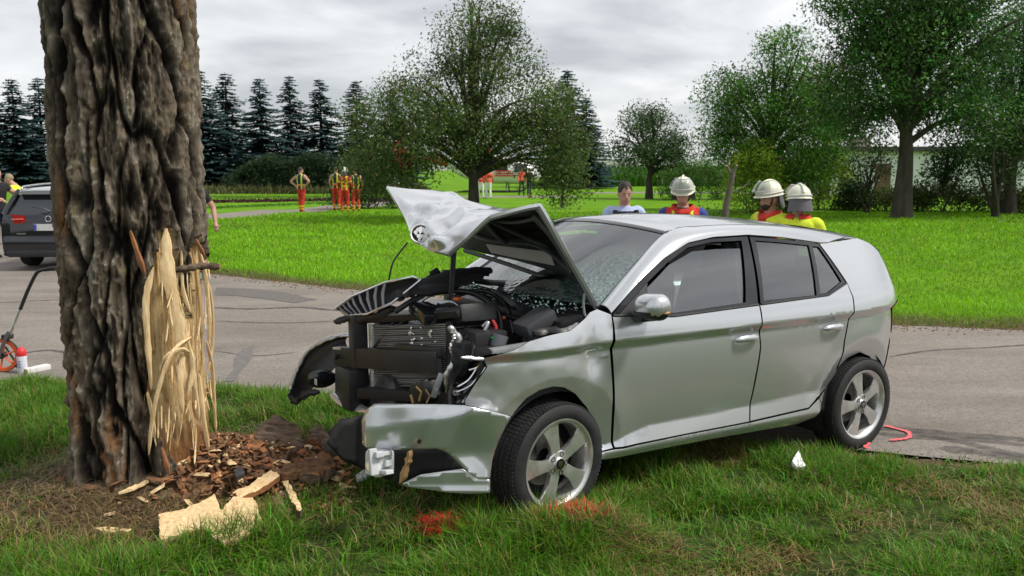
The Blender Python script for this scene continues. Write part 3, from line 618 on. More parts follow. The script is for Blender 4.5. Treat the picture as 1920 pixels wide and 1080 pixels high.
chunk([(508, 826), (520, 820), (560, 838), (592, 862), (585, 872), (545, 852)], .05, bark_c, 'long narrow bark strip behind the largest bark plate', seed=109, m2=orng, zoff=.02, rough=.02)
chunk([(598, 842), (640, 846), (690, 858), (694, 878), (640, 880), (604, 872)], .09, bark_c, 'thick dark bark log reaching under the torn bumper', seed=111, m2=rotw, rough=.03)
chunk([(578, 832), (600, 822), (615, 836), (604, 856), (582, 850)], .09, bark_c, 'stubby upright bark lump at the end of the bark log', seed=113, m2=orng, rough=.03)
chunk([(555, 900), (590, 885), (625, 892), (632, 908), (600, 925), (562, 922)], .05, rotw, 'crumbly reddish brown bark piece between the heap and the bumper', seed=115, m2=bark_c, zoff=.03, rough=.035)
chunk([(510, 905), (560, 902), (580, 915), (540, 925), (512, 922)], .04, rotw, 'dark rotten wood lump behind the split stick', seed=117, zoff=.03, rough=.03)
chunk([(512, 945), (535, 935), (552, 965), (540, 984), (520, 972)], .035, bark_c, 'flat bark flake lying under the split stick', seed=119, m2=rotw, rough=.02)
chunk([(225, 962), (255, 946), (286, 932), (282, 938), (250, 955)], .008, pale_w, 'thin pale splinter leaning from straw to the trunk', 'wood_splinter', cat='wood', seed=121, zoff=.03)
chunk([(172, 1000), (205, 996), (246, 1000), (240, 1006), (200, 1005)], .012, pale_w, 'small pale wood shard in straw left of the wide slab', 'wood_splinter', cat='wood', seed=123, zoff=.015)
chunk([(238, 858), (252, 860), (290, 880), (318, 903), (308, 905), (270, 888)], .025, bark_c, 'curved bark strip leaning against the root of the trunk', seed=125, m2=orng, zoff=.10, rough=.01)
chunk([(455, 962), (520, 948), (530, 955), (470, 975)], .02, orng, 'orange brown inner bark strip below the pale wood strip', seed=127, zoff=.02)
chunk([(690, 895), (708, 885), (716, 892), (700, 905)], .02, bark_c, 'small bark flake beside the hanging fog lamp', seed=129)
mx_, my_ = np.meshgrid(np.linspace(-2.15, -.75, 70), np.linspace(4.15, 5.35, 60)); mz_ = gz(mx_, my_) + mound(mx_, my_) * (1 + .5 * fbm(mx_ * 14, my_ * 14, s=131)) - .02 + .0
tag(grid_mesh('wood_mulch', np.stack([mx_, my_, mz_], -1), rotw), 'heap of rotten brown wood mulch against the tree foot', kind='stuff')
for nm, mm, cnt, lab in (('wood_chips', rotw, 900, 'brown rotten wood crumbs scattered by the tree'), ('pale_wood_chips', pale_w, 140, 'pale splintered wood chips scattered by the tree'), ('orange_bark_chips', orng, 240, 'orange inner bark crumbs scattered by the tree')):
    mb = MB(); rg = np.random.default_rng(cnt)
    for i in range(cnt):
        x, y = -1.45 + rg.normal(0, .30), 4.72 + rg.normal(0, .24)
        if np.hypot(x - TRX, y - TRY) < .36: continue
        z = float(gz(x, y) + mound(np.array(x), np.array(y))) + rg.uniform(0, .03); l = rg.uniform(.012, .05); a = rg.uniform(0, 6.28); t = rg.normal(0, .4)
        M_ = Matrix.Translation((x, y, z)) @ Matrix.Rotation(a, 4, 'Z') @ Matrix.Rotation(t, 4, 'Y') @ Matrix.Rotation(rg.normal(0, .5), 4, 'X'); w_ = l * rg.uniform(.2, .6); h_ = l * rg.uniform(.1, .35)
        mb.add([M_ @ Vector(c) for c in ((-l, -w_ * .6, 0), (l * .8, -w_, 0), (l, w_ * .7, 0), (-l * .7, w_, 0), (-l * .6, 0, h_), (l * .6, 0, h_))], [(0, 1, 5, 4), (1, 2, 5), (2, 3, 4, 5), (3, 0, 4), (3, 2, 1, 0)])
    tag(mb.build(nm, mm), lab, kind='stuff')
# ================================================================== THE CRASHED CAR
_F = Vector((0, 0, EYE)) + ray(1026, 861) * 4.35; _B = Vector((0, 0, EYE)) + ray(1594, 752.6) * 5.70
cx_ = (_F - _B).normalized(); cy_ = Vector((0, 0, 1)).cross(cx_).normalized(); cz_ = cx_.cross(cy_)
CO = _F - cz_ * .302 - cy_ * .76
CM = Matrix((( cx_.x, cy_.x, cz_.x, CO.x), (cx_.y, cy_.y, cz_.y, CO.y), (cx_.z, cy_.z, cz_.z, CO.z), (0, 0, 0, 1))); CMI = CM.inverted()
CC = CMI @ Vector((0, 0, EYE)); CMn = np.array(CM)
def cu(px, py, x=None, y=None, z=None):
    r = CMI.to_3x3() @ ray(px, py); t = (x - CC.x) / r.x if x is not None else (y - CC.y) / r.y if y is not None else (z - CC.z) / r.z
    return CC + r * t
def cproj(P): P = np.asarray(P, float); return proj(P @ CMn[:3, :3].T + CMn[:3, 3])
# plan outline of the left side, nose to tail, and the section of the flank
PLAN = catmull([(.88, -.2), (.865, .0), (.845, .25), (.80, .46), (.70, .63), (.54, .755), (.32, .825), (0, .856), (-.4, .864), (-1.2, .868), (-2.1, .866), (-2.47, .856), (-2.72, .825), (-2.88, .765), (-3.0, .66), (-3.08, .50), (-3.13, .28), (-3.14, 0), (-3.14, -.2)], 24)
_sl = np.concatenate([[0], np.cumsum(np.linalg.norm(np.diff(PLAN, axis=0), axis=1))]); _i0 = np.argmin(np.abs(PLAN[:, 0]) + (PLAN[:, 1] < .5) * 9); PS = -(_sl - _sl[_i0])  # s grows forwards
_d = np.gradient(PLAN, axis=0); _d /= np.linalg.norm(_d, axis=1, keepdims=True); PNX, PNY = -_d[:, 1], _d[:, 0]
if PNY[_i0] < 0: PNX, PNY = -PNX, -PNY
_o = np.argsort(PS)
def plan(s): return [np.interp(s, PS[_o], q[_o]) for q in (PLAN[:, 0], PLAN[:, 1], PNX, PNY)]
def zt(s): return np.interp(s, [-2.9, -2.27, -1.44, -.31, .2], [.95, .925, .912, .90, .885])
def zl(s): return np.interp(s, [-2.3, -1.96, -1.4, -.63, -.46, -.38, -.2], [.45, .44, .42, .41, .375, .345, .32])
SEC_Z = np.array([.16, .22, .265, .30]); 
def flank(s, z):
    t, l = zt(s), zl(s)
    k = [(.14, -.13), (.22, -.085), (.262, -.050), (.30, -.028)]
    d = np.interp(z, [a for a, _ in k], [b for _, b in k])
    lo = np.clip((z - .30) / np.maximum(l - .30, .01), 0, 1); dl = -.028 - .024 * lo
    mid = np.clip((z - l) / (t - .04 - l), 0, 1); dm = -.046 + .046 * np.sin(mid * np.pi * .62) / 1.0
    dm = -.052 + .044 * (1 - (1 - mid) ** 2.2) - .010 * mid ** 5
    bt = np.clip((z - (t - .04)) / .04, 0, 1); db = -.018 + .030 * bt
    up = z - t; da = .012 - .14 * up - 1.4 * np.clip(up, 0, .12) ** 2
    gh = z - (t + .12); dg = .012 - .0168 - .0202 - .40 * gh - .36 * gh ** 2
    d = np.where(z > .30, dl, d); d = np.where(z > l, dm, d); d = np.where(z > t - .04, db, d); d = np.where(z > t, da, d); d = np.where(z > t + .12, dg, d)
    return d
def arch(s, z, r0):
    d = 0
    for sx in (0.0, -2.47):
        r = np.hypot(s - sx, z - .315); d = d + np.where(r > .43, .007 * sst(.56, .43, r), .007 - .022 * (.43 - r) / .085 * (r > .2)) * sst(.22, .32, z)
    return d
_flank0 = flank
def flank(s, z): return (_flank0(s, z - .006) + 2 * _flank0(s, z) + _flank0(s, z + .006)) / 4
def side(s, z, off=0.0, fl=flank, ar=True):
    s = np.asarray(s, float); z = np.asarray(z, float); x, y, nx, ny = plan(s); d = fl(s, z) + (arch(s, z, 0) if ar else 0) + off
    return np.stack([x + nx * d, y + ny * d, z + 0 * s], -1)
def bump_sec(s, z):       # front bumper skin: pushed forward, upper face rolled in, chin tucked
    d = np.interp(z, [.15, .24, .30, .44, .58, .64], [-.07, -.02, -.012, .012, .004, -.03]); return d + .0 * s
_sg, _zg = np.meshgrid(np.linspace(-3.3, 1.35, 300), np.linspace(.12, 1.5, 110))
_tabs = {}
def inv(px, py, fl=flank):
    """photo pixel -> (s, z) on the flank surface"""
    if fl not in _tabs:
        P = side(_sg, _zg, 0, fl); a, b = cproj(P); du = np.gradient(P, axis=1); dv_ = np.gradient(P, axis=0); nn = np.cross(dv_, du); vis = ((np.array(CC) - P) * nn).sum(-1); 
        if vis[40, 150] < 0: vis = -vis
        _tabs[fl] = (a, b, vis)
    a, b, vis = _tabs[fl]; c = np.where(vis > 0, np.hypot(a - px, b - py), 1e9); i = np.unravel_index(np.argmin(c), c.shape); s, z = _sg[i], _zg[i]
    for _ in range(6):
        f = np.array(cproj(side(s, z, 0, fl))).ravel() - (px, py); e = 1e-3
        J = np.stack([(np.array(cproj(side(s + e, z, 0, fl))).ravel() - (px, py) - f) / e, (np.array(cproj(side(s, z + e, 0, fl))).ravel() - (px, py) - f) / e], 1)
        try: st_ = np.linalg.solve(J, f)
        except Exception: break
        s -= float(np.clip(st_[0], -.08, .08)); z -= float(np.clip(st_[1], -.05, .05))
    return (s, z)
def px2(pts, fl=flank): return [inv(p[0], p[1], fl) if len(p) == 2 else (p[1], p[2]) for p in pts]
def dens(poly, d=.03, closed=True):
    o = []
    for i in range(len(poly) if closed else len(poly) - 1):
        a = np.array(poly[i][:2]); b = np.array(poly[(i + 1) % len(poly)][:2]); k = max(1, int(np.linalg.norm(b - a) / d))
        o += [a + (b - a) * j / k for j in range(k)]
    return np.array(o)
CAR = empty('crashed_car', (0, 0, 0), 'silver hatchback with a crushed front and folded bonnet, standing against the tree', 'car'); CAR.matrix_world = CM
silver = mat('silver_paint', (.60, .62, .635), .25, .70, coat=1.0)
_t = silver.node_tree; 
blackp = mat('black_plastic', (.018, .018, .02), .42, var=.3, vscale=12, bump=.15, bscale=150)
blackg = mat('black_gloss', (.012, .012, .014), .12, coat=.5, var=.3, vscale=3)
darkm = mat('dark_metal', (.035, .036, .038), .38, .6, var=.5, vscale=14, bump=.3, bscale=25)
voidm = mat('engine_bay_dark', (.009, .009, .01), .7, var=.4, vscale=10)
alu = mat('aluminium', (.60, .60, .60), .38, .9, var=.15, vscale=20, bump=.2, bscale=40)
chrome = mat('chrome', (.75, .75, .77), .12, 1.0)
trimm = mat('interior_grey', (.045, .046, .05), .8, var=.2, bump=.2, bscale=90)
seatm = mat('seat_fabric', (.03, .031, .035), .95, var=.3, vscale=30, bump=.4, bscale=200)
g_side = glass_mat('side_glass', (.62, .78, .74), .03, 2.7); g_rear = glass_mat('rear_tinted_glass', (.42, .52, .52), .03, 2.6); g_ws = glass_mat('windscreen_glass', (.50, .76, .70), .04, 3.0, crack=True)
lampr = mat('red_lens', (.42, .012, .012), .12, coat=1.0, var=.2, vscale=20); lampo = mat('amber_lens', (.75, .33, .06), .15, coat=1.0); lampc = mat('clear_lens', (.75, .77, .78), .12, .3, coat=1.0)
rubber = mat('tyre_rubber', (.016, .016, .017), .72, var=.4, vscale=15, bump=.25, bscale=120)
alloy = mat('alloy_wheel', (.66, .66, .65), .34, .82, var=.12, vscale=9, bump=.04, bscale=60)
discm = mat('brake_disc', (.20, .19, .18), .45, .9, var=.3, vscale=20)
def panel(name, poly, m, parent, off=0.0, fl=flank, holes=(), grid=.028, thick=.014, mirror=False, ar=True, sm=True, dent=None):
    """Sheet-metal panel cut to an outline in (s,z) and laid on the body surface, with folded-in edges."""
    P = dens(poly, grid * .8); H = [dens(h, grid * .8) for h in holes]; pts = list(P); ed = [(i, (i + 1) % len(P)) for i in range(len(P))]
    for h in H:
        b = len(pts); pts += list(h); ed += [(b + i, b + (i + 1) % len(h)) for i in range(len(h))]
    x0, y0 = P.min(0); x1, y1 = P.max(0); gx_, gy_ = np.meshgrid(np.arange(x0, x1, grid), np.arange(y0, y1, grid * .55)); gx_, gy_ = gx_.ravel(), gy_.ravel()
    k = inpoly(gx_, gy_, P)
    for h in H: k &= ~inpoly(gx_, gy_, h)
    pa = np.array(pts); g = np.stack([gx_[k], gy_[k]], 1)
    if len(g): g = g[np.min(np.hypot(g[:, None, 0] - pa[None, :, 0], (g[:, None, 1] - pa[None, :, 1])), axis=1) > grid * .3]
    if fl is flank and grid > .01:
        ss = np.arange(x0, x1, .02); ex_ = np.concatenate([np.stack([ss, zt(ss) + q], 1) for q in (-.0425, -.0375, -.0015, .0015)] + [np.stack([ss, zl(ss) + q], 1) for q in (-.002, .002)])
        kk_ = inpoly(ex_[:, 0], ex_[:, 1], P)
        for h in H: kk_ &= ~inpoly(ex_[:, 0], ex_[:, 1], h)
        ex_ = ex_[kk_]
        if len(ex_): ex_ = ex_[np.min(np.hypot(ex_[:, None, 0] - pa[None, :, 0], (ex_[:, None, 1] - pa[None, :, 1])), axis=1) > .006]
        if len(ex_): g = np.concatenate([g, ex_]) if len(g) else ex_
    allp = [Vector(p) for p in pts] + [Vector(p) for p in g]
    v, e, f, *_ = delaunay_2d_cdt(allp, ed, [], 0, 1e-6); v = np.array([(p.x, p.y) for p in v]); f = np.array([t for t in f if len(t) == 3])
    c = v[f].mean(1); kk = inpoly(c[:, 0], c[:, 1], P)
    for h in H: kk &= ~inpoly(c[:, 0], c[:, 1], h)
    f = f[kk]
    def pos(a, b, o=off):
        q = side(a, b, o, fl, ar)
        if dent is not None: q = q + dent(a, b)
        return q
    V = pos(v[:, 0], v[:, 1]); e_ = 8e-4
    nn = np.cross(pos(v[:, 0], v[:, 1] + e_) - pos(v[:, 0], v[:, 1] - e_), pos(v[:, 0] + e_, v[:, 1]) - pos(v[:, 0] - e_, v[:, 1])); nn /= np.linalg.norm(nn, axis=1, keepdims=True) + 1e-12
    pl = plan(v[:, 0]); flip = (nn[:, 0] * pl[2] + nn[:, 1] * pl[3]) < 0; nn[flip] *= -1
    fn = np.cross(V[f[:, 1]] - V[f[:, 0]], V[f[:, 2]] - V[f[:, 0]]); bad = (fn * nn[f].mean(1)).sum(1) < 0; f[bad] = f[bad][:, ::-1]
    Vl, Fl, Nl = list(V), [tuple(t) for t in f], list(nn)
    bd = {}
    for t in f:
        for i in range(3):
            a, b = int(t[i]), int(t[(i + 1) % 3])
            if (b, a) in bd: del bd[(b, a)]
            else: bd[(a, b)] = 1
    if thick:
        for a, b in bd:
            i = len(Vl); A_, B_ = V[a], V[b]; A2, B2 = A_ - nn[a] * thick, B_ - nn[b] * thick; m_ = np.cross(A2 - A_, B_ - A_); m_ /= np.linalg.norm(m_) + 1e-12; m_ = -m_
            Vl += [A_, B_, B2, A2]; Nl += [m_] * 4; Fl.append((i, i + 3, i + 2, i + 1)) if False else Fl.append((i + 1, i, i + 3, i + 2))
    Vn = np.array(Vl); Nn = np.array(Nl)
    if mirror: Vn = Vn * (1, -1, 1); Nn = Nn * (1, -1, 1); Fl = [t[::-1] for t in Fl]
    return mk(name, Vn, Fl, m, parent, smooth=True, normals=Nn)
# ---- outlines
win_out = [(1148, 590), (1198, 528), (1242, 487), (1287, 457), (1335, 446), (1396, 442), (1405, 442), (1413, 443), (1464, 447), (1535, 457), (1586, 530), (1553, 552)]
OUT_F = px2([(1149, 590), (1198, 528), (1242, 487), (1287, 457), (1335, 447), (1402, 443), (1422, 570), (1264, 591)])
OUT_R = px2([(1406, 443), (1464, 448), (1535, 457.5), (1586, 530), (1553, 552), (1427, 569.5)])
HOLE_F = px2([(1212, 532), (1250, 494), (1290, 464), (1335, 454), (1391, 451), (1399, 567), (1268, 586), (1212, 589)])
HOLE_R = px2([(1417, 451), (1464, 454.5), (1517, 460), (1532, 554), (1433, 564.5)])
HOLE_Q = px2([(1524, 461.5), (1536, 463), (1579, 528), (1553, 549.5), (1539, 552)])
GL_F = px2([(1206, 552), (1257, 498), (1301, 472), (1346, 467.5), (1400, 466), (1404, 572), (1268, 592), (1206, 596)])
D_F = px2([(1149, 593), (1264, 593.5), (1423, 572.5), (1428, 604), (1425, 650), (1415, 710), (1405, 765), (1404.5, 790), (1280, 814), (1153, 838.5), (1153, 760), (1154, 640)])
D_R = px2([(1425.5, 572), (1553, 554.5), (1588, 531), (1598, 556), (1596.5, 591), (1582, 640), (1564, 700), (1546, 728), (1532, 745), (1516, 764), (1407, 789), (1407.5, 765), (1418, 710), (1427.5, 650), (1430.5, 604)])
FEND = px2([(1146, 590), (1120, 580), (1107, 586), (1097, 598), (1069, 621), (1020, 632), (991, 640), (963, 657), (907, 671), (913, 688), (893, 718), (871, 752), (873, 759), (915, 769), (960, 780), (966, 771), (988, 747), (1012, 731), (1037, 724), (1058, 726), (1079, 738), (1100, 763), (1117, 791), (1126, 823), (1128, 845), (1149, 840), (1148, 760), (1149, 640)])
SILL = px2([(1129, 848), (1153, 843), (1280, 817), (1405, 793), (1516, 767.5), (1535, 748), (1540, 755), (1530, 781), (1495, 795), (1328, 824), (1128, 862)])
lens = [inv(1643, 735)]
sA = inv(1584, 640)[0]
QUART = px2([(1537, 457.5), (1588, 529), (1600, 556), (1598.5, 591), (1584.5, 640), (1566.5, 700), (1548, 729), (1536, 747), (1541, 755), (1545, 736), (1566, 695), (1588, 671), (1612, 660), (1631, 668), (1642, 686)]) + [(-2.86, .47), (-2.86, .64), (-2.92, .70), (-2.92, 1.02), (-2.93, 1.20), (-2.86, 1.285), (-2.72, 1.345), (-2.58, 1.378)]
RBUMP = [inv(1643, 688), (-2.86, .46), (-2.86, .635), (-2.97, .69), (-3.2, .70), (-3.55, .70), (-3.55, .25), (-2.95, .23), (-2.87, .26), inv(1646, 733), inv(1648, 711)]
TGATE = [(-2.93, .705), (-2.93, 1.02), (-2.94, 1.20), (-2.90, 1.30), (-3.55, 1.30), (-3.55, .705)]
def crush(a, b):   # buckled skin of the fender behind the headlamp
    k = sst(-.28, .30, a); w_ = .010 * vnoise(a * 5, b * 6, s=141) * k + .003 * vnoise(a * 15, b * 16, s=143) * k; w_ = w_ - .022 * np.exp(-((a + .20) / .06) ** 2 - ((b - .83) / .16) ** 2)
    x, y, nx, ny = plan(a); return np.stack([nx * w_, ny * w_, 0 * w_], -1)
body = panel('body_shell', [(-2.35, .23), (-2.35, 1.0), (-.30, .98), (-.30, .23)], voidm, CAR, off=-.035, thick=.01, ar=False)
panel('body_shell', [(-2.35, .23), (-2.35, 1.0), (-.30, .98), (-.30, .23)], voidm, CAR, off=-.035, thick=.01, ar=False, mirror=True)
fender = panel('front_fender', FEND, silver, CAR, dent=crush, grid=.018)
for mir in (False, True):
    fd = panel('front_door', D_F, silver, CAR, mirror=mir, grid=.018); rd = panel('rear_door', D_R, silver, CAR, mirror=mir)
    panel('window_frame', OUT_F, blackg, fd, off=-.003, holes=[HOLE_F], mirror=mir, thick=.02); panel('window_frame', OUT_R, blackg, rd, off=-.003, holes=[HOLE_R, HOLE_Q], mirror=mir, thick=.02)
    panel('door_window', GL_F, g_side, fd, off=-.016, mirror=mir, thick=0); panel('door_window', HOLE_R, g_rear, rd, off=-.012, mirror=mir, thick=0); panel('quarter_window', HOLE_Q, g_rear, rd, off=-.012, mirror=mir, thick=0)
    panel('sill', SILL, silver, CAR, mirror=mir); panel('quarter_panel', QUART, silver, CAR, mirror=mir, grid=.018); panel('rear_bumper', RBUMP, silver, CAR, off=.006, mirror=mir); panel('tailgate', TGATE, silver, CAR, off=-.006, mirror=mir)
    panel('rear_lamp', [(-2.83, .955), (-2.93, .96), (-3.08, .95), (-3.08, .80), (-2.97, .78), (-2.90, .74), (-2.865, .82)], lampr, CAR, off=.006, mirror=mir, thick=.02)
    sg = -1 if mir else 1
    def sp(s, z, o=0.0): q = side(s, z, o); return Vector((q[0], q[1] * sg, q[2]))
    # bright strip under the windows and rubber seals
    for nm, d_, par, pts in (('window_seal', .007, fd, [(1150, 591.5), (1264, 592.5), (1422, 571)]), ('window_seal', .007, rd, [(1427, 570.5), (1553, 553.3), (1587, 530.5)])):
        MB().tube([sp(*inv(*p), .001) for p in pts], d_, 6).build(nm, blackp, par, smooth=True)
    # handles: a cup, a bow and its shadow gap
    for (hx, hy), par in (((1397, 635), fd), ((1559, 614), rd)):
        s0, z0 = inv(hx, hy); bow = MB(); Rg = []
        for i in range(13):
            t = i / 12; ss = s0 + .095 - .19 * t; o = .012 + .026 * math.sin(math.pi * t) ** .45; hh = .011 + .009 * math.sin(math.pi * t) ** .6 + (.004 if t > .6 else 0); c = sp(ss, z0 + .006 * math.sin(math.pi * t), o)
            ny = Vector((0, sg, 0)); Rg.append([c + Vector((0, 0, hh)) - ny * .004, c + ny * .007 + Vector((0, 0, hh * .55)), c + ny * .008 - Vector((0, 0, hh * .4)), c - Vector((0, 0, hh)) - ny * .003, c - ny * .010 - Vector((0, 0, hh * .5)), c - ny * .010 + Vector((0, 0, hh * .6))])
        h = bow.rings(Rg).build('door_handle', silver, par, smooth=60)
        cup = [(s0 + .062 * math.cos(a), z0 + .006 + .033 * math.sin(a)) for a in np.linspace(0, 2 * math.pi, 22, endpoint=False)]
        def cupd(a, b): r = np.clip(1 - ((a - s0) / .062) ** 2 - ((b - z0 - .006) / .033) ** 2, 0, 1); x, y, nx, ny = plan(a); w_ = -.028 * r ** .7; return np.stack([nx * w_, ny * w_, 0 * w_], -1)
        panel('handle_recess', cup, darkm if False else silver, par, off=.0015, grid=.008, thick=.0, mirror=mir, dent=cupd)
    # sill side blades lie under the doors; lower seam
    # wheel arch liners
    for ax in (0.0, -2.47):
        L_ = MB(); prof = [(r, yy) for r, yy in ((.345, .80), (.37, .70), (.37, .45), (.10, .45))]
        Rg = [[Vector((ax + r * math.cos(a), sg * yy, .315 + r * math.sin(a))) for a in np.linspace(.55 if ax == 0 else -.5, math.pi + .5, 30)] for r, yy in prof]; L_.rings(Rg, caps=False, closed=False); L_.build('wheel_arch_liner', voidm, CAR, smooth=True)
# badge on the fender
b0 = inv(1130, 669); text_mesh('fender_badge', 'CLEVER', .022, chrome, fender, Matrix.Translation(Vector(side(b0[0], b0[1], .004))) @ Matrix.Rotation(R(180), 4, 'Z') @ Matrix.Rotation(R(90), 4, 'X'), .002)
# ---- cant rail and A pillar: strip from window line up to the edge of roof and windscreen
WS_B, WS_T = np.array([-.365, .70, 1.055]), np.array([-.955, .555, 1.425])
low = dens(px2([(1146, 589), (1198, 527), (1242, 486), (1287, 456), (1335, 445), (1400, 441), (1464, 446), (1537, 456.5), (1560, 456)]), .04, closed=False); lowP = side(low[:, 0], low[:, 1], .0)
ROOFE = catmull([WS_B, (-.66, .635, 1.262), WS_T, (-1.20, .553, 1.452), (-1.6, .555, 1.458), (-2.1, .548, 1.437), (-2.55, .53, 1.39), (-2.72, .52, 1.362)], 8)
def resamp(P, n): P = np.asarray(P); l = np.concatenate([[0], np.cumsum(np.linalg.norm(np.diff(P, axis=0), axis=1))]); t = np.linspace(0, l[-1], n); return np.stack([np.interp(t, l, P[:, i]) for i in range(3)], 1)
a_, b_ = resamp(lowP, 60), resamp(ROOFE, 60); G = []
for t in np.linspace(0, 1, 9):
    q = a_ + (b_ - a_) * t; bl = 4 * t * (1 - t); q = q + bl * np.stack([0 * a_[:, 0] + .006, .012 + 0 * a_[:, 0], .014 + 0 * a_[:, 0]], 1); G.append(q)
G = np.array(G)
for mir in (False, True):
    g = G * ((1, -1, 1) if mir else (1, 1, 1)); grid_mesh('roof_rail', g if mir else g[::-1], silver, CAR, thick=.01)
# roof skin
re = b_[b_[:, 0] < -.94]; re = resamp(re, 44); G = []
for t in np.linspace(-1, 1, 33):
    c = .052 * (1 - abs(t) ** 2.2) * np.interp(re[:, 0], [-2.8, -2.3, -1.4, -1.0], [.35, .75, 1, .8]); q = re.copy(); q[:, 1] = re[:, 1] * t; q[:, 2] += c; q[:, 0] += .10 * (1 - t * t) * np.interp(re[:, 0], [-2.0, -.95], [0, 1]); G.append(q)
grid_mesh('roof', np.array(G)[::-1], silver, CAR, thick=.02)
G2 = np.array(G); far_l = np.array([[re[i, 0], s_ * (re[i, 1] + .002), re[i, 2] + .006] for s_ in (1,) for i in range(len(re))])
for s_ in (1, -1): MB().tube([(p[0], p[1] * s_, p[2]) for p in far_l[::2]], .006, 6).build('roof_moulding', blackp, CAR, smooth=True)
# rear spoiler and rear window
G = []
for t in np.linspace(-1.16, 1.16, 25):
    k = 1 - min(1, abs(t)) ** 2; dz = -.05 * max(0, (abs(t) - .94) / .22) ** 1.6; G.append([(-2.60, .50 * t, 1.390 + .045 * k + dz), (-2.72, .50 * t, 1.376 + .048 * k + dz), (-2.85, .50 * t, 1.352 + .05 * k + dz), (-2.95, .49 * t, 1.328 + .045 * k + dz), (-2.94, .49 * t, 1.300 + .045 * k + dz), (-2.86, .49 * t, 1.300 + .04 * k + dz)])
grid_mesh('roof_spoiler', np.array(G)[::-1], silver, CAR)
G = np.array([[(-2.84 - .16 * v, (.47 + .07 * v) * t, 1.31 - .30 * v) for v in np.linspace(0, 1, 8)] for t in np.linspace(-1, 1, 12)]); G[..., 0] -= .035 * (1 - np.linspace(-1, 1, 12)[:, None] ** 2)
grid_mesh('rear_window', G, g_rear, CAR)
# ---- windscreen with a shattered lower half
nu, nv = 41, 25; G = np.zeros((nv, nu, 3)); cr_ = np.zeros((nv, nu))
for j, v in enumerate(np.linspace(0, 1, nv)):
    e_ = WS_B + (WS_T - WS_B) * v; 
    for i, t in enumerate(np.linspace(-1, 1, nu)):
        k = 1 - t * t; G[j, i] = (e_[0] + k * (.20 - .10 * v) , e_[1] * t, e_[2] + k * (.012 + .035 * v) + .018 * math.sin(math.pi * v)); cr_[j, i] = np.clip(.80 - 2.6 * v + .6 * vnoise(t * 3, v * 3, s=151) + 1.3 * max(0, t - .25), 0, 1)
G[:, :, 2] -= .035 * np.clip(cr_, 0, 1) * (1 - np.linspace(-1, 1, nu)[None] ** 2) * np.sin(np.pi * np.linspace(0, 1, nv))[:, None] * 1.2
WSG = G
ws = grid_mesh('windscreen', G, g_ws, CAR, attrs={'crack': cr_})
grid_mesh('windscreen_header', np.stack([G[-2] + (0, 0, .004), G[-1] + (-.0, 0, .005), G[-1] + (-.012, 0, .004)]), blackg, ws)
for s_ in (1, -1): MB().tube([tuple(WS_B * (1, s_, 1) + np.array([.01, 0, .0])), tuple((WS_B + WS_T) / 2 * (1, s_, 1) + np.array([.006, 0, .02])), tuple(WS_T * (1, s_, 1) + np.array([.004, 0, .006]))], .009, 6).build('windscreen_seal', blackp, ws, smooth=True)
MB().tube(catmull([G[-2, 20] - np.array([.06, 0, .03]), G[-3, 20] - np.array([.01, 0, .03])], 3), .012, 6).box(tuple(G[-3, 20] - np.array([.05, 0, .09])), (.035, .22, .065)).build('rear_view_mirror', blackp, CAR, smooth=40)
# ---- door mirrors
for s_ in (1,):
    mr = MB(); Rg = []
    c0 = cu(1228, 577, y=.965)
    for i in range(11):
        t = i / 10; yy = .875 + .185 * t; k = (1 - (2 * t - 1.0) ** 4 * (.55 if t > .5 else .35)); ring = []
        for a in np.linspace(0, 2 * math.pi, 20, endpoint=False):
            ca, sa = math.cos(a), math.sin(a); fx = .075 * (1.25 if ca > 0 else .55) * k; fz = .070 * k; ring.append(Vector((c0.x + ca * abs(ca) ** -.25 * fx if ca else c0.x, yy * s_, c0.z + .010 * t + sa * fz)))
        Rg.append(ring)
    mr.rings(Rg)
    M_ = mr.build('door_mirror', silver, CAR, smooth=50); me = M_.data; me.materials.append(blackp)
    for p in me.polygons:
        c = p.center; 
        if c.z < c0.z - .022 or c.x < c0.x - .028: p.material_index = 1
    MB().box((c0.x - .005, .862 * s_, c0.z - .062), (.11, .13, .035), bev=.3).build('mirror_arm', blackp, M_, smooth=50)
    MB().tube([(c0.x + .058, 1.00 * s_, c0.z - .018), (c0.x + .035, 1.045 * s_, c0.z - .016), (c0.x - .01, 1.058 * s_, c0.z - .014)], [.011, .012, .009], 8, flat=.8).build('mirror_indicator', lampo, M_, smooth=True)
    tri = px2([(1160, 590), (1213, 529), (1213, 592)]); panel('mirror_base', tri, blackp, M_, off=.002, mirror=s_ < 0, thick=.02)
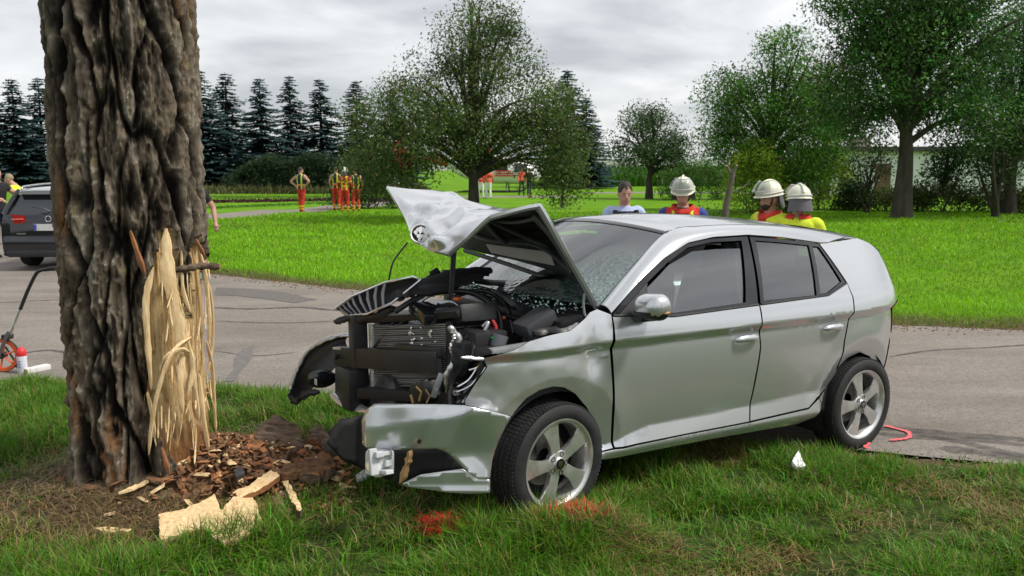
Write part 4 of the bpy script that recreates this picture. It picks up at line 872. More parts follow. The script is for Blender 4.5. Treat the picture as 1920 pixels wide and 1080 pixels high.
# ---- wheels
def wheel(ax, sg, steer):
    Wr = bpy.data.objects.new('wheel', None); COL.objects.link(Wr); Wr.parent = CAR; Wr.location = (ax, .755 * sg, .302); Wr.rotation_euler = (0, 0, (0 if sg > 0 else math.pi) + steer)
    MX = Matrix.Rotation(R(-90), 4, 'X')           # lathe axis z -> +y (outwards)
    prof = [(.218, -.085), (.225, -.10), (.255, -.110), (.285, -.108), (.298, -.098), (.3015, -.08), (.302, 0), (.3015, .08), (.298, .097), (.287, .106), (.262, .111), (.240, .107), (.2285, .098), (.222, .088)]
    tyre = MB().lathe(prof, 72, MX).build('tyre', rubber, Wr, smooth=35)
    tb = MB()
    for k in range(90):
        a = 2 * math.pi * k / 90
        for yy, ww, sk in ((-.078, .034, .5), (-.037, .030, .2), (0.0, .026, 0), (.037, .030, -.2), (.078, .034, -.5)):
            M_ = Matrix.Rotation(a + sk * .02, 4, 'Y') @ Matrix.Translation((0, yy, .3035)) @ Matrix.Rotation(sk * .6, 4, 'Z'); l, w_, h = .0082, ww / 2, .004
            tb.add([M_ @ Vector(c) for c in ((-l, -w_, -h), (l, -w_, -h), (l, w_, -h), (-l, w_, -h), (-l, -w_, h), (l, -w_, h), (l, w_, h), (-l, w_, h))], [(4, 5, 6, 7), (0, 1, 5, 4), (1, 2, 6, 5), (2, 3, 7, 6), (3, 0, 4, 7)])
    tag(tb.build('tread_blocks', rubber, Wr), kind='stuff')
    MB().lathe([(.205, -.09), (.200, -.02), (.198, .04), (.206, .075), (.214, .088), (.226, .094), (.231, .099), (.229, .104), (.222, .1035), (.212, .094), (.202, .080), (.198, .05)], 72, MX).build('rim', alloy, Wr, smooth=40)
    MB().lathe([(.05, -.02), (.14, -.02), (.14, -.032), (.05, -.032)], 40, MX).build('brake_disc', discm, Wr, smooth=30)
    MB().lathe([(.0, -.06), (.197, -.06), (.199, -.02)], 32, MX).build('wheel_back', voidm, Wr)
    MB().box((.125, .012, .03), (.07, .05, .15), Matrix.Rotation(R(12), 3, 'Y'), .3).build('brake_caliper', darkm, Wr, smooth=40)
    for k in range(5):
        a = 2 * math.pi * k / 5 + .3; sb = MB(); M_ = Matrix.Rotation(a, 4, 'Y'); Rg = []
        for z_, w_, yy, th in ((.03, .034, .082, .03), (.07, .030, .089, .028), (.11, .033, .092, .026), (.15, .040, .091, .025), (.185, .050, .088, .026), (.211, .058, .088, .03)):
            Rg.append([M_ @ Vector(c) for c in ((-w_, yy - .008, z_), (-w_ * .94, yy, z_), (0, yy + .003, z_), (w_ * .94, yy, z_), (w_, yy - .008, z_), (w_ * .62, yy - th - .012, z_), (-w_ * .62, yy - th - .012, z_))])
        sb.rings(Rg).build('spoke', alloy, Wr, smooth=35)
    hub = MB().lathe([(.066, .055), (.068, .082), (.062, .090), (.034, .092), (.033, .098), (.030, .1005), (.0, .101)], 32, MX); hb = hub.build('hub', alloy, Wr, smooth=30)
    MB().lathe([(.028, .101), (.028, .1035), (.0, .104)], 24, MX).build('centre_cap', blackg, hb, smooth=30)
    em = MB()
    for k, (x_, z_, l) in enumerate(((-.008, .004, .018), (.0, .006, .022), (.008, .004, .018), (.0, -.010, .012))): em.box((x_, .105, z_), (.004, .002, l), Matrix.Rotation((x_) * -25, 3, 'Y'))
    em.build('cap_emblem', chrome, hb)
    for k in range(5):
        a = 2 * math.pi * k / 5 + .3 + math.pi / 5; p = Vector((.050 * math.sin(a), 0, .050 * math.cos(a)))
        MB().lathe([(.013, .0905), (.013, .094), (.0105, .094), (.0100, .078), (.0, .078)], 14, Matrix.Translation(p) @ MX).build('bolt_hole', darkm, hb, smooth=30)
    return Wr
wheel(0, 1, R(7)); wheel(-2.47, 1, 0); wheel(0, -1, R(7)); wheel(-2.47, -1, 0)
# ---- underbody and cabin
MB().box((-1.25, 0, .25), (2.6, 1.35, .10), bev=.2).box((-2.75, 0, .40), (.55, 1.2, .35), bev=.2).build('floor_pan', voidm, CAR)
MB().box((-.55, 0, .86), (.34, 1.36, .30), bev=.25).build('dashboard', trimm, CAR, smooth=50)
sw = MB(); c = Vector((-.78, .36, .98)); Mw = Matrix.Translation(c) @ Matrix.Rotation(R(-65), 4, 'Y')
sw.tube([Mw @ Vector((.18 * math.cos(a), .18 * math.sin(a), 0)) for a in np.linspace(0, 2 * math.pi, 25)], .015, 8, caps=False).box(tuple(c), (.04, .14, .12), Matrix.Rotation(R(25), 3, 'Y')).tube([Mw @ Vector((0, -.18, 0)), Mw @ Vector((0, .18, 0))], .014, 6)
sw.build('steering_wheel', trimm, CAR, smooth=50)
for yy in (.36, -.36):
    seat = MB().box((-1.15, yy, .52), (.52, .48, .16), Matrix.Rotation(R(-8), 3, 'Y'), .4).build('front_seat', seatm, CAR, smooth=60)
    MB().box((-1.48, yy, .85), (.14, .47, .62), Matrix.Rotation(R(-16), 3, 'Y'), .4).build('backrest', seatm, seat, smooth=60); MB().box((-1.60, yy, 1.24), (.09, .26, .17), Matrix.Rotation(R(-12), 3, 'Y'), .4).tube([(-1.57, yy - .06, 1.1), (-1.59, yy - .06, 1.2)], .008, 6).tube([(-1.57, yy + .06, 1.1), (-1.59, yy + .06, 1.2)], .008, 6).build('headrest', seatm, seat, smooth=60)
seat = MB().box((-2.1, 0, .52), (.5, 1.25, .18), bev=.4).build('rear_bench', seatm, CAR, smooth=60); MB().box((-2.42, 0, .85), (.14, 1.22, .6), Matrix.Rotation(R(-14), 3, 'Y'), .4).build('backrest', seatm, seat, smooth=60)
for yy in (.36, -.36): MB().box((-2.5, yy, 1.17), (.08, .25, .12), bev=.4).build('headrest', seatm, seat, smooth=60)
MB().box((-1.9, 0, 1.385), (1.5, .9, .02)).build('headliner', mat('headliner', (.33, .33, .32), .95), CAR)
for s_ in (1, -1): MB().box((-1.45, .64 * s_, 1.16), (.10, .03, .46), Matrix.Rotation(R(24 * s_), 3, 'X')).build('pillar_trim', trimm, CAR)
# ---- bonnet, torn loose and folded
def H(px, py, y): return np.array(cu(px, py, y=y))
HG = np.array([
    [(-.375, .675, 1.045), H(1072, 521, .34), H(985, 489, .02), H(910, 473, -.28), H(866, 462, -.52)],
    [H(1068, 478, .645), H(1035, 440, .33) + (0, 0, .03), (-.16, .0, 1.42), (-.17, -.30, 1.45), (-.16, -.56, 1.46)],
    [H(1014, 381, .60), H(960, 392, .36), (.02, .02, 1.575), (-.02, -.28, 1.605), (-.02, -.55, 1.62)],
    [H(918, 404, .57), H(880, 396, .32), H(862, 384, .06), H(850, 366, -.20), H(820, 357, -.45)],
    [H(872, 447, .52), H(830, 432, .30), H(808, 410, .06), H(792, 385, -.20), H(765, 354, -.47)],
    [H(838, 477, .46), H(800, 466, .28), H(772, 440, .10), H(757, 405, -.18), H(725, 349, -.50)]])
def surf(G, n, m):
    A_ = np.array([catmull(r_, m) for r_ in G]); C_ = np.stack([catmull(A_[:, j], n) for j in range(A_.shape[1])], 1)
    ti = np.arange(C_.shape[0]) / n; lin = np.stack([np.stack([np.interp(ti, np.arange(len(G)), A_[:, j, k]) for k in range(3)], -1) for j in range(A_.shape[1])], 1)
    return .25 * C_ + .75 * lin
HS = surf(HG, 14, 18); hr, hc = HS.shape[:2]
uu, vv = np.meshgrid(np.linspace(0, 1, hc), np.linspace(0, 1, hr))
hn = np.cross(np.gradient(HS, axis=1), np.gradient(HS, axis=0)); hn /= np.linalg.norm(hn, axis=2, keepdims=True)
if hn[hr // 2, hc // 2, 2] < 0: hn = -hn
ck = sst(.34, .55, vv) * sst(1.02, .9, vv) * sst(.97, .6, uu) * sst(.0, .15, uu)
folds = .004 * vnoise(uu * 14, vv * 14, s=165); rg = np.random.default_rng(12)
for k_ in range(26):
    u0, v0 = rg.uniform(.05, .85), rg.uniform(.40, .98); an = rg.choice([.5, 2.3, 1.1]) + rg.normal(0, .35); ll = rg.uniform(.15, .45); du_, dv2 = math.cos(an), math.sin(an); t_ = np.clip((uu - u0) * du_ + (vv - v0) * dv2, 0, ll); dd_ = np.hypot(uu - u0 - t_ * du_, vv - v0 - t_ * dv2)
    folds = folds + rg.choice([-1, 1, 1]) * rg.uniform(.008, .026) * np.clip(1 - dd_ / rg.uniform(.05, .13), 0, 1)
HS2 = HS + hn * (ck * folds)[..., None]
hood = grid_mesh('bonnet', HS2 if np.cross(HS[0, 1] - HS[0, 0], HS[1, 0] - HS[0, 0])[2] < 0 else HS2, silver, CAR, thick=0)
liner = mat('bonnet_underside', (.06, .068, .066), .5, .3, var=.3, vscale=5, bump=.1)
inner = HS2 - hn * .016; k0, k1 = 0, hr
# underside skin plus folded rim
iv = inner.reshape(-1, 3); idx = np.arange(hr * hc).reshape(hr, hc); q = np.stack([idx[:-1, :-1], idx[:-1, 1:], idx[1:, 1:], idx[1:, :-1]], -1).reshape(-1, 4)
mk('bonnet_underside', iv, q, liner, hood)
per = list(idx[0, :]) + list(idx[1:, -1]) + list(idx[-1, -2::-1]) + list(idx[-2:0:-1, 0]); V = np.concatenate([HS2.reshape(-1, 3)[per], iv[per] ]); n = len(per)
mk('bonnet_rim', V, [(i, (i + 1) % n, n + (i + 1) % n, n + i) for i in range(n)], silver, hood, smooth=False)
def hp(u, v, o): i, j = min(hr - 1, int(v * (hr - 1))), min(hc - 1, int(u * (hc - 1))); return Vector(HS2[i, j] - hn[i, j] * o)
# flange turned in along the near edge (light grey) and inner frame ribs
fl_ = np.array([[HS2[i, int(t * 5)] - hn[i, int(t * 5)] * (.018 + .012 * math.sin(t * 3.1)) for t in np.linspace(0, 1, 4)] for i in range(0, hr)]); grid_mesh('bonnet_flange', fl_, mat('primer_grey', (.40, .42, .41), .45, .3), hood)
rib = mat('bonnet_frame', (.13, .145, .14), .42, .3, var=.2, bump=.1)
for nm, pts in (('frame_rib', [(.10, .36), (.35, .30), (.6, .29), (.8, .31)]), ('frame_rib', [(.12, .10), (.35, .13), (.6, .14), (.8, .13)]), ('frame_rib', [(.10, .12), (.09, .25), (.12, .38)]), ('frame_rib', [(.50, .14), (.52, .22), (.5, .29)]), ('frame_rib', [(.30, .13), (.42, .22), (.48, .30)])):
    MB().tube(catmull([hp(u, v, .03) for u, v in pts], 6), .020, 8, flat=.6).build(nm, rib, hood, smooth=50)
st0, st1, st2 = hp(.30, .07, .045), hp(.66, .05, .045), hp(.66, .11, .045); nn_ = (st1 - st0).cross(st2 - st0).normalized() * .002
MB().add([st0, st1, st2, hp(.30, .12, .045), st0 + nn_, st1 + nn_, st2 + nn_, hp(.30, .12, .045) + nn_], [(0, 1, 2, 3), (7, 6, 5, 4), (0, 4, 5, 1), (1, 5, 6, 2), (2, 6, 7, 3), (3, 7, 4, 0)]).build('label_sticker', mat('sticker_paper', (.62, .58, .57), .7, var=.05), hood)
mb = MB(); mb.tube(catmull([hp(.02, .02, .02), hp(.2, .0, .05), hp(.55, -.0, .06), hp(.9, .0, .04)], 8), .014, 8); mb.build('bonnet_rear_beam', rib, hood, smooth=50)
# dark sound mat
g_ = np.array([[HS2[i, j] - hn[i, j] * .024 for j in range(int(hc * .16), int(hc * .86))] for i in range(int(hr * .16), int(hr * .30))]); grid_mesh('sound_mat', g_, voidm, hood)
# round emblem on the nose of the bonnet: ring, dark field, winged arrow
_a, _b = cproj(HS2); _k = np.unravel_index(np.argmin(np.hypot(_a - 788, _b - 441)), _a.shape); ec = HS2[_k]
i_, j_ = np.unravel_index(np.argmin(np.linalg.norm(HS2 - ec, axis=2)), (hr, hc)); en = Vector(np.array(CC) - ec).normalized() * .65 + Vector(hn[i_, j_]) * .35; en.normalize()
up_ = Vector((.15, 0.25, 1)); ex2 = up_.cross(en).normalized(); ey2 = en.cross(ex2); EM = Matrix(((ex2.x, ey2.x, en.x, ec[0]), (ex2.y, ey2.y, en.y, ec[1]), (ex2.z, ey2.z, en.z, ec[2]), (0, 0, 0, 1))) @ Matrix.Translation((0, 0, .016))
white = mat('emblem_white', (.8, .8, .8), .4, .2)
emb = MB().lathe([(.0, -.02), (.046, -.02), (.046, .004), (.0, .0045)], 36, EM).build('emblem', mat('emblem_black', (.012, .012, .013), .6, spec=.2), hood, smooth=30)
MB().lathe([(.045, -.02), (.0525, -.018), (.0525, .006), (.049, .009), (.0445, .006), (.0445, .003)], 36, EM).build('emblem_ring', white, emb, smooth=40)
aw = MB()
for poly in ([(-.008, .036), (.006, .038), (.010, .010), (.0, -.004), (-.012, .012)], [(.010, .036), (.022, .028), (.020, .004), (.011, .006)], [(-.011, .034), (-.024, .024), (-.022, .004), (-.013, .012)], [(.025, .024), (.034, .012), (.028, -.010), (.021, .001)], [(-.028, .018), (-.036, .004), (-.020, -.012), (-.014, .006)], [(-.016, -.004), (.020, -.004), (.014, -.020), (.006, -.030), (.007, -.040), (-.007, -.040), (-.006, -.028), (-.016, -.018)]):
    aw.slab(poly, .004, EM @ Matrix.Translation((0, 0, .003)))
aw.build('emblem_arrow', white, emb)
# hinge arm, prop rod, gas strut remains, cable
MB().tube(catmull([H(1118, 592, .66), H(1100, 596, .64), H(1094, 575, .63), H(1096, 550, .63)], 6), .014, 8, flat=.5).build('bonnet_hinge', mat('primer_grey'), CAR, smooth=50)
MB().tube([H(851, 470, .40), H(848, 520, .38), H(845, 562, .36)], [.015, .013, .012], 7).build('prop_bracket', blackp, CAR, smooth=50)
MB().tube(catmull([H(764, 455, .12), H(738, 490, .10), H(729, 525, .08)], 8), .005, 6).build('release_cable', blackp, CAR, smooth=True)
# ---- front end wreckage, each piece a part
eng = mat('engine_block', (.05, .05, .052), .5, .5, var=.5, vscale=9, bump=.4, bscale=30); hose = mat('rubber_hose', (.012, .012, .013), .45, var=.3)
MB().box((.0, 0, .58), (.42, .74, .50), bev=.12).box((.05, -.22, .80), (.36, .34, .12), bev=.25).build('engine', eng, CAR, smooth=40)
MB().box((-.33, 0, .70), (.05, 1.30, .62), bev=.2).build('bulkhead', voidm, CAR)
MB().box((-.25, 0, .965), (.20, 1.28, .07), Matrix.Rotation(R(12), 3, 'Y'), .3).build('cowl_panel', blackp, CAR, smooth=40)
for s_ in (1, -1): MB().box((.02, .60 * s_, .70), (.62, .10, .34), bev=.2).build('inner_wing', darkm, CAR, smooth=40)
MB().box((-.02, .635, .865), (.60, .055, .05), Matrix.Rotation(R(3), 3, 'Y'), .3).build('wing_rail', mat('wing_rail_silver', (.42, .44, .45), .4, .5, var=.1), CAR, smooth=40)
# radiator with tanks and fine fins
def beam(name, A_, B_, hgt, dep, m, parent, bev=.15, tw=0.0):
    A_, B_ = Vector(A_), Vector(B_); d = B_ - A_; M3 = d.to_track_quat('Y', 'Z').to_matrix() @ Matrix.Rotation(tw, 3, 'Y'); return MB().box((A_ + B_) / 2, (dep, d.length, hgt), M3, bev).build(name, m, parent, smooth=40)
finm = mat('radiator_fins', (.45, .45, .44), .45, .6, col2=(.65, .65, .63), vscale=4, bump=.2)
RA, RB, RC_, RD = H(697, 611, -.28), H(842, 606, .30), H(842, 724, .30), H(700, 724, -.27)
RA, RB, RC_, RD = [Vector(p) for p in (RA, RB, RC_, RD)]
rad_ = MB(); rn = (RB - RA).cross(RD - RA).normalized()
if rn.x < 0: rn = -rn
rad_.add([RA, RB, RC_, RD, RA - rn * .03, RB - rn * .03, RC_ - rn * .03, RD - rn * .03], [(0, 1, 2, 3), (4, 7, 6, 5), (0, 4, 5, 1), (1, 5, 6, 2), (2, 6, 7, 3), (3, 7, 4, 0)])
radi = rad_.build('radiator', mat('radiator_core', (.10, .10, .10), .6, .5, var=.3, vscale=6), CAR)
for k in range(30):
    t = (k + .5) / 30; a0, b0_ = RA.lerp(RD, t), RB.lerp(RC_, t); w1 = Vector((0, 0, .004 * math.sin(k * 2.1))); mid_ = (a0 + b0_) / 2 + rn * (.004 + .008 * random.random()) + w1
    MB().tube([a0 + rn * .004, a0.lerp(mid_, .5) + rn * .003, mid_, b0_.lerp(mid_, .5) + rn * .003, b0_ + rn * .004], .0042, 5, flat=.6).build('cooling_fin', finm, radi)
for a0, b0_, nm in ((RA, RD, 'radiator_tank'), (RB, RC_, 'radiator_tank')): MB().tube([a0 + (a0 - b0_) * .03, (a0 + b0_) / 2, b0_], .018, 10).build(nm, alu if a0 is RA else blackp, radi, smooth=50)
scr = MB()
for k in range(16):
    p = RA.lerp(RB, random.uniform(.45, .95)).lerp(RD.lerp(RC_, random.uniform(.45, .95)), random.uniform(.0, .38)) + rn * .012; d = (RB - RA).normalized() * random.uniform(-.03, .05) + Vector((0, 0, random.uniform(-.03, .03))); sliver(scr, [p, p + d * .6 + rn * .004, p + d], random.uniform(.006, .018), .002, face=rn, seed=k, n=3)
scr.build('torn_fin_foil', mat('crushed_foil', (.8, .8, .8), .3, .8), radi)
sup = blackp
beam('crash_beam', H(632, 668, -.52), H(822, 679, .30), .115, .05, blackp, CAR); beam('crash_beam_flange', H(632, 652, -.52) + (.01, 0, 0), H(690, 655, -.30) + (.01, 0, 0), .012, .05, alu, CAR); beam('crash_beam_lip', H(745, 652, -.02), H(826, 660, .30), .05, .04, blackp, CAR)
MB().lathe([(.0, .0), (.016, 0), (.016, .012), (.0, .014)], 14, Matrix.Translation(H(640, 668, -.48) + (.03, 0, 0)) @ Matrix.Rotation(R(90), 4, 'Y')).build('beam_bolt', darkm, CAR, smooth=40)
beam('support_post', H(670, 590, -.36), H(676, 760, -.36), .09, .08, blackp, CAR); beam('support_post', H(868, 640, .46), H(850, 760, .42), .07, .08, darkm, CAR); beam('cross_strut', H(760, 598, -.05), H(712, 655, -.22), .02, .02, blackp, CAR); beam('cross_strut', H(745, 596, -.10), H(700, 655, -.26), .016, .02, blackp, CAR)
beam('slam_panel', H(680, 597, -.34), H(865, 585, .34), .04, .07, blackp, CAR, tw=.3); beam('lower_support', H(680, 735, -.30), H(850, 745, .36), .06, .10, voidm, CAR)
# folded condenser edge and hoses on the near side
MB().tube(catmull([H(842, 612, .40), H(862, 640, .42), H(850, 680, .44), H(838, 705, .42), H(842, 735, .40)], 6), [.012 + .008 * abs(math.sin(i)) for i in range(25)], 8).build('bent_pipe', alu, CAR, smooth=50)
mb = MB()
for k in range(9): mb.box(H(848 + 3 * math.sin(k), 624 + k * 6, .43), (.015, .025, .012), Matrix.Rotation(k * .5, 3, 'X'), .3)
mb.build('crimped_edge', alu, CAR)
for i, (P, r_, mm, nm) in enumerate([
    ([(905, 575, .30), (925, 603, .36), (930, 618, .38), (922, 640, .38), (914, 660, .36)], .011, mat('red_cable', (.62, .03, .03), .35, coat=.3), 'battery_cable'),
    ([(740, 585, .0), (800, 552, .05), (880, 548, .15), (930, 580, .28), (940, 620, .35)], .016, hose, 'rubber_hose'), ([(840, 560, .10), (905, 545, .12), (950, 575, .22), (965, 625, .38)], .012, hose, 'rubber_hose'),
    ([(770, 578, .05), (800, 556, .05), (815, 552, .06)], .013, alu, 'metal_pipe'), ([(890, 640, .42), (880, 690, .46), (868, 735, .46)], .018, hose, 'rubber_hose'), ([(940, 590, .25), (975, 600, .35), (1010, 625, .5)], .016, hose, 'rubber_hose'),
    ([(700, 600, -.25), (725, 575, -.2), (760, 590, -.1)], .014, hose, 'rubber_hose'), ([(905, 612, .36), (915, 605, .38), (908, 622, .38), (902, 632, .36)], .012, alu, 'battery_terminal'), ([(960, 600, .2), (990, 570, .2), (1040, 590, .35)], .010, hose, 'wiring_loom'), ([(820, 570, .1), (860, 590, .2), (900, 570, .2)], .009, hose, 'wiring_loom')]):
    MB().tube(catmull([H(*p) for p in P], 7), r_, 8).build(nm, mm, CAR, smooth=50)
MB().box(H(885, 590, .28), (.22, .16, .10), Matrix.Rotation(R(20), 3, 'X'), .2).build('air_box', blackp, CAR, smooth=40); MB().box(H(905, 650, .36), (.20, .18, .19), bev=.1).build('battery', mat('battery_case', (.02, .02, .022), .5), CAR, smooth=40)
MB().box(H(820, 585, .12), (.26, .20, .07), Matrix.Rotation(R(-14), 3, 'X'), .3).build('engine_cover', blackg, CAR, smooth=40)
MB().tube([H(932, 650, .46), H(938, 628, .46)], [.04, .045], 12).build('washer_bottle', mat('grey_plastic', (.16, .17, .18), .6), CAR, smooth=50); MB().tube([H(926, 636, .46), H(924, 631, .46)], [.014, .012], 10).build('filler_cap', mat('green_cap', (.02, .30, .10), .5), CAR, smooth=50)
MB().box(H(1003, 604, .50), (.20, .15, .08), Matrix.Rotation(R(25), 3, 'Y'), .25).build('fuse_box', mat('fuse_box_grey', (.05, .052, .058), .5), CAR, smooth=40)
MB().lathe([(.0, .02), (.06, .02), (.085, .0), (.09, -.06)], 22, Matrix.Translation((-.10, .52, .90))).build('strut_mount', darkm, CAR, smooth=40)
for (px, py, y) in ((858, 560, .2), (958, 562, .2), (940, 596, .3)): MB().box(H(px, py, y), (.05, .03, .015), Matrix.Rotation(.5, 3, 'Z'), .3).build('cable_clip', mat('orange_clip', (.75, .16, .04), .5), CAR)
# torn black trim lying across the bay and on the windscreen foot
def torn(name, pts, wd, m, th=.02, par=CAR, seed=0, face=(.5, .6, .6)): return sliver(MB(), [H(*p) for p in pts], wd, th, face=face, seed=seed, jag=.6, n=8).build(name, m, par, smooth=40)
torn('torn_trim', [(735, 560, -.05), (790, 535, .0), (850, 515, .05), (920, 508, .0)], .16, voidm, seed=3, face=(.2, .3, 1)); torn('torn_trim', [(800, 528, -.1), (816, 512, -.1), (822, 506, -.1)], .05, voidm, seed=4)
torn('torn_trim', [(890, 528, .0), (940, 532, -.05), (1000, 527, -.1), (1030, 522, -.1)], .05, blackp, seed=6, face=(.3, .3, 1)); torn('torn_trim', [(955, 516, -.15), (990, 520, -.12), (1035, 514, -.1)], .018, blackp, seed=8)
torn('torn_trim', [(930, 545, .2), (985, 580, .3), (1035, 612, .5)], .10, blackp, seed=9, face=(.3, .5, 1)); torn('torn_trim', [(1000, 626, .58), (1060, 615, .62), (1090, 600, .62)], .06, blackp, seed=10, face=(0, .3, 1)); torn('torn_trim', [(870, 610, .3), (890, 640, .4), (885, 670, .44)], .06, darkm, seed=12)
torn('wood_scrap', [(996, 513, -.05), (1020, 509, -.05), (1040, 512, -.05)], .03, pale_w, seed=11, th=.012, face=(.3, .3, 1))
# glass crumbs along the foot of the windscreen
cr2 = MB(); rg = np.random.default_rng(2)
for k in range(260):
    t = rg.uniform(-.6, .9); p = WSG[0, int((t + 1) / 2 * 40)] + np.array([rg.uniform(-.02, .12), rg.normal(0, .02), rg.uniform(-.05, .01)]); s_ = rg.uniform(.003, .009)
    cr2.box(tuple(p), (s_, s_ * 1.2, s_ * .6), Matrix.Rotation(rg.uniform(0, 3), 3, 'Z') @ Matrix.Rotation(rg.uniform(0, 3), 3, 'X'), 0)
tag(cr2.build('glass_crumbs', mat('glass_crumb', (.45, .68, .62), .1, coat=1.0), CAR), kind='stuff')
# ---- grille torn up and back: chrome frame, dark backing, slats
GRc = [Vector(H(*p)) for p in ((630, 578, -.47), (660, 556, -.36), (722, 530, -.14), (775, 519, .02), (790, 524, .06), (735, 568, -.02), (690, 588, -.22), (652, 592, -.40))]
gri = MB().tube([tuple(p) for p in GRc] + [tuple(GRc[0]), tuple(GRc[1])], .011, 8, caps=False, flat=.7).build('grille_frame', chrome, CAR, smooth=50)
cen_g = sum(GRc, Vector()) / 8; P_ = np.array([tuple(p) for p in GRc]); dn = (cen_g - CC).normalized() * .03; MB().add([tuple(p + np.array(dn)) for p in P_] + [tuple(cen_g + dn)], [(i, (i + 1) % len(P_), len(P_)) for i in range(len(P_))]).build('grille_backing', voidm, gri)
top_c = catmull(GRc[:4], 8); bot_c = catmull([GRc[7], GRc[6], GRc[5]], 12)
for k in range(8):
    t = .10 + .085 * k; a0 = Vector(top_c[int(t * (len(top_c) - 1))]); b0_ = Vector(bot_c[int(t * 1.15 * (len(bot_c) - 1)) if t * 1.15 < 1 else -1]); MB().tube([a0, a0.lerp(b0_, .45) + Vector((.012, .004, .004)), b0_], [.007, .010, .007], 6, flat=.6).build('grille_slat', mat('slat_grey', (.22, .22, .23), .3, .5), gri, smooth=50)
torn('torn_trim', [(628, 605, -.46), (650, 598, -.40), (690, 596, -.25), (740, 580, -.05)], .04, blackp, seed=21); torn('torn_trim', [(740, 552, -.05), (790, 545, .05), (850, 530, .1), (905, 518, .1)], .12, voidm, seed=23, face=(.2, .2, 1))
# ---- far bumper corner: black inner skin with a silver edge
T_ = [H(*p) for p in ((658, 629, -.72), (625, 634, -.80), (598, 645, -.86), (576, 662, -.90), (561, 688, -.92), (549, 715, -.93), (543, 738, -.93))]
B_ = [H(*p) for p in ((655, 655, -.66), (640, 672, -.68), (628, 690, -.70), (612, 705, -.74), (592, 722, -.80), (570, 745, -.88), (548, 756, -.92))]
Ta, Ba = catmull(T_, 5), catmull(B_, 5); G = np.array([Ta + (Ba - Ta) * t + np.array([.0, -.07, 0]) * math.sin(math.pi * t) for t in np.linspace(0, 1, 9)])
frb = grid_mesh('far_bumper_corner', G, blackp, CAR); grid_mesh('outer_skin', G + (G - np.array(CC)) / np.linalg.norm(G - np.array(CC), axis=2, keepdims=True) * .02, silver, frb)
sliver(MB(), [p + np.array([0, -.005, .006]) for p in Ta[::4]], .022, .006, face=(.3, .8, .5), seed=31, jag=.4, taper=False).build('torn_edge', silver, frb, smooth=50)
fl2 = MB(); Rg = []
for i in range(9):
    t = i / 8; c = Vector(H(578 + 52 * t, 712 - 4 * t, -.72)); r_ = .058 * math.sin(math.pi * (.12 + .80 * t)) ** .6; Rg.append([c + Vector((0, r_ * .5 * math.cos(a), r_ * math.sin(a))) for a in np.linspace(0, 2 * math.pi, 14, endpoint=False)])
fl2.rings(Rg).build('far_lamp_housing', blackg, frb, smooth=60); MB().box(H(592, 716, -.68), (.006, .03, .035)).build('white_sticker', white, frb)
torn('torn_trim', [(545, 742, -.92), (556, 752, -.88), (575, 738, -.80), (600, 735, -.76)], .05, blackp, seed=33, par=frb)
# silver strip of bumper hanging below the radiator, fan shroud, wheel housings
sliver(MB(), [H(*p) for p in ((621, 738, -.52), (640, 752, -.44), (665, 762, -.34), (700, 773, -.18))], .055, .008, face=(.5, .5, .7), seed=35, n=8).build('bumper_strip', silver, CAR, smooth=50)
MB().lathe([(.0, .02), (.12, .02), (.14, .0), (.14, -.08), (.0, -.08)], 26, Matrix.Translation(H(720, 745, -.15)) @ Matrix.Rotation(R(80), 4, 'Y')).build('fan_motor', mat('fan_grey', (.06, .06, .065), .5, var=.4), CAR, smooth=40)
MB().box(H(655, 725, -.42), (.10, .22, .24), bev=.2).build('charcoal_duct', blackp, CAR, smooth=40); MB().box(H(800, 735, .22), (.12, .18, .12), Matrix.Rotation(.4, 3, 'X'), .2).build('horn_bracket', darkm, CAR, smooth=40)
for (px, py) in ((818, 729), (822, 737)): MB().lathe([(.0, .0), (.014, 0), (.014, .01), (.0, .012)], 12, Matrix.Translation(H(px, py, .36)) @ Matrix.Rotation(R(70), 4, 'Y') @ Matrix.Rotation(R(-20), 4, 'X')).build('bracket_bolt', alu, CAR, smooth=40)
beam('bracket', H(828, 700, .38), H(812, 745, .36), .03, .012, mat('wing_rail_silver'), CAR)
for P, r_ in (([(780, 725, .3), (790, 735, .32), (786, 752, .32)], .006), ([(798, 730, .3), (806, 742, .32), (800, 756, .32)], .006), ([(770, 740, .26), (775, 756, .28)], .008)): MB().tube([H(*p) for p in P], r_, 6).build('loose_wire', mat('brass_wire', (.35, .24, .10), .4, .7), CAR)
# ---- near headlamp: dark bowl behind the fender edge, chrome blades
hl = [H(*p) for p in ((908, 676, .66), (912, 688, .665), (893, 718, .66), (870, 754, .60), (852, 752, .52), (846, 726, .48), (862, 698, .52), (880, 678, .58))]
P_ = catmull(hl, 4, closed=True); cen_h = np.mean(P_, axis=0) + np.array([-.07, -.03, 0]); hlb = MB().add([tuple(p) for p in P_] + [tuple((p + cen_h) / 2 + np.array([-.03, -.01, 0])) for p in P_] + [tuple(cen_h)], [(i, (i + 1) % len(P_), len(P_) + (i + 1) % len(P_), len(P_) + i) for i in range(len(P_))] + [(len(P_) + i, len(P_) + (i + 1) % len(P_), 2 * len(P_)) for i in range(len(P_))]).build('headlamp', blackg, CAR, smooth=40)
for P, r_ in (([(850, 730, .50), (878, 714, .56), (894, 692, .60)], .007), ([(852, 737, .51), (884, 722, .57), (902, 694, .62)], .005), ([(880, 694, .57), (894, 690, .6), (900, 684, .62)], .006), ([(868, 755, .60), (893, 720, .655), (911, 689, .66)], .006)): MB().tube(catmull([H(*p) for p in P], 5), r_, 6).build('headlamp_blade', chrome, hlb, smooth=50)
MB().box(H(855, 736, .50), (.03, .03, .025), bev=.2).build('lamp_bulb', white, hlb); torn('torn_trim', [(848, 720, .5), (844, 745, .52), (846, 768, .56)], .02, blackp, seed=41, par=hlb)
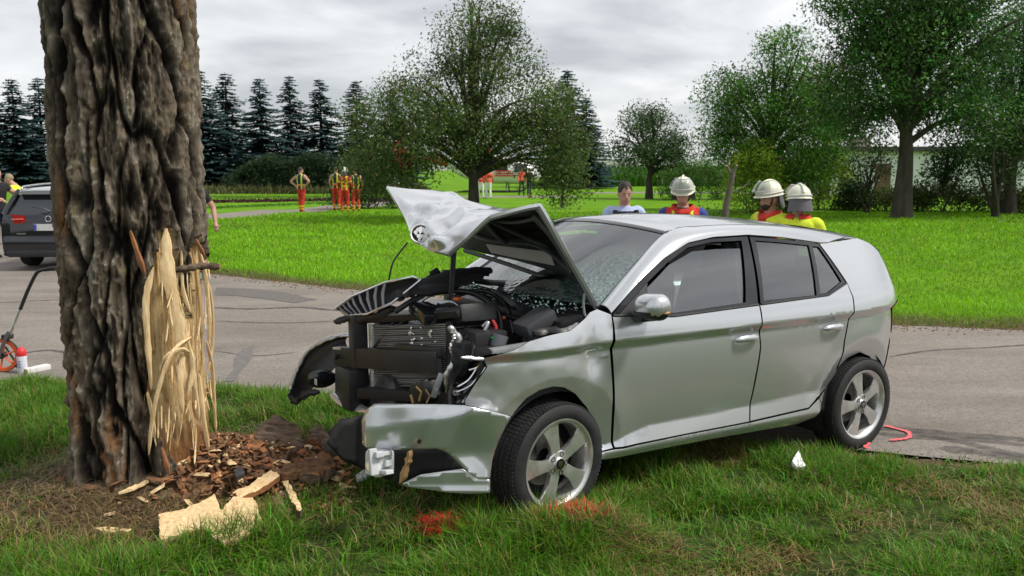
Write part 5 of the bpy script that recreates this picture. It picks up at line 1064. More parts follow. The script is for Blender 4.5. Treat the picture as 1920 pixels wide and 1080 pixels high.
sliver(MB(), [H(*p) for p in ((864, 671, .66), (885, 671, .67), (910, 674, .68))], .02, .006, face=(0, .6, .8), seed=43, taper=True).build('fender_lip', silver, CAR, smooth=50)
# ---- near half of the bumper skin, pulled away
BO = [(703, 757), (760, 757.5), (820, 758), (871, 760), (915, 770), (958, 781), (946, 802), (932, 833), (923, 862), (918, 899), (893, 898), (875, 883), (858, 865), (837, 847), (819, 841), (731, 843), (688, 840), (680, 832), (679, 788), (689, 767)]
def tov(p):
    px, py = p[0], p[1]; yy = np.interp(px, [675, 700, 760, 830, 885, 930, 960], [.34, .42, .58, .715, .79, .845, .865]); return H(px, py, yy)
def bump_skin(name, outline, m, par, g=12.0, th=.006, push=None):
    P = dens(outline, g * .8); x0, y0 = P.min(0); x1, y1 = P.max(0); gx_, gy_ = np.meshgrid(np.arange(x0, x1, g), np.arange(y0, y1, g)); gx_, gy_ = gx_.ravel(), gy_.ravel(); k = inpoly(gx_, gy_, P); g2 = np.stack([gx_[k], gy_[k]], 1); g2 = g2[np.min(np.hypot(g2[:, None, 0] - P[None, :, 0], g2[:, None, 1] - P[None, :, 1]), axis=1) > g * .35]
    n = len(P); v, e, f, *_ = delaunay_2d_cdt([Vector(p) for p in P] + [Vector(p) for p in g2], [(i, (i + 1) % n) for i in range(n)], [], 1, 1e-4); V = []
    for p in v:
        q = tov(p)
        if push is not None: o = push(p.x, p.y); q = q + (np.array(CC) - q) / np.linalg.norm(np.array(CC) - q) * o
        V.append(q)
    o = mk(name, V, f, m, par, smooth=True); o.data.set_sharp_from_angle(angle=R(28)); md = o.modifiers.new('thickness', 'SOLIDIFY'); md.thickness = th; md.offset = 0; return o
def bpush(x, y):      # horizontal fold line from upper left, raked fold to the wheel arch, flat chin
    fold = np.interp(x, [680, 845, 885], [800, 772, 762]); o = .055 * np.clip(1 - abs(y - fold - 10) / 75, 0, 1)
    cr_x = np.interp(y, [757, 850, 900], [884, 832, 880]); o += .04 * np.clip(1 - abs(x - cr_x) / 55, 0, 1); o -= .022 * sst(0, 14, x - np.interp(y, [780, 800, 835, 865, 900], [930, 918, 905, 897, 893])) * 0
    return o + .007 * float(vnoise(x * .02, y * .02, s=171))
bsk = bump_skin('front_bumper', BO, silver, CAR, push=bpush, g=8.0)
MB().lathe([(.0, .0), (.011, 0), (.011, .004)], 16, Matrix.Translation(tov((786, 828)) + (np.array(CC) - tov((786, 828))) * .012) @ (Vector(np.array(CC) - tov((786, 828))).to_track_quat('Z', 'Y').to_matrix().to_4x4())).build('parking_sensor', voidm, bsk)
bump_skin('bumper_lip', [(752, 908), (788, 890), (830, 884), (868, 879), (893, 898), (919, 899), (919, 924), (880, 926), (837, 923), (765, 913)], silver, bsk, g=8.0, push=lambda x, y: .02 * sst(915, 895, y) - .06 + .03 * sst(895, 925, y))
bump_skin('fog_lamp_recess', [(735, 842), (819, 840), (840, 848), (880, 886), (868, 882), (787, 892), (740, 905), (728, 870)], voidm, bsk, push=lambda x, y: -.10)
bump_skin('bumper_carrier', [(640, 790), (690, 775), (690, 838), (735, 845), (730, 900), (640, 862), (612, 830)], voidm, bsk, push=lambda x, y: -.30)
torn('torn_trim', [(615, 832, -.2), (660, 822, -.05), (690, 815, .1)], .02, alu, seed=51, par=bsk); torn('torn_trim', [(612, 838, -.2), (650, 840, -.05), (695, 826, .1)], .09, blackp, seed=53, par=bsk); torn('torn_trim', [(620, 815, -.3), (650, 800, -.1), (690, 795, .1)], .12, voidm, seed=55, par=bsk)
# hanging fog lamp
fg = MB().box(H(712, 866, .50), (.11, .10, .12), Matrix.Rotation(.3, 3, 'Z'), .2).build('fog_lamp', lampc, bsk, smooth=40)
for (px, py, sx, sz) in ((700, 866, .012, .125), (722, 850, .02, .02), (726, 868, .03, .03), (718, 884, .08, .02), (708, 852, .03, .03)): MB().box(H(px, py, .55), (.04, sx * 2, sz), Matrix.Rotation(.25, 3, 'X'), .2).build('lamp_bracket', mat('grey_white_plastic', (.55, .57, .58), .45, var=.1), fg)
torn('straw_tuft', [(770, 845, .66), (764, 870, .64), (752, 905, .62)], .035, mat('tan_fibre', (.36, .22, .09), .9, var=.4, bump=.8), seed=57, par=bsk)
# ---- loose fragments on the ground
def frag(pix, th, m, name, label, cat, seed, zoff=.02, tilt=(0, 0)): o = chunk(pix, th, m, label, name, zoff=zoff, cat=cat, seed=seed, tilt=tilt, rough=.004); o['group'] = 'torn car parts on the grass'; return o
frag([(666, 912), (690, 895), (706, 902), (700, 908), (672, 920)], .015, mat('grey_white_plastic'), 'lamp_fragment', 'grey plastic lamp bracket lying in the grass under the fog lamp', 'car part', 201, .05)
frag([(655, 880), (668, 874), (682, 882), (672, 888)], .012, mat('clear_shard', (.6, .62, .62), .2, coat=1.0), 'lamp_fragment', 'shiny crumpled lamp shard beside the bark log', 'car part', 203, .06)
frag([(440, 930), (455, 922), (460, 938), (446, 944)], .02, blackp, 'plastic_fragment', 'black plastic shard lying on the pale wood strip', 'car part', 205, .10)
frag([(509, 845), (522, 838), (526, 850), (514, 853)], .02, blackp, 'plastic_fragment', 'black plastic shard stuck on the largest bark plate', 'car part', 207, .14)
frag([(1618, 806), (1632, 792), (1636, 808), (1622, 812)], .012, blackg, 'plastic_fragment', 'dark plastic wedge on the asphalt behind the rear wheel', 'car part', 209, .012)
o = frag([(1483, 890), (1492, 876), (1500, 884), (1508, 892), (1494, 897)], .02, mat('white_paper', (.75, .76, .76), .8), 'paper_scrap', 'crumpled white paper scrap in the verge grass', 'paper', 211, .09, (.3, .2)); del o['group']
# ================================================================== TREES, HEDGE, FIELD, BUILDING, HELICOPTER
barkd = mat('dark_bark', (.022, .018, .015), .95, col2=(.07, .058, .046), vscale=7, bump=1.0, bscale=18, stretch=(1, 1, .3))
def crown_pts(blobs, n, rnd, shell=.55):
    P = []; vol = np.array([b[3] * b[4] * b[5] for b in blobs]) ** .75; pk = vol / vol.sum()
    while len(P) < n:
        b = blobs[rnd.choice(len(blobs), p=pk)]; d = rnd.normal(0, 1, 3); d /= np.linalg.norm(d); r = shell + (1 - shell) * rnd.random(); r = r if rnd.random() < .75 else rnd.random()
        p = np.array(b[:3]) + d * r * np.array(b[3:6]); P.append(p)
    return np.array(P)
def tree(name, label, base, blobs, nclump, per, size, colr, trunk_h, trunk_r, group=None, seed=1, spread=.34, lean=(0, 0), cat='tree', limbs=26, hue=.25, var=.35, up=.3, bm=None, forks=1):
    """trunk, limbs reaching into the crown, and a crown of leaf clumps"""
    rnd = np.random.default_rng(seed); T = empty(name, base, label, cat, group); P = crown_pts(blobs, nclump, rnd)
    mb = MB(); top = Vector((lean[0], lean[1], trunk_h)); cz = max(b[2] + b[5] * .5 for b in blobs)
    for fk in range(forks):
        dx = rnd.normal(0, .12, 2) * (forks > 1); spine = [Vector((dx[0] * .6, dx[1] * .6, -.1)), Vector((dx[0] + lean[0] * .3, dx[1] + lean[1] * .3, trunk_h * .35)), Vector((dx[0] * 3, dx[1] * 3, 0)) + top, Vector((dx[0] * 6 + lean[0] * 1.2 + rnd.normal(0, .2), dx[1] * 6 + lean[1] * 1.2, (trunk_h + cz) / 2)), Vector((dx[0] * 8 + lean[0] * 1.3, dx[1] * 8, cz))]
        q = trunk_r / (1 if forks == 1 else 1.6); mb.tube(catmull(spine, 5), [q * f for f in np.concatenate([[1.35, 1.12], np.linspace(1.0, .12, 19)])], 10)
    mb.build('trunk', bm or barkd, T, smooth=60); mb = MB()
    for i in range(limbs):
        PP = P[P[:, 2] > trunk_h + .45] if (P[:, 2] > trunk_h + .45).any() else P; e = PP[rnd.integers(len(PP))]; t0 = rnd.uniform(.75, 1.0); h0 = min(trunk_h * t0 + max(0, (e[2] - trunk_h)) * .35, cz * .8); s_ = Vector((lean[0] * h0 / trunk_h if trunk_h else 0, lean[1] * h0 / trunk_h if trunk_h else 0, h0)); m_ = s_.lerp(Vector(e), .5) + Vector((0, 0, .12 * (Vector(e) - s_).length)) + Vector(rnd.normal(0, .12, 3))
        mb.tube(catmull([s_, m_, Vector(e)], 5), np.linspace(trunk_r * .38, trunk_r * .05, 11), 5, caps=False)
    mb.build('branches', bm or barkd, T, smooth=60)
    V, Fc, C = leaves(P, spread, per, size, colr, rnd, hue=hue, var=var, up=up); mk('crown', V, Fc, leafm, T, uvcol=C, smooth=False); return T
# apple tree beyond the meadow, its crown hanging low
b = gp(888, 416); AP = b
tree('apple_tree', 'wide low-hanging apple tree with small yellow-green fruit behind the bonnet', b, [(0, 0, 3.9, 3.3, 2.6, 1.9), (-.6, -.3, 2.7, 2.6, 2.2, 1.0), (1.6, -.3, 3.1, 1.5, 1.6, .9), (-2.4, .2, 3.1, 2.0, 2.0, 1.7), (2.3, 0, 3.0, 1.7, 2.0, 1.7), (.3, 0, 5.6, 1.7, 1.6, 1.5), (.5, 0, 6.5, 1.2, 1.2, .75), (-3.3, .3, 2.2, .8, 1.2, 1.5), (3.2, 0, 1.9, .7, 1.1, 1.5), (-2.6, -.2, 1.7, 1.7, 1.4, .9), (2.5, -.2, 1.5, .9, 1.2, .9)], 1080, 60, .115, (.095, .140, .036), 1.4, .26, seed=11, spread=.29, limbs=50, var=.42)
# spruces in a row
def spruce_mesh(seed, h=11.0, w=3.4):
    rnd = np.random.default_rng(seed); V = []; F_ = []; C = []; nb = 0; wood = MB()
    wood.tube([(0, 0, -.1), (0, 0, h * .5), (0, 0, h - .2)], [.2, .12, .015], 8)
    for z in np.arange(.5, h - .15, .23):
        k = (1 - z / h); ln = w * (k ** .85) * (1 if z > 1.2 else .8) + .12
        for j in range(max(4, int(6 + 4 * k))):
            a = rnd.uniform(0, 6.283); L_ = ln * rnd.uniform(.7, 1.15); dr = rnd.uniform(.12, .30) * L_; d = np.array([math.cos(a), math.sin(a), 0]); s = np.array([-math.sin(a), math.cos(a), 0])
            m = max(3, int(L_ * 9))
            for q in range(m):
                t = (q + .6) / m; c = d * L_ * t + np.array([0, 0, z - dr * t ** 1.2 + .10 * L_ * t ** 4]); wd = (.16 + .36 * (1 - t) * L_ * .55) 
                for sg in (-1, 1):
                    ang = rnd.uniform(.5, 1.2); e = (d * math.cos(ang) + s * sg * math.sin(ang)) * wd * rnd.uniform(.8, 1.4) + np.array([0, 0, rnd.normal(-.07, .05)]); n_ = np.array([0, 0, .05]) + rnd.normal(0, .03, 3); px_ = np.cross(e, [0, 0, 1.]); px_ = px_ / (np.linalg.norm(px_) + 1e-6) * .12
                    V += [c, c + e * .5 + px_ + n_ * .3, c + e, c + e * .5 - px_ + n_]; F_ += [(nb, nb + 1, nb + 2), (nb, nb + 2, nb + 3)]; nb += 4
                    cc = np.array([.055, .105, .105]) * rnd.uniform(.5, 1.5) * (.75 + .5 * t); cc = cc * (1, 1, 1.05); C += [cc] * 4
    return np.array(V), np.array(F_), np.array(C), wood
SPR = []
for sd_ in (1, 2, 3):
    V, F_, C, wood = spruce_mesh(sd_); SPR.append((V, F_, C, wood))
protos = []; ORD = 'first second third fourth fifth sixth seventh eighth ninth tenth eleventh twelfth thirteenth fourteenth fifteenth'.split()
sp_list = [(-60, 178, 1.0), (-12, 168, 1.0), (36, 148, 1.05), (85, 146, 1.05), (150, 150, 1), (215, 146, 1), (280, 150, 1), (335, 150, 1), (382, 133, 1.1), (431, 138, 1.08), (494, 147, 1.0), (549, 143, 1.02), (605, 149, 1.0), (672, 152, 1), (740, 168, 1), (1062, 132, 1.2), (1098, 182, .9)]
for i, (px, ty, sc) in enumerate(sp_list):
    Yd = 74 + 3 * math.sin(i * 2.3); hgt_ = EYE + (312 - ty) / FPX * Yd * 1.0; p = at(px, 340, Yd); lab = 'blue-green spruce, %s in its row counted from the apple tree end' % ORD[14 - i] if px < 1000 else ('taller' if px < 1080 else 'shorter') + ' of two dark spruces standing beyond the apple tree'
    r_ = empty('spruce_tree', (p.x, p.y, 0), lab, 'tree', 'row of spruces behind the field', rz=i * 1.7); v = i % 3
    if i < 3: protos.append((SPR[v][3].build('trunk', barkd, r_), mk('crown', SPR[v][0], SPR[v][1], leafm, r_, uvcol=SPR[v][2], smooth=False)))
    else:
        for o in protos[v]: c = o.copy(); COL.objects.link(c); c.parent = r_
    s_ = hgt_ / 11.0; r_.scale = (s_ * 1.35 * (.95 + .1 * math.sin(i)), s_ * 1.35, s_)
# hedge in front of the spruces
def bush(name, label, c, rx, ry, h, n, per, size, colr, seed, cat='bush', group=None, spread=.22, stems=7):
    rnd = np.random.default_rng(seed); T = empty(name, c, label, cat, group); P = []
    for _ in range(n):
        x, y = rnd.uniform(-1, 1, 2); z = rnd.random() ** .7; k = (1 - .35 * z ** 3); P.append((x * rx * k, y * ry * k, z * h * (1 - .25 * (x * x) ** 2) + .05 + .1 * h * math.sin(x * 9 + seed)))
    V, Fc, C = leaves(P, spread, per, size, colr, rnd); mb = MB()
    for i in range(stems): e = P[rnd.integers(len(P))]; mb.tube([(e[0] * .4, e[1] * .4, -.05), (e[0] * .7, e[1] * .7, e[2] * .5), e], [.03, .02, .008], 5)
    mb.build('stems', barkd, T); mk('foliage', V, Fc, leafm, T, uvcol=C, smooth=False); return T
p = at(600, 362, 59); bush('hedge', 'long dark green clipped hedge in front of the spruces', (p.x, p.y, 0), 6.6, .9, 2.35, 900, 45, .17, (.028, .055, .020), 21, 'hedge', spread=.26)
# vegetable rows between hedge and path
def rows(name, label, pa, pb, wd, n, ht, colr, seed):
    rnd = np.random.default_rng(seed); A_, B_ = gp(*pa), gp(*pb); d = (B_ - A_).normalized(); nn = Vector((-d.y, d.x, 0)); t = rnd.random(n); o = rnd.normal(0, wd * .5, n); X = A_.x + (B_.x - A_.x) * t + nn.x * o; Y = A_.y + (B_.y - A_.y) * t + nn.y * o
    V, Fc, C = blades(X, Y, np.zeros(n) - .03, rnd.uniform(.5, 1.2, n) * ht, np.full(n, .10), np.clip(rnd.normal(.6, .3, n), 0, 1.4), np.array(colr)[None] * rnd.uniform(.6, 1.3, (n, 1))); tag(mk(name, V, Fc, gm, uvcol=C), label, kind='stuff')
rows('salad_row', 'yellow-green salad row in the field beside the path', (330, 372), (800, 371), 1.6, 9000, .22, (.14, .27, .025), 31); rows('salad_row', 'dark red salad row in the field beside the path', (330, 381), (740, 376), 1.1, 7000, .24, (.060, .018, .016), 33)
rows('salad_row', 'green grass margin between path and field', (330, 394), (640, 381), .8, 6000, .16, (.09, .24, .015), 35); rows('salad_row', 'tall dry grass along the foot of the hedge', (330, 364), (800, 363), 1.2, 6000, .75, (.13, .14, .05), 37)
# maize field and its edge, right of the apple tree
rnd_ = np.random.default_rng(41); n = 26000; X = rnd_.uniform(2, 46, n); Y = rnd_.uniform(78, 120, n); k = X > .06 * Y; X, Y = X[k], Y[k]; n = len(X)
V, Fc, C = blades(X, Y, np.zeros(n), rnd_.uniform(1.5, 2.4, n), np.full(n, .22), np.clip(rnd_.normal(.4, .2, n), 0, 1), np.array([.07, .18, .02])[None] * rnd_.uniform(.6, 1.3, (n, 1))); tag(mk('maize_field', V, Fc, gm, uvcol=C), 'tall green maize field beyond the path', kind='stuff')
# trees right of the apple tree
tree('fruit_tree', 'small round dark fruit tree at the maize edge behind the policeman', gp(1217, 374), [(0, 0, 3.3, 2.1, 1.8, 1.7), (-.2, 0, 4.5, 1.2, 1.2, .9), (1.3, 0, 2.6, 1.2, 1.2, 1.1), (-1.4, 0, 2.3, 1.0, 1.1, .9)], 240, 48, .17, (.065, .12, .04), 1.3, .25, seed=12, spread=.33, limbs=24)
tree('young_tree', 'thin sapling with a narrow trunk under the apple tree edge', gp(1054, 392), [(0, 0, 2.0, .75, .7, .8), (.2, 0, 2.9, .5, .5, .6)], 60, 40, .13, (.06, .11, .028), .8, .09, seed=13, spread=.22, limbs=10)
tree('leafy_tree', 'broad mid green tree behind the two helmeted firefighters', gp(1440, 398), [(-.2, 0, 3.6, 2.6, 2.2, 2.0), (-1.3, 0, 4.6, 1.5, 1.5, 1.3), (.4, 0, 6.0, 1.25, 1.2, 1.35), (1.5, 0, 4.3, 1.6, 1.6, 1.5), (-1.9, 0, 2.6, 1.0, 1.2, 1.2), (1.9, .3, 2.3, 1.5, 1.3, 1.5), (.3, 0, 2.0, 2.4, 1.6, .9)], 720, 64, .125, (.085, .21, .025), 1.5, .24, seed=14, spread=.33, limbs=36, var=.45)
tree('walnut_tree', 'tallest dark green tree with a thick bare trunk on the meadow', gp(1690, 412), [(.2, 0, 5.2, 3.0, 2.6, 2.3), (-1.6, 0, 4.0, 1.5, 1.5, 1.5), (-1.4, 0, 6.4, 1.6, 1.5, 1.3), (1.7, 0, 6.6, 2.3, 2.0, 2.0), (.3, 0, 8.0, 2.6, 2.2, 1.6), (2.2, 0, 3.6, 1.7, 1.6, 1.2), (-2.6, 0, 7.3, .9, .9, .7)], 1000, 66, .135, (.055, .135, .026), 2.6, .36, seed=15, spread=.36, limbs=44, var=.45)
tree('leafy_tree', 'dark tree crowding the right of the tallest tree', gp(1890, 404), [(0, 0, 4.2, 2.3, 2.2, 2.2), (.6, 0, 6.2, 2.0, 1.8, 1.7), (-.8, 0, 2.6, 1.6, 1.6, 1.2), (2.2, 0, 5.0, 2.0, 2, 2.6)], 560, 62, .14, (.048, .125, .032), 1.6, .30, seed=16, spread=.36, limbs=30, var=.45)
tree('leafy_tree', 'outermost leafy tree at the meadow end past the dark tree', gp(2130, 402), [(0, 0, 4.0, 2.3, 2.2, 2.0), (.4, 0, 5.6, 1.6, 1.6, 1.4), (-1.2, 0, 2.6, 1.3, 1.3, 1.0)], 220, 50, .18, (.055, .14, .03), 1.6, .28, seed=24, spread=.40, limbs=20)
tree('copper_tree', 'reddish brown crown showing between the two tallest trees', gp(1545, 376), [(0, 0, 6.0, 1.8, 1.6, 2.0), (.6, 0, 4.4, 2.2, 1.8, 1.8)], 170, 48, .2, (.095, .055, .04), 2.2, .3, seed=17, spread=.42)
tree('young_tree', 'slim forked young tree before the white wall', gp(1627, 402), [(0, 0, 1.9, .8, .7, .7), (.3, 0, 2.5, .7, .6, .6)], 46, 34, .12, (.055, .09, .03), .7, .085, seed=18, spread=.24, limbs=16, forks=2)
tree('shrub_tree', 'multi-stemmed dark shrub under the crown right of the tallest tree', gp(1868, 410), [(0, 0, 1.9, 1.1, 1, .9), (.7, 0, 2.6, 1.0, .9, .8)], 70, 40, .14, (.045, .085, .022), .8, .16, seed=19, spread=.28, limbs=20, forks=4)
tree('shrub_tree', 'slender dark shrub close beside the tallest trunk', gp(1765, 402), [(0, 0, 1.6, .7, .6, .8), (.2, 0, 2.5, .9, .7, .8)], 60, 36, .14, (.04, .08, .022), .6, .09, seed=20, spread=.28, limbs=14, forks=2)
for i, (px, py, rx, ry, h, colr, lab) in enumerate([(1540, 394, 1.5, .8, 2.2, (.26, .36, .03), 'bright yellow-green bush at the left end of the white wall'), (1410, 402, .95, .6, 2.45, (.24, .36, .03), 'light yellow-green bush right behind the broken tree'), (1600, 396, .5, .4, 1.1, (.03, .08, .03), 'small dark conifer before the white wall'), (1460, 400, 1.2, .7, 1.3, (.06, .13, .02), 'low green bush behind the firefighters'), (1660, 396, 2.0, .5, .75, (.08, .12, .025), 'low weedy bush strip left of the tallest trunk'), (1790, 398, 2.6, .6, 1.0, (.06, .10, .022), 'weedy bushes right of the tallest trunk'), (1925, 402, 1.5, .6, .9, (.10, .13, .03), 'dry weedy bush at the far end of the white wall'), (1300, 376, 1.8, .8, 1.8, (.07, .15, .025), 'green bush left of the broad tree'), (690, 392, 1.6, .7, 2.0, (.05, .085, .026), 'dark low bush hanging beneath the apple tree')]):
    bush('bush', lab, tuple(gp(px, py)), rx, ry, h, int(70 + 60 * rx * h), 40, .12, colr, 60 + i)
# tree with the broken top behind the car
bt = gp(1358, 418); T = empty('broken_tree', bt, 'bare leaning young trunk with a snapped pale top behind the car', 'tree'); zt_ = EYE + (312 - 318) / FPX * bt.y
MB().tube(catmull([(0, 0, -.1), (.05, 0, .6), (.16, 0, 1.2), (.22, 0, zt_ - .05)], 5), np.linspace(.12, .085, 16), 10).build('trunk', mat('grey_bark', (.085, .07, .058), .95, col2=(.16, .13, .11), vscale=10, bump=.8), T, smooth=60)
for e in ((.02, 0, zt_ + .13), (.33, 0, zt_ + .14)): MB().tube([(.20, 0, zt_ - .25), (.20 * .6 + e[0] * .4, 0, zt_ - .08), e], [.06, .055, .045], 8).build('snapped_branch', mat('grey_bark'), T, smooth=60); MB().tube([Vector(e) - Vector((0, 0, .012)), Vector(e) + Vector((.0, 0, .015))], [.048, .03], 8).build('snapped_end', mat('snapped_wood', (.55, .36, .20), .8, var=.2), T, smooth=60)
MB().tube(catmull([(.2, 0, zt_ - .75), (.5, 0, zt_ - .6), (.8, .1, zt_ - .42)], 4), np.linspace(.035, .015, 9), 6).build('side_branch', mat('grey_bark'), T, smooth=60)
rnd = np.random.default_rng(77); V, Fc, C = leaves([(-.35 + .3 * rnd.normal(), .1 * rnd.normal(), .9 + .3 * rnd.normal()) for _ in range(9)] + [(.75 + .2 * rnd.normal(), .2, 1.0 + .2 * rnd.normal()) for _ in range(5)], .14, 16, .10, (.05, .11, .025), rnd); tag(mk('leaf_sprigs', V, Fc, leafm, T, uvcol=C, smooth=False), kind='stuff')
# trees behind the viewer, seen in the car's windows
for i, (x, y, s_) in enumerate([(-9, -16, 1), (4, -19, 1.1), (15, -13, .95), (24, -4, 1.0)]):
    tree('roadside_maple', 'round green roadside tree on the near side of the verge', (x, y, 0), [(0, 0, 4.5, 2.8, 2.8, 2.4), (1, 0, 6, 1.8, 1.8, 1.4)], 90, 50, .3, (.045, .10, .02), 2, .3, 'trees on the near side of the road', seed=90 + i, spread=.5, limbs=14)
# long white building behind the trees
wb = gp(1582, 392); bl = empty('white_building', (wb.x * 1.32, wb.y * 1.32 + 3, 0), 'long low white building with a dark flat roof behind the trees', 'building'); hw = 2.75
whm = mat('white_render', (.74, .75, .77), .8, var=.06, vscale=1.5, bump=.1); MB().box((12.5, 3, hw / 2), (25, 6, hw), bev=.005).build('wall', whm, bl)
rf = MB().box((12.5, 3, hw + .13), (25.6, 6.6, .26), bev=.05).build('roof', mat('dark_roof', (.06, .055, .055), .8, var=.3), bl); MB().box((12.5, -.34, hw + .02), (25.6, .06, .12)).build('gutter', mat('gutter', (.03, .03, .032), .5), rf)
MB().box((2.2, 1.0, hw + .5), (1.2, .8, .7)).build('roof_box', mat('roof_box_grey', (.40, .36, .33), .8), rf)
for x in (15, 19.5):
    w_ = MB().box((x, -.02, 1.55), (1.5, .06, 1.0), bev=.05).build('window', mat('window_frame_white', (.6, .6, .6), .5), bl); MB().box((x, -.055, 1.55), (1.3, .01, .82)).build('pane', blackg, w_)
d_ = MB().box((3.4, -.02, 1.0), (.95, .06, 2.0), bev=.05).build('door', mat('brown_door', (.12, .06, .035), .6), bl); MB().tube([(3.05, -.08, 1.0), (3.18, -.08, 1.0)], .015, 6).build('handle', alu, d_)
# ------------------------------------------------------------------ rescue helicopter
hc_ = gp(890, 361); HE = empty('helicopter', (hc_.x + .35, hc_.y, 0), 'red and white rescue helicopter parked behind the apple tree', 'helicopter', rz=R(-6))
redp = mat('red_paint', (.55, .025, .02), .3, coat=.6); whp = mat('white_paint', (.80, .80, .78), .3, coat=.6)
Rg = []
for x, w_, h_, zc in ((4.35, .05, .06, 1.15), (4.1, .45, .42, 1.2), (3.5, .72, .72, 1.35), (2.6, .85, .92, 1.52), (1.2, .9, 1.0, 1.62), (-.2, .88, .98, 1.65), (-1.4, .68, .72, 1.85), (-2.2, .38, .40, 2.1)): Rg.append([Vector((x, w_ * math.cos(a) * abs(math.cos(a)) ** -.2 if abs(math.cos(a)) > 1e-6 else 0, zc + h_ * math.sin(a))) for a in np.linspace(0, 2 * math.pi, 24, endpoint=False)])
MB().rings(Rg).build('fuselage', whp, HE, smooth=60)
MB().tube([(-2.0, 0, 2.15), (-3.6, 0, 2.25), (-5.2, 0, 2.35)], [.36, .24, .2], 12).build('tail_boom', redp, HE, smooth=60)
fin = MB().slab([(-4.7, 1.7), (-5.9, 1.75), (-6.3, 3.6), (-5.6, 3.65), (-5.0, 2.6)], .16, Matrix.Translation((0, .08, 0)) @ Matrix.Rotation(R(90), 4, 'X')).build('tail_fin', redp, HE)
MB().lathe([(.52, -.12), (.60, -.14), (.60, .14), (.52, .12)], 24, Matrix.Translation((-5.5, 0, 2.2)) @ Matrix.Rotation(R(90), 4, 'X')).build('tail_rotor_shroud', redp, HE, smooth=40); MB().box((-4.4, 0, 2.35), (.5, 2.4, .08)).build('tailplane', redp, HE)
eng_ = MB().box((-.2, 0, 2.75), (2.6, 1.1, .55), bev=.3).build('engine_cowling', redp, HE, smooth=50); MB().tube([(.2, 0, 2.9), (.2, 0, 3.35)], .10, 10).build('rotor_mast', darkm, HE, smooth=40)
for k in range(4):
    a = k * math.pi / 2 + .5; MB().box((.2 + 2.6 * math.cos(a), 2.6 * math.sin(a), 3.33), (4.9, .28, .03), Matrix.Rotation(a, 3, 'Z'), 0).build('rotor_blade', darkm, HE)
for s_ in (1, -1):
    MB().tube(catmull([(3.2, .95 * s_, .32), (2.9, .95 * s_, .12), (1, .95 * s_, .08), (-1.4, .95 * s_, .08)], 4), .05, 8).build('skid', darkm, HE, smooth=40)
    for x in (2.0, -.4): MB().tube([(x, .55 * s_, .75), (x, .95 * s_, .1)], .045, 8).build('skid_strut', darkm, HE, smooth=40)
    MB().box((3.0, .735 * s_, 1.72), (.9, .12, .6), Matrix.Rotation(R(10 * s_), 3, 'X') @ Matrix.Rotation(R(-12 * s_), 3, 'Z'), .2).build('cockpit_window', blackg, HE, smooth=40); MB().box((1.6, .86 * s_, 1.85), (1.0, .08, .6), bev=.2).build('cabin_window', blackg, HE, smooth=40)
    for dz in (0, .16, .32): MB().slab([(1.1, 1.15 + dz), (2.7 - dz, 1.15 + dz), (2.6 - dz, 1.23 + dz), (1.3, 1.23 + dz)], .02, Matrix.Translation((0, (.925 if s_ > 0 else -.905), 0)) @ Matrix.Rotation(R(90), 4, 'X')).build('side_stripe', redp, HE)
# ================================================================== PEOPLE
def cloth(name, c, v=.18): return mat(name, c, .85, var=v, vscale=9, bump=.35, bscale=28)
skin = mat('skin', (.50, .28, .20), .55, var=.08, vscale=14); skin2 = mat('skin_tan', (.42, .23, .16), .55, var=.08, vscale=14)
hair_d = mat('dark_hair', (.025, .018, .013), .6, var=.4, vscale=60, bump=.8, bscale=90); hair_b = mat('fair_hair', (.30, .23, .14), .7, var=.3, vscale=60, bump=.6)
redc, hiv, navy, lblue, blackc, whitec, silvc = cloth('red_workwear', (.55, .035, .022)), cloth('yellow_hi_vis', (.62, .74, .035)), cloth('navy_cloth', (.018, .022, .045)), cloth('light_blue_shirt', (.42, .50, .74)), cloth('black_cloth', (.014, .014, .016)), cloth('white_cloth', (.74, .74, .75)), cloth('reflective_tape', (.62, .62, .58))
bluec, orac, shoe, jeans, glove_y, beige = cloth('blue_cloth', (.035, .055, .26)), cloth('orange_red_hi_vis', (.75, .10, .05)), cloth('black_boot', (.015, .014, .014)), cloth('blue_shorts', (.03, .06, .20)), cloth('yellow_stripe', (.68, .52, .03)), cloth('beige_cap', (.40, .36, .28))
helm = mat('cream_helmet', (.68, .69, .55), .35, coat=.4, var=.05, vscale=12); visor = glass_mat('visor_glass', (.82, .84, .82), .25, 1.6)
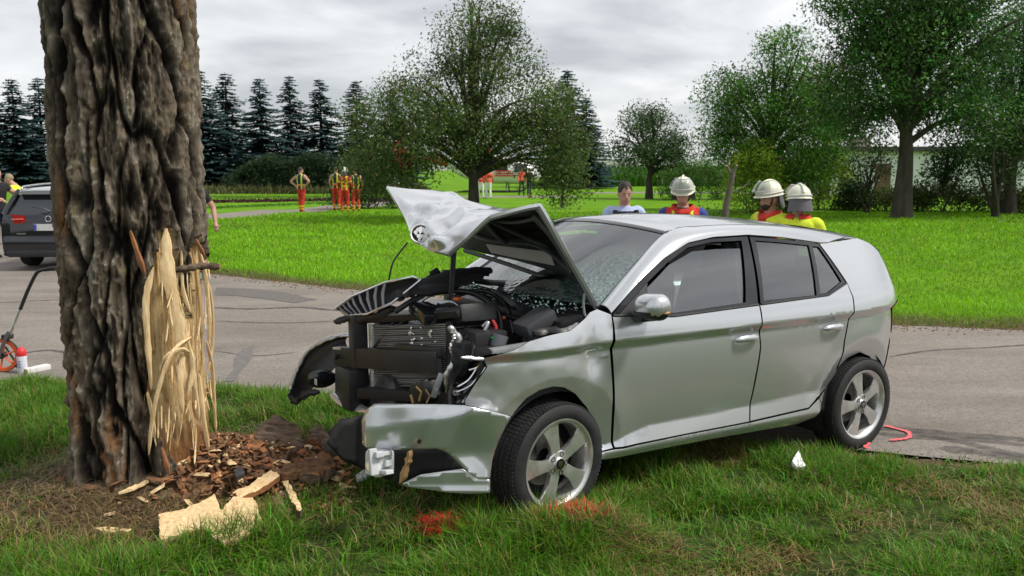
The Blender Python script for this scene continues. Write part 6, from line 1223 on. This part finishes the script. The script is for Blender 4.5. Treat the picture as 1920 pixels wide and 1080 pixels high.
def person(label, foot, rz=0.0, H_=1.78, vox=.016, armL=((.27, .03, 1.17), (.27, -.08, .93)), armR=((-.27, .03, 1.17), (-.27, -.08, .93)), legs=.0, head=(0, 0), torso_m=None, arm_m=None, leg_m=None, shoe_m=None, skn=None, bands=(), hair=None, helmet=None, hands=True, group=None, fat=1.0, face=False, step=.0, bend=0.0, extra=None):
    s = H_ / 1.78; T = empty('person', (foot[0], foot[1], foot[2]), label, 'person', group, rz=rz); skn = skn or skin
    sh = Vector((0, bend, 0)); prim = []; mb = MB()
    def ell_ring(c, a, b, n=16): return [Vector((c[0] + a * math.cos(t), c[1] + b * math.sin(t), c[2])) for t in np.linspace(0, 2 * math.pi, n, endpoint=False)]
    tor = [(.86, .150, .115), (.95, .172, .125), (1.05, .158, .112), (1.18, .172, .120), (1.32, .198, .128), (1.41, .190, .112), (1.465, .120, .085)]
    mb.rings([ell_ring((0, -bend * max(0, z - .95) * 1.5, z), a * fat, b * fat) for z, a, b in tor]); by = lambda z: -bend * max(0, z - .95) * 1.5
    for i in range(len(tor) - 1): prim.append((Vector((0, by(tor[i][0]), tor[i][0])), Vector((0, by(tor[i + 1][0]), tor[i + 1][0])), min(tor[i][1], tor[i + 1][1]) * fat * .8, 'torso' if tor[i][0] > .93 else 'hips', (tor[i][0], tor[i + 1][0])))
    hd = Vector((.0, by(1.6) - .015, 0)); yaw, pit = head; MH = Matrix.Translation(hd + Vector((0, 0, 1.525))) @ Matrix.Rotation(yaw, 4, 'Z') @ Matrix.Rotation(pit, 4, 'X')
    mb.tube([(0, by(1.4), 1.40), (0, by(1.4), 1.46), hd + Vector((0, 0, 1.56))], [.105, .068, .056], 12); prim.append((Vector((0, by(1.4), 1.45)), hd + Vector((0, 0, 1.54)), .05, 'skin', (0, 1)))
    mb.ell(MH @ Vector((0, 0, .11)), (.076, .098, .112), 18, 12, MH.to_3x3().to_4x4()); mb.ell(MH @ Vector((0, -.030, .045)), (.058, .068, .068), 16, 10, MH.to_3x3().to_4x4()); mb.ell(MH @ Vector((0, -.100, .075)), (.015, .024, .028), 8, 6, MH.to_3x3().to_4x4())
    for q in (1, -1): mb.ell(MH @ Vector((.078 * q, .005, .085)), (.012, .022, .032), 8, 6, MH.to_3x3().to_4x4())
    prim.append((MH @ Vector((0, 0, .02)), MH @ Vector((0, 0, .17)), .085, 'skin', (0, 1)))
    for q, arm in ((1, armL), (-1, armR)):
        S = Vector((.178 * q * fat, by(1.42), 1.40)); E = Vector(arm[0]); W = Vector(arm[1]); mb.tube(catmull([S - Vector((.05 * q, 0, -.01)), S, S.lerp(E, .5), E], 3), [.070, .070, .069, .066, .062, .058, .055, .052, .050, .048], 12); mb.tube([E, E.lerp(W, .4), W], [.047, .045, .032], 12)
        prim.append((S, E, .055, 'uarm', (0, 1))); prim.append((E, W, .042, 'farm', (0, 1))); d = (W - E).normalized(); mb.tube([W, W + d * .05, W + d * .09], [.030, .038, .034], 10); prim.append((W + d * .02, W + d * .10, .03, 'hand', (0, 1)))
    for q in (1, -1):
        hp_ = Vector((.088 * q, 0, .90)); K = Vector((.100 * q, -.02 - step * q * .5, .50)); A_ = Vector((.108 * q, .02 - step * q, .09)); mb.tube(catmull([hp_, hp_.lerp(K, .5), K], 3), np.linspace(.098, .064, 7) * fat ** .5, 12); mb.tube(catmull([K, K.lerp(A_, .4) + Vector((0, .012, 0)), A_], 3), [.062, .064, .066, .064, .060, .054, .048], 12)
        prim.append((hp_, K, .075, 'thigh', (0, 1))); prim.append((K, A_, .055, 'shin', (0, 1))); mb.tube([A_ + Vector((0, .035, -.045)), A_ + Vector((0, -.06, -.050)), A_ + Vector((.012 * q, -.15, -.062))], [.044, .044, .030], 10, flat=.85); prim.append((A_ + Vector((0, .03, -.05)), A_ + Vector((0, -.15, -.06)), .04, 'foot', (0, 1)))
    me = bpy.data.meshes.new('body'); me.from_pydata([tuple(v) for v in mb.V], [], mb.F); o = bpy.data.objects.new('body', me); COL.objects.link(o)
    md = o.modifiers.new('r', 'REMESH'); md.mode = 'VOXEL'; md.voxel_size = vox; md2 = o.modifiers.new('s', 'SMOOTH'); md2.factor = .5; md2.iterations = 2
    dg = bpy.context.evaluated_depsgraph_get(); me2 = bpy.data.meshes.new_from_object(o.evaluated_get(dg)); bpy.data.objects.remove(o); bpy.data.meshes.remove(me)
    V = np.zeros(len(me2.vertices) * 3, np.float32); me2.vertices.foreach_get('co', V); V = V.reshape(-1, 3); c = np.zeros(len(me2.polygons) * 3, np.float32); me2.polygons.foreach_get('center', c); c = c.reshape(-1, 3)
    best = np.full(len(c), 1e9); lab = np.zeros(len(c), int); tt = np.zeros(len(c))
    for i, (a, b, r, l, z) in enumerate(prim):
        a, b = np.array(a), np.array(b); ab = b - a; t = np.clip(((c - a) @ ab) / (ab @ ab), 0, 1); dd = np.linalg.norm(c - a - t[:, None] * ab, axis=1) - r; k = dd < best; best[k] = dd[k]; lab[k] = i; tt[k] = (z[0] + (z[1] - z[0]) * t)[k]
    names = np.array([p[3] for p in prim])[lab]; base = {'torso': torso_m, 'hips': leg_m, 'uarm': arm_m, 'farm': arm_m, 'hand': skn, 'thigh': leg_m, 'shin': leg_m, 'foot': shoe_m or shoe, 'skin': skn}
    names = names.copy(); names[(c[:, 2] > 1.475) & (np.abs(c[:, 0]) < .13) & (np.linalg.norm(c - np.array(hd + Vector((0, 0, 1.6))), axis=1) < .25)] = 'skin'
    ml = []; mi = np.zeros(len(c), int)
    def mid(m_):
        if m_ not in ml: ml.append(m_)
        return ml.index(m_)
    for k, m_ in base.items(): mi[names == k] = mid(m_)
    for l, t0, t1, m_ in bands:
        if l == 'front': mi[(names == 'torso') & (np.abs(c[:, 0]) < t0) & (c[:, 1] < -.02) & (c[:, 2] > t1)] = mid(m_)
        elif l == 'collar': mi[(names != 'hand') & (np.abs(c[:, 0]) < .16) & (c[:, 2] > t0) & (c[:, 2] < t1)] = mid(m_)
        elif l == 'vert': mi[(names == 'torso') & (np.abs(np.abs(c[:, 0]) - t0) < t1)] = mid(m_)
        else: mi[(names == l) & (tt >= t0) & (tt <= t1)] = mid(m_)
    me2.materials.clear(); [me2.materials.append(m_) for m_ in ml]; me2.polygons.foreach_set('material_index', mi.astype(np.int32)); me2.polygons.foreach_set('use_smooth', np.ones(len(c), bool))
    if hands:     # five bent fingers on each hand, joined to the body mesh
        bm = bmesh.new(); bm.from_mesh(me2); hm_ = MB()
        for q, arm in ((1, armL), (-1, armR)):
            E, W = Vector(arm[0]), Vector(arm[1]); d = (W - E).normalized(); x = d.cross(Vector((0, 0, 1)) if abs(d.z) < .9 else Vector((0, -1, 0))).normalized(); y = x.cross(d)
            for k, (off, ln) in enumerate(((-.026, .060), (-.009, .072), (.009, .068), (.025, .054))): p = W + d * .082 + x * off; hm_.tube([p, p + d * ln * .5 - y * .006, p + d * ln * .8 - y * .028, p + d * ln * .85 - y * .045], [.0095, .009, .0085, .007], 6)
            p = W + d * .035 - x * .032 * q; hm_.tube([p, p + d * .03 - x * .018 * q - y * .012, p + d * .058 - x * .016 * q - y * .026], [.012, .010, .008], 6)
        vs_ = [bm.verts.new(v) for v in hm_.V]; sk_i = mid(skn)
        for f in hm_.F:
            try: nf = bm.faces.new([vs_[i] for i in f]); nf.material_index = sk_i; nf.smooth = True
            except ValueError: pass
        bm.to_mesh(me2); bm.free()
    body_ = bpy.data.objects.new('body', me2); COL.objects.link(body_); body_.parent = T; T.scale = (s, s, s)
    Hc = lambda x, y, z: MH @ Vector((x, y, z))
    if face:
        fc = MB(); wh = MB(); lp = MB()
        for q in (1, -1): wh.ell(Hc(.031 * q, -.082, .098), (.013, .009, .007), 8, 6, MH.to_3x3().to_4x4()); fc.ell(Hc(.031 * q, -.089, .098), (.006, .004, .006), 8, 5, MH.to_3x3().to_4x4()); fc.box(Hc(.033 * q, -.090, .117), (.032, .008, .007), MH.to_3x3(), .3)
        lp.ell(Hc(0, -.093, .030), (.024, .008, .007), 10, 5, MH.to_3x3().to_4x4()); wh.build('eyes', mat('eye_white', (.65, .62, .58), .3), T, smooth=60); fc.build('brows', hair_d, T, smooth=60); lp.build('lips', mat('lips', (.36, .14, .11), .5), T, smooth=60)
    if hair and not helmet:
        hm_ = MB(); rg = np.random.default_rng(3); V_ = []; F_ = []; n, m_ = 22, 11
        for i in range(m_ + 1):
            t = math.pi * .60 * i / m_
            for k in range(n):
                a = 2 * math.pi * k / n; fr = max(0, -math.sin(a)); lim = .60 - .20 * fr ** 1.5; t2 = math.pi * lim * i / m_; j = 1 + .03 * rg.normal(); V_.append(Hc(.082 * math.sin(t2) * math.cos(a) * j, .012 + .102 * math.sin(t2) * math.sin(a) * j, .122 + .112 * math.cos(t2) * j))
        for i in range(m_):
            for k in range(n): F_.append((i * n + k, (i + 1) * n + k, (i + 1) * n + (k + 1) % n, i * n + (k + 1) % n))
        hm_.add(V_, F_).build('hair', hair, T, smooth=60)
    if helmet:        # shell, brim, comb, raised visor, neck cloth
        Hh = lambda x, y, z: Hc(x, y, z + .03)
        n, m_ = 28, 10; V_ = []; F_ = []
        for i in range(m_ + 1):
            t = math.pi * .52 * i / m_
            for k in range(n):
                a = 2 * math.pi * k / n; V_.append(Hh(.118 * math.sin(t) * math.cos(a), .008 + .142 * math.sin(t) * math.sin(a), .125 + .128 * math.cos(t)))
        for i in range(m_):
            for k in range(n): F_.append((i * n + k, (i + 1) * n + k, (i + 1) * n + (k + 1) % n, i * n + (k + 1) % n))
        br = [Hh((.118 + .004) * math.cos(a), .008 + .145 * math.sin(a), .118) for a in np.linspace(0, 2 * math.pi, n, endpoint=False)]; br2 = [Hh(.130 * math.cos(a), .008 + (.185 if math.sin(a) < -.3 else .160) * math.sin(a), .100) for a in np.linspace(0, 2 * math.pi, n, endpoint=False)]
        hl_ = MB().add(V_, F_).rings([br, br2], caps=False).build('helmet', helm, T, smooth=60); MB().tube([Hh(0, .008 + .150 * math.cos(t), .125 + .136 * math.sin(t)) for t in np.linspace(.25, 2.9, 12)], .012, 8).build('helmet_comb', helm, hl_, smooth=60)
        tb_ = [Hh(.124 * math.cos(a), .008 + .149 * math.sin(a), .135) for a in np.linspace(0, 2 * math.pi, n)]; MB().tube(tb_, .006, 6, caps=False).build('helmet_band', silvc, hl_)
        vz = np.array([[tuple(Hh(.150 * math.cos(e) * math.sin(a), .0 - .185 * math.cos(e) * math.cos(a), .120 + .165 * math.sin(e))) for a in np.linspace(-1.15, 1.15, 15)] for e in np.linspace(.28, 1.0, 7)]); grid_mesh('visor', vz, visor, hl_); MB().tube([Vector(p) for p in vz[0]], .005, 5).tube([Vector(p) for p in vz[-1]], .005, 5).build('visor_rim', mat('visor_rim', (.5, .5, .48), .4), hl_)
        nk = np.array([[tuple(Hh((.118 + .02 * v) * math.sin(a), .008 + (.14 + .015 * v) * math.cos(a), .10 - .13 * v)) for a in np.linspace(-1.35, 1.35, 13)] for v in np.linspace(0, 1, 4)]); grid_mesh('neck_cloth', nk, mat('neck_leather', (.10, .10, .11), .5), hl_)
        MB().tube([Hh(.085 * math.cos(t), -.02 - .02 * math.sin(t), .09 - .12 * math.sin(t)) for t in np.linspace(0, math.pi, 9)], .007, 5).build('chin_strap', blackc, hl_)
    if extra: extra(T, Hc)
    return T
def collar(m_):
    def f(T, Hc):
        G = np.array([[(k * .115 * math.sin(a) * (1 + .15 * (abs(a) < .5)), .0 - .010 + k * .105 * -math.cos(a) + dy, z - .05 * max(0, math.cos(a)) ** 2) for a in np.linspace(-2.9 + math.pi * 0, 2.9, 23)] for k, z, dy in ((1.25, 1.405, 0), (1.05, 1.46, 0), (.92, 1.495, 0), (.96, 1.508, 0), (1.1, 1.46, 0))]) * (1, -1, 1); G[..., 1] *= -1
        return grid_mesh('collar', G, m_, T, thick=.006)
    return f
def stand(px, Y): p = at(px, 400, Y); return (p.x, p.y, max(ROADZ, 0))
# policeman taking notes
def vest(T, Hc):
    G = np.array([[(.185 * math.sin(a) * k, .012 - .142 * math.cos(a) * k, z) for a in np.linspace(0, 2 * math.pi, 25)] for z, k in ((1.0, 1.0), (1.12, 1.0), (1.25, 1.08), (1.36, 1.06), (1.42, .92))]); v = grid_mesh('vest', G, navy, T)
    text_mesh('vest_lettering', 'POLIZEI', .034, whitec, v, Matrix.Translation((.075, -.145, 1.27)) @ Matrix.Rotation(R(90), 4, 'X'))
    for x in (-.12, .12): MB().box((x, -.10, 1.385), (.05, .06, .10), bev=.3).build('radio_pouch', blackc, v, smooth=50)
    nb = MB().box((.02, -.34, 1.14), (.11, .015, .15), Matrix.Rotation(R(-40), 3, 'X')).build('notepad', whitec, T); MB().tube([(-.05, -.36, 1.19), (.0, -.33, 1.16)], .005, 6).build('pen', blackc, T)
person('policeman in light blue shirt and navy vest writing notes behind the car', stand(1170, 9.3), R(4), 1.70, .013, armL=((.29, -.05, 1.16), (.08, -.27, 1.13)), armR=((-.29, -.05, 1.16), (-.06, -.28, 1.17)), head=(0, R(14)), torso_m=lblue, arm_m=lblue, leg_m=navy, skn=skin, hair=hair_d, face=True, extra=vest)
# firefighter in a blue and red jacket
person('helmeted firefighter in red jacket with blue shoulders looking down over the car', stand(1280, 8.9), R(-12), 1.705, .013, armL=((.30, -.02, 1.17), (.20, -.22, 1.0)), armR=((-.29, -.03, 1.17), (-.18, -.22, 1.02)), head=(R(-6), R(16)), torso_m=redc, arm_m=redc, leg_m=navy, helmet='up', face=True, fat=1.12, bands=(('uarm', 0, .45, bluec), ('front', .055, 1.05, navy), ('vert', .10, .016, hiv), ('torso', 1.10, 1.14, hiv), ('farm', .7, .85, hiv), ), extra=collar(redc))
# two firefighters in yellow and red
person('bearded firefighter in yellow jacket with red collar facing left behind the car', stand(1445, 8.45), R(-62), 1.665, .013, armL=((.28, -.05, 1.17), (.15, -.25, 1.05)), armR=((-.29, -.03, 1.17), (-.18, -.22, 1.05)), head=(R(-6), R(8)), torso_m=hiv, arm_m=hiv, leg_m=redc, helmet='up', face=True, fat=1.12, skn=skin2, bands=(('front', .06, 1.1, redc), ('uarm', .7, .85, silvc), ('torso', 1.08, 1.13, silvc)), extra=lambda T, Hc: collar(redc)(T, Hc) and MB().ell(Hc(0, -.055, .028), (.055, .050, .045), 14, 9).build('beard', hair_d, T, smooth=60))
person('firefighter in yellow and red jacket turned away, grey neck cloth under helmet', stand(1497, 8.15), R(150), 1.635, .013, armL=((.28, -.05, 1.17), (.18, -.25, 1.05)), armR=((-.29, -.03, 1.17), (-.18, -.22, 1.05)), head=(R(30), R(6)), torso_m=hiv, arm_m=redc, leg_m=redc, helmet='up', fat=1.12, bands=(('uarm', 0, .35, hiv), ('uarm', .72, .9, silvc), ('torso', 1.10, 1.16, silvc), ('torso', 1.22, 1.27, silvc)), extra=collar(redc))
# bystander behind the tree
person('bystander in black shirt and blue shorts half hidden behind the thick tree', stand(364, 14.0), R(15), 1.76, .018, armL=((.30, .03, 1.17), (.33, -.06, .93)), torso_m=blackc, arm_m=skin, leg_m=jeans, shoe_m=cloth('green_sneaker', (.05, .22, .05)), hair=hair_b, bands=(('uarm', 0, .55, blackc), ('shin', 0, .9, skin), ('thigh', .85, 1, skin)))
# two people beside the dark estate car
person('man in black T-shirt leaning an arm towards the dark estate car', stand(-2, 17.4), R(70), 1.84, .018, armL=((.30, -.08, 1.25), (.30, -.34, 1.30)), armR=((-.28, -.08, 1.2), (-.22, -.30, 1.15)), torso_m=blackc, arm_m=skin, leg_m=navy, hair=hair_d, bands=(('uarm', 0, .55, blackc),))
person('helper in yellow hi-vis jacket bending down beyond the dark estate car', stand(52, 20.5), R(-80), 1.68, .02, bend=.35, torso_m=hiv, arm_m=hiv, leg_m=navy, hair=hair_b, head=(0, R(10)))
# far group on the path
ff = dict(leg_m=redc, vox=.022, hands=False, bands=(('shin', .55, .68, glove_y), ('shin', .8, .92, glove_y), ('torso', 1.02, 1.07, redc), ('torso', 1.07, 1.10, glove_y), ('vert', .09, .022, hiv), ('uarm', .6, 1, skin)), hair=hair_d)
person('firefighter in red dungarees with yellow braces, hands on hips on the path', stand(566, 34.4), R(160), 1.83, armL=((.42, .06, 1.20), (.20, .02, 1.02)), armR=((-.42, .06, 1.20), (-.20, .02, 1.02)), torso_m=navy, arm_m=skin, step=.1, head=(R(-40), 0), **ff)
person('firefighter in red dungarees standing left of the white helmeted one on the path', stand(632, 35.6), R(165), 1.85, torso_m=navy, arm_m=skin, **ff)
person('white helmeted firefighter in red and yellow jacket on the path', stand(648, 34.0), R(175), 1.76, .022, hands=False, torso_m=redc, arm_m=redc, leg_m=redc, helmet='up', bands=(('vert', .09, .03, glove_y), ('torso', 1.05, 1.12, glove_y), ('torso', 1.22, 1.28, glove_y), ('uarm', .5, .75, glove_y), ('shin', .55, .68, glove_y), ('shin', .8, .92, glove_y)))
person('firefighter in red dungarees right of the white helmeted one, half behind leaves', stand(668, 34.8), R(200), 1.80, torso_m=navy, arm_m=skin, **ff)
person('person in white shirt and pink trousers on the path behind the bonnet', stand(738, 42), R(20), 1.72, .024, hands=False, torso_m=whitec, arm_m=whitec, leg_m=cloth('pink_trousers', (.60, .10, .12)), hair=hair_d, step=.15)
for i, (px, Y, rz, lab, tm, lm) in enumerate([(902, 50, 20, 'paramedic in red jacket and white trousers walking by the apple trunk', redc, whitec), (916, 49, 190, 'paramedic in orange hi-vis vest seen from behind by the helicopter', orac, whitec), (978, 55, 30, 'helper in orange jacket and dark trousers at the helicopter nose', orac, navy), (992, 53, 160, 'helper in dark clothing with red shoes past the helicopter nose', blackc, navy)]):
    person(lab, stand(px, Y), R(rz), 1.78, .026, hands=False, torso_m=tm, arm_m=tm, leg_m=lm, shoe_m=redc if i == 3 else None, hair=hair_d, step=.12, group='rescue crew at the helicopter', bands=(('torso', 1.1, 1.16, silvc),) if i < 3 else ())
# ================================================================== DARK ESTATE CAR
ob = gp(92, 508); OP = empty('estate_car', (ob.x, ob.y + .15, ROADZ), 'dark blue-black estate car parked tail towards the tree', 'car', rz=R(90) + R(2))
dkp = mat('dark_blue_paint', (.008, .009, .016), .16, .2, coat=1.0)
# local: x forward, z up, tail at x=0; body as cross-sections
def sec(x, w_, zs):   # zs: list of (z, half-width factor)
    r = [(x, w_ * f, z) for z, f in zs]; return [Vector(p) for p in r] + [Vector((p[0], -p[1], p[2])) for p in r[::-1]]
BODY = [(-.02, .70, .42, .95), (.0, .86, .30, 1.0), (.35, .905, .24, 1.0), (1.0, .905, .20, 1.0), (3.0, .90, .20, .98), (4.0, .86, .22, .88), (4.55, .70, .28, .74), (4.62, .5, .35, .66)]
Rg = [sec(x, w_, [(lo, .88), (lo + .08, .97), (.60, 1.0), (min(.80, hi - .05), .995), (hi, .93)]) for x, w_, lo, hi in BODY]; MB().rings(Rg).build('body', dkp, OP, smooth=50)
GH = [(.10, .80, 1.0), (.32, .70, 1.36), (.55, .63, 1.44), (1.6, .62, 1.47), (2.5, .61, 1.42), (3.35, .72, 1.0)]
Rg = [sec(x, w_, [(.98, 1.08 if hi > 1.1 else 1.0), (max(.99, hi - .06), 1.0), (hi, .86)]) for x, w_, hi in GH]; MB().rings(Rg).build('greenhouse', blackg, OP, smooth=40)
MB().rings([sec(x, w_, [(z - .05, 1.0), (z, .96), (z + .018, .6)]) for x, w_, z in ((.16, .60, 1.40), (.40, .645, 1.445), (1.6, .635, 1.478), (2.4, .62, 1.44))]).build('roof', mat('grey_roof_paint', (.30, .32, .34), .3, .6, coat=1.0), OP, smooth=50)
for s_ in (1, -1):
    MB().tube(catmull([(.30, .60 * s_, 1.44), (.45, .61 * s_, 1.485), (1.5, .60 * s_, 1.52), (2.3, .585 * s_, 1.47)], 4), .018, 8).build('roof_rail', alu, OP, smooth=50)
    MB().tube(catmull([(.10, .83 * s_, 1.0), (.22, .755 * s_, 1.22), (.36, .675 * s_, 1.41)], 4), .05, 8).build('rear_pillar', dkp, OP, smooth=50)
    lamp = MB(); lamp.rings([[Vector((x, y * s_, z)) for x, y, z in q] for q in (((-.035, .42, .98), (-.035, .42, .86), (.03, .42, .86), (.03, .42, .98)), ((-.02, .62, 1.0), (-.02, .62, .83), (.05, .62, .83), (.05, .62, 1.0)), ((.04, .82, 1.0), (.04, .82, .82), (.12, .82, .82), (.12, .82, 1.0)), ((.28, .905, .98), (.28, .905, .88), (.30, .86, .88), (.30, .86, .98)))]); lm = lamp.build('rear_lamp', lampr, OP, smooth=30)
    MB().tube([(-.04, .44 * s_, .92), (-.022, .62 * s_, .915), (.04, .82 * s_, .91)], .012, 6).build('lamp_strip', mat('pink_lens', (.75, .12, .12), .2, coat=.5), lm, smooth=40)
    MB().box((-.045, .66 * s_, .36), (.02, .22, .035)).build('reflector', lampr, OP)
    for ax in (.88, 3.55):
        W_ = MB().lathe([(.20, -.10), (.27, -.11), (.325, -.09), (.33, 0), (.325, .09), (.27, .11), (.20, .10)], 28, Matrix.Translation((ax, .80 * s_, .33)) @ Matrix.Rotation(R(90), 4, 'X')).build('wheel', rubber, OP, smooth=40); MB().lathe([(.0, .10 * -s_), (.19, .09 * -s_), (.21, .10 * -s_)], 20, Matrix.Translation((ax, .80 * s_, .33)) @ Matrix.Rotation(R(90), 4, 'X')).build('rim', alloy, W_, smooth=40)
    MB().box((2.75, 1.0 * s_, 1.02), (.12, .2, .14), bev=.35).build('side_mirror', dkp, OP, smooth=50)
MB().add([(.098, .72, 1.0), (.098, -.72, 1.0), (.30, -.60, 1.355), (.30, .60, 1.355), (.085, .72, 1.0), (.085, -.72, 1.0), (.286, -.60, 1.355), (.286, .60, 1.355)], [(4, 5, 6, 7), (0, 3, 2, 1), (0, 4, 7, 3), (1, 2, 6, 5), (2, 3, 7, 6), (0, 1, 5, 4)]).build('rear_window', glass_mat('estate_rear_glass', (.12, .14, .16), .5, 2.0), OP)
MB().box((-.03, 0, .48), (.10, 1.60, .28), bev=.3).build('rear_bumper', dkp, OP, smooth=50); MB().box((-.055, 0, .31), (.09, 1.45, .12), bev=.25).build('bumper_skirt', blackp, OP, smooth=50); MB().tube([(.12, 0, 1.03), (.04, .1, 1.10), (-.0, .28, 1.13)], .010, 6).build('rear_wiper', blackp, OP, smooth=50)
pl = MB().box((-.052, 0, .775), (.012, .52, .115), bev=.1).build('number_plate', mat('plate_white', (.62, .62, .62), .5, var=.12, vscale=18), OP); MB().box((-.060, .235, .775), (.004, .045, .105), bev=.1).build('plate_band', mat('plate_blue', (.03, .05, .40), .5), pl)
RX = Matrix.Translation((-.035, 0, .925)) @ Matrix.Rotation(R(-90), 4, 'Y'); eb = MB().lathe([(.043, .0), (.056, .0), (.056, .016), (.050, .020), (.043, .016), (.043, .0)], 28, RX).build('badge', chrome, OP, smooth=40)
MB().slab([(-.07, -.006), (.008, -.003), (-.004, .004), (.07, .006), (-.008, .003), (.004, -.004)], .01, RX @ Matrix.Rotation(R(90), 4, 'Z')).build('badge_bolt', chrome, eb)
MB().tube([(.75, 0, 1.47), (.70, 0, 1.53)], [.02, .006], 6).build('roof_aerial', blackp, OP); MB().box((-.028, .50, .66), (.01, .16, .02)).build('model_script', chrome, OP)
# ================================================================== MEASURING WHEEL, SPRAY CAN, BLOCK
mw = gp(8, 697, ROADZ); MW = empty('measuring_wheel', (mw.x, mw.y, ROADZ), 'orange spoked measuring wheel with a bent black handle', 'measuring wheel'); orp = mat('orange_plastic', (.80, .13, .03), .4, var=.06)
k_ = mw.y * 1.03 / FPX; Rw = 31 * k_; hub_ = Vector((0, 0, Rw + .004)); MYc = Matrix.Translation(hub_) @ Matrix.Rotation(R(90), 4, 'X')
wh_ = MB().lathe([(Rw - .035, -.012), (Rw - .004, -.014), (Rw - .004, .014), (Rw - .035, .012), (Rw - .035, -.012)], 40, MYc).build('wheel', orp, MW, smooth=40); MB().lathe([(Rw - .006, -.014), (Rw, -.010), (Rw, .010), (Rw - .006, .014)], 40, MYc).build('tyre', rubber, wh_, smooth=40)
for q in range(6): a = q * math.pi / 3 + .3; MB().tube([hub_ + Vector((.02 * math.cos(a), 0, .02 * math.sin(a))), hub_ + Vector(((Rw - .03) * math.cos(a), 0, (Rw - .03) * math.sin(a)))], .011, 6, flat=.7).build('spoke', orp, wh_, smooth=50)
MB().lathe([(.0, -.03), (.03, -.03), (.03, .03), (.0, .03)], 16, MYc).build('hub', blackp, wh_, smooth=40)
def wp(px, py, dy=0.0): p = at(px, py, mw.y + dy); return p - MW.location
MB().tube([wp(-2, 668, -.05), wp(8, 640, -.05), wp(16, 622, -.04)], .016, 8).tube([wp(-2, 668, .05), wp(8, 640, .05), wp(16, 622, .03)], .016, 8).build('fork', mat('fork_grey', (.10, .10, .10), .5), MW, smooth=50); MB().box(wp(14, 631), (.07, .09, .05), bev=.25).build('counter', blackp, MW, smooth=50)
MB().tube([wp(17, 632), wp(38, 578)], .013, 10).build('lower_tube', alu, MW, smooth=50); MB().tube(catmull([wp(38, 580), wp(52, 545), wp(66, 516), wp(74, 508), wp(86, 505)], 5), .016, 10).build('handle_tube', blackp, MW, smooth=50); MB().tube([wp(84, 505.5), wp(96, 503.5), wp(105, 503)], [.018, .021, .019], 10).build('grip', rubber, MW, smooth=50)
MB().tube([wp(10, 650, .06), wp(30, 680, .06), wp(36, 692, .06)], .009, 6).tube([wp(22, 684, .06), wp(36, 690, .06)], .008, 6).build('kickstand', blackp, MW, smooth=50)
sc0 = gp(43, 699, ROADZ); SCAN = empty('spray_can', (sc0.x, sc0.y, ROADZ), 'white spray can with a red cap standing on the asphalt', 'spray can'); rr = 8.5 * k_; hh = 40 * k_
cbody = MB().lathe([(.0, .0), (rr * .95, .0), (rr, .006), (rr, hh * .92), (rr * .9, hh * .97), (rr * .7, hh)], 24).build('can', mat('can_white', (.66, .67, .74), .35, var=.04), SCAN, smooth=40); MB().lathe([(rr * .98, hh * .80), (rr * 1.02, hh * .82), (rr * 1.02, hh * .98), (rr * .85, hh * 1.10), (rr * .4, hh * 1.20), (.0, hh * 1.22)], 24).build('cap', mat('red_cap', (.70, .03, .04), .4), SCAN, smooth=50)
for q in range(5): MB().box((-.2 * rr, -rr - .0005, hh * (.30 + .07 * q)), (rr * (.9 - .1 * (q % 2)), .001, hh * .022), bev=0).build('print_line', mat('print_blue', (.10, .14, .32), .5), cbody)
bk = gp(60, 698, ROADZ); BK = empty('marker_block', (bk.x, bk.y, ROADZ), 'small white painted wooden block lying beside the spray can', 'block', rz=R(-28)); MB().box((0, .05, .022), (.07, .22, .044), bev=.06).build('block', mat('white_block', (.74, .73, .72), .7, var=.06), BK, smooth=40); MB().box((0, -.0605, .022), (.064, .004, .038), bev=0).build('end_grain', mat('block_wood', (.50, .32, .16), .8, var=.2), BK)
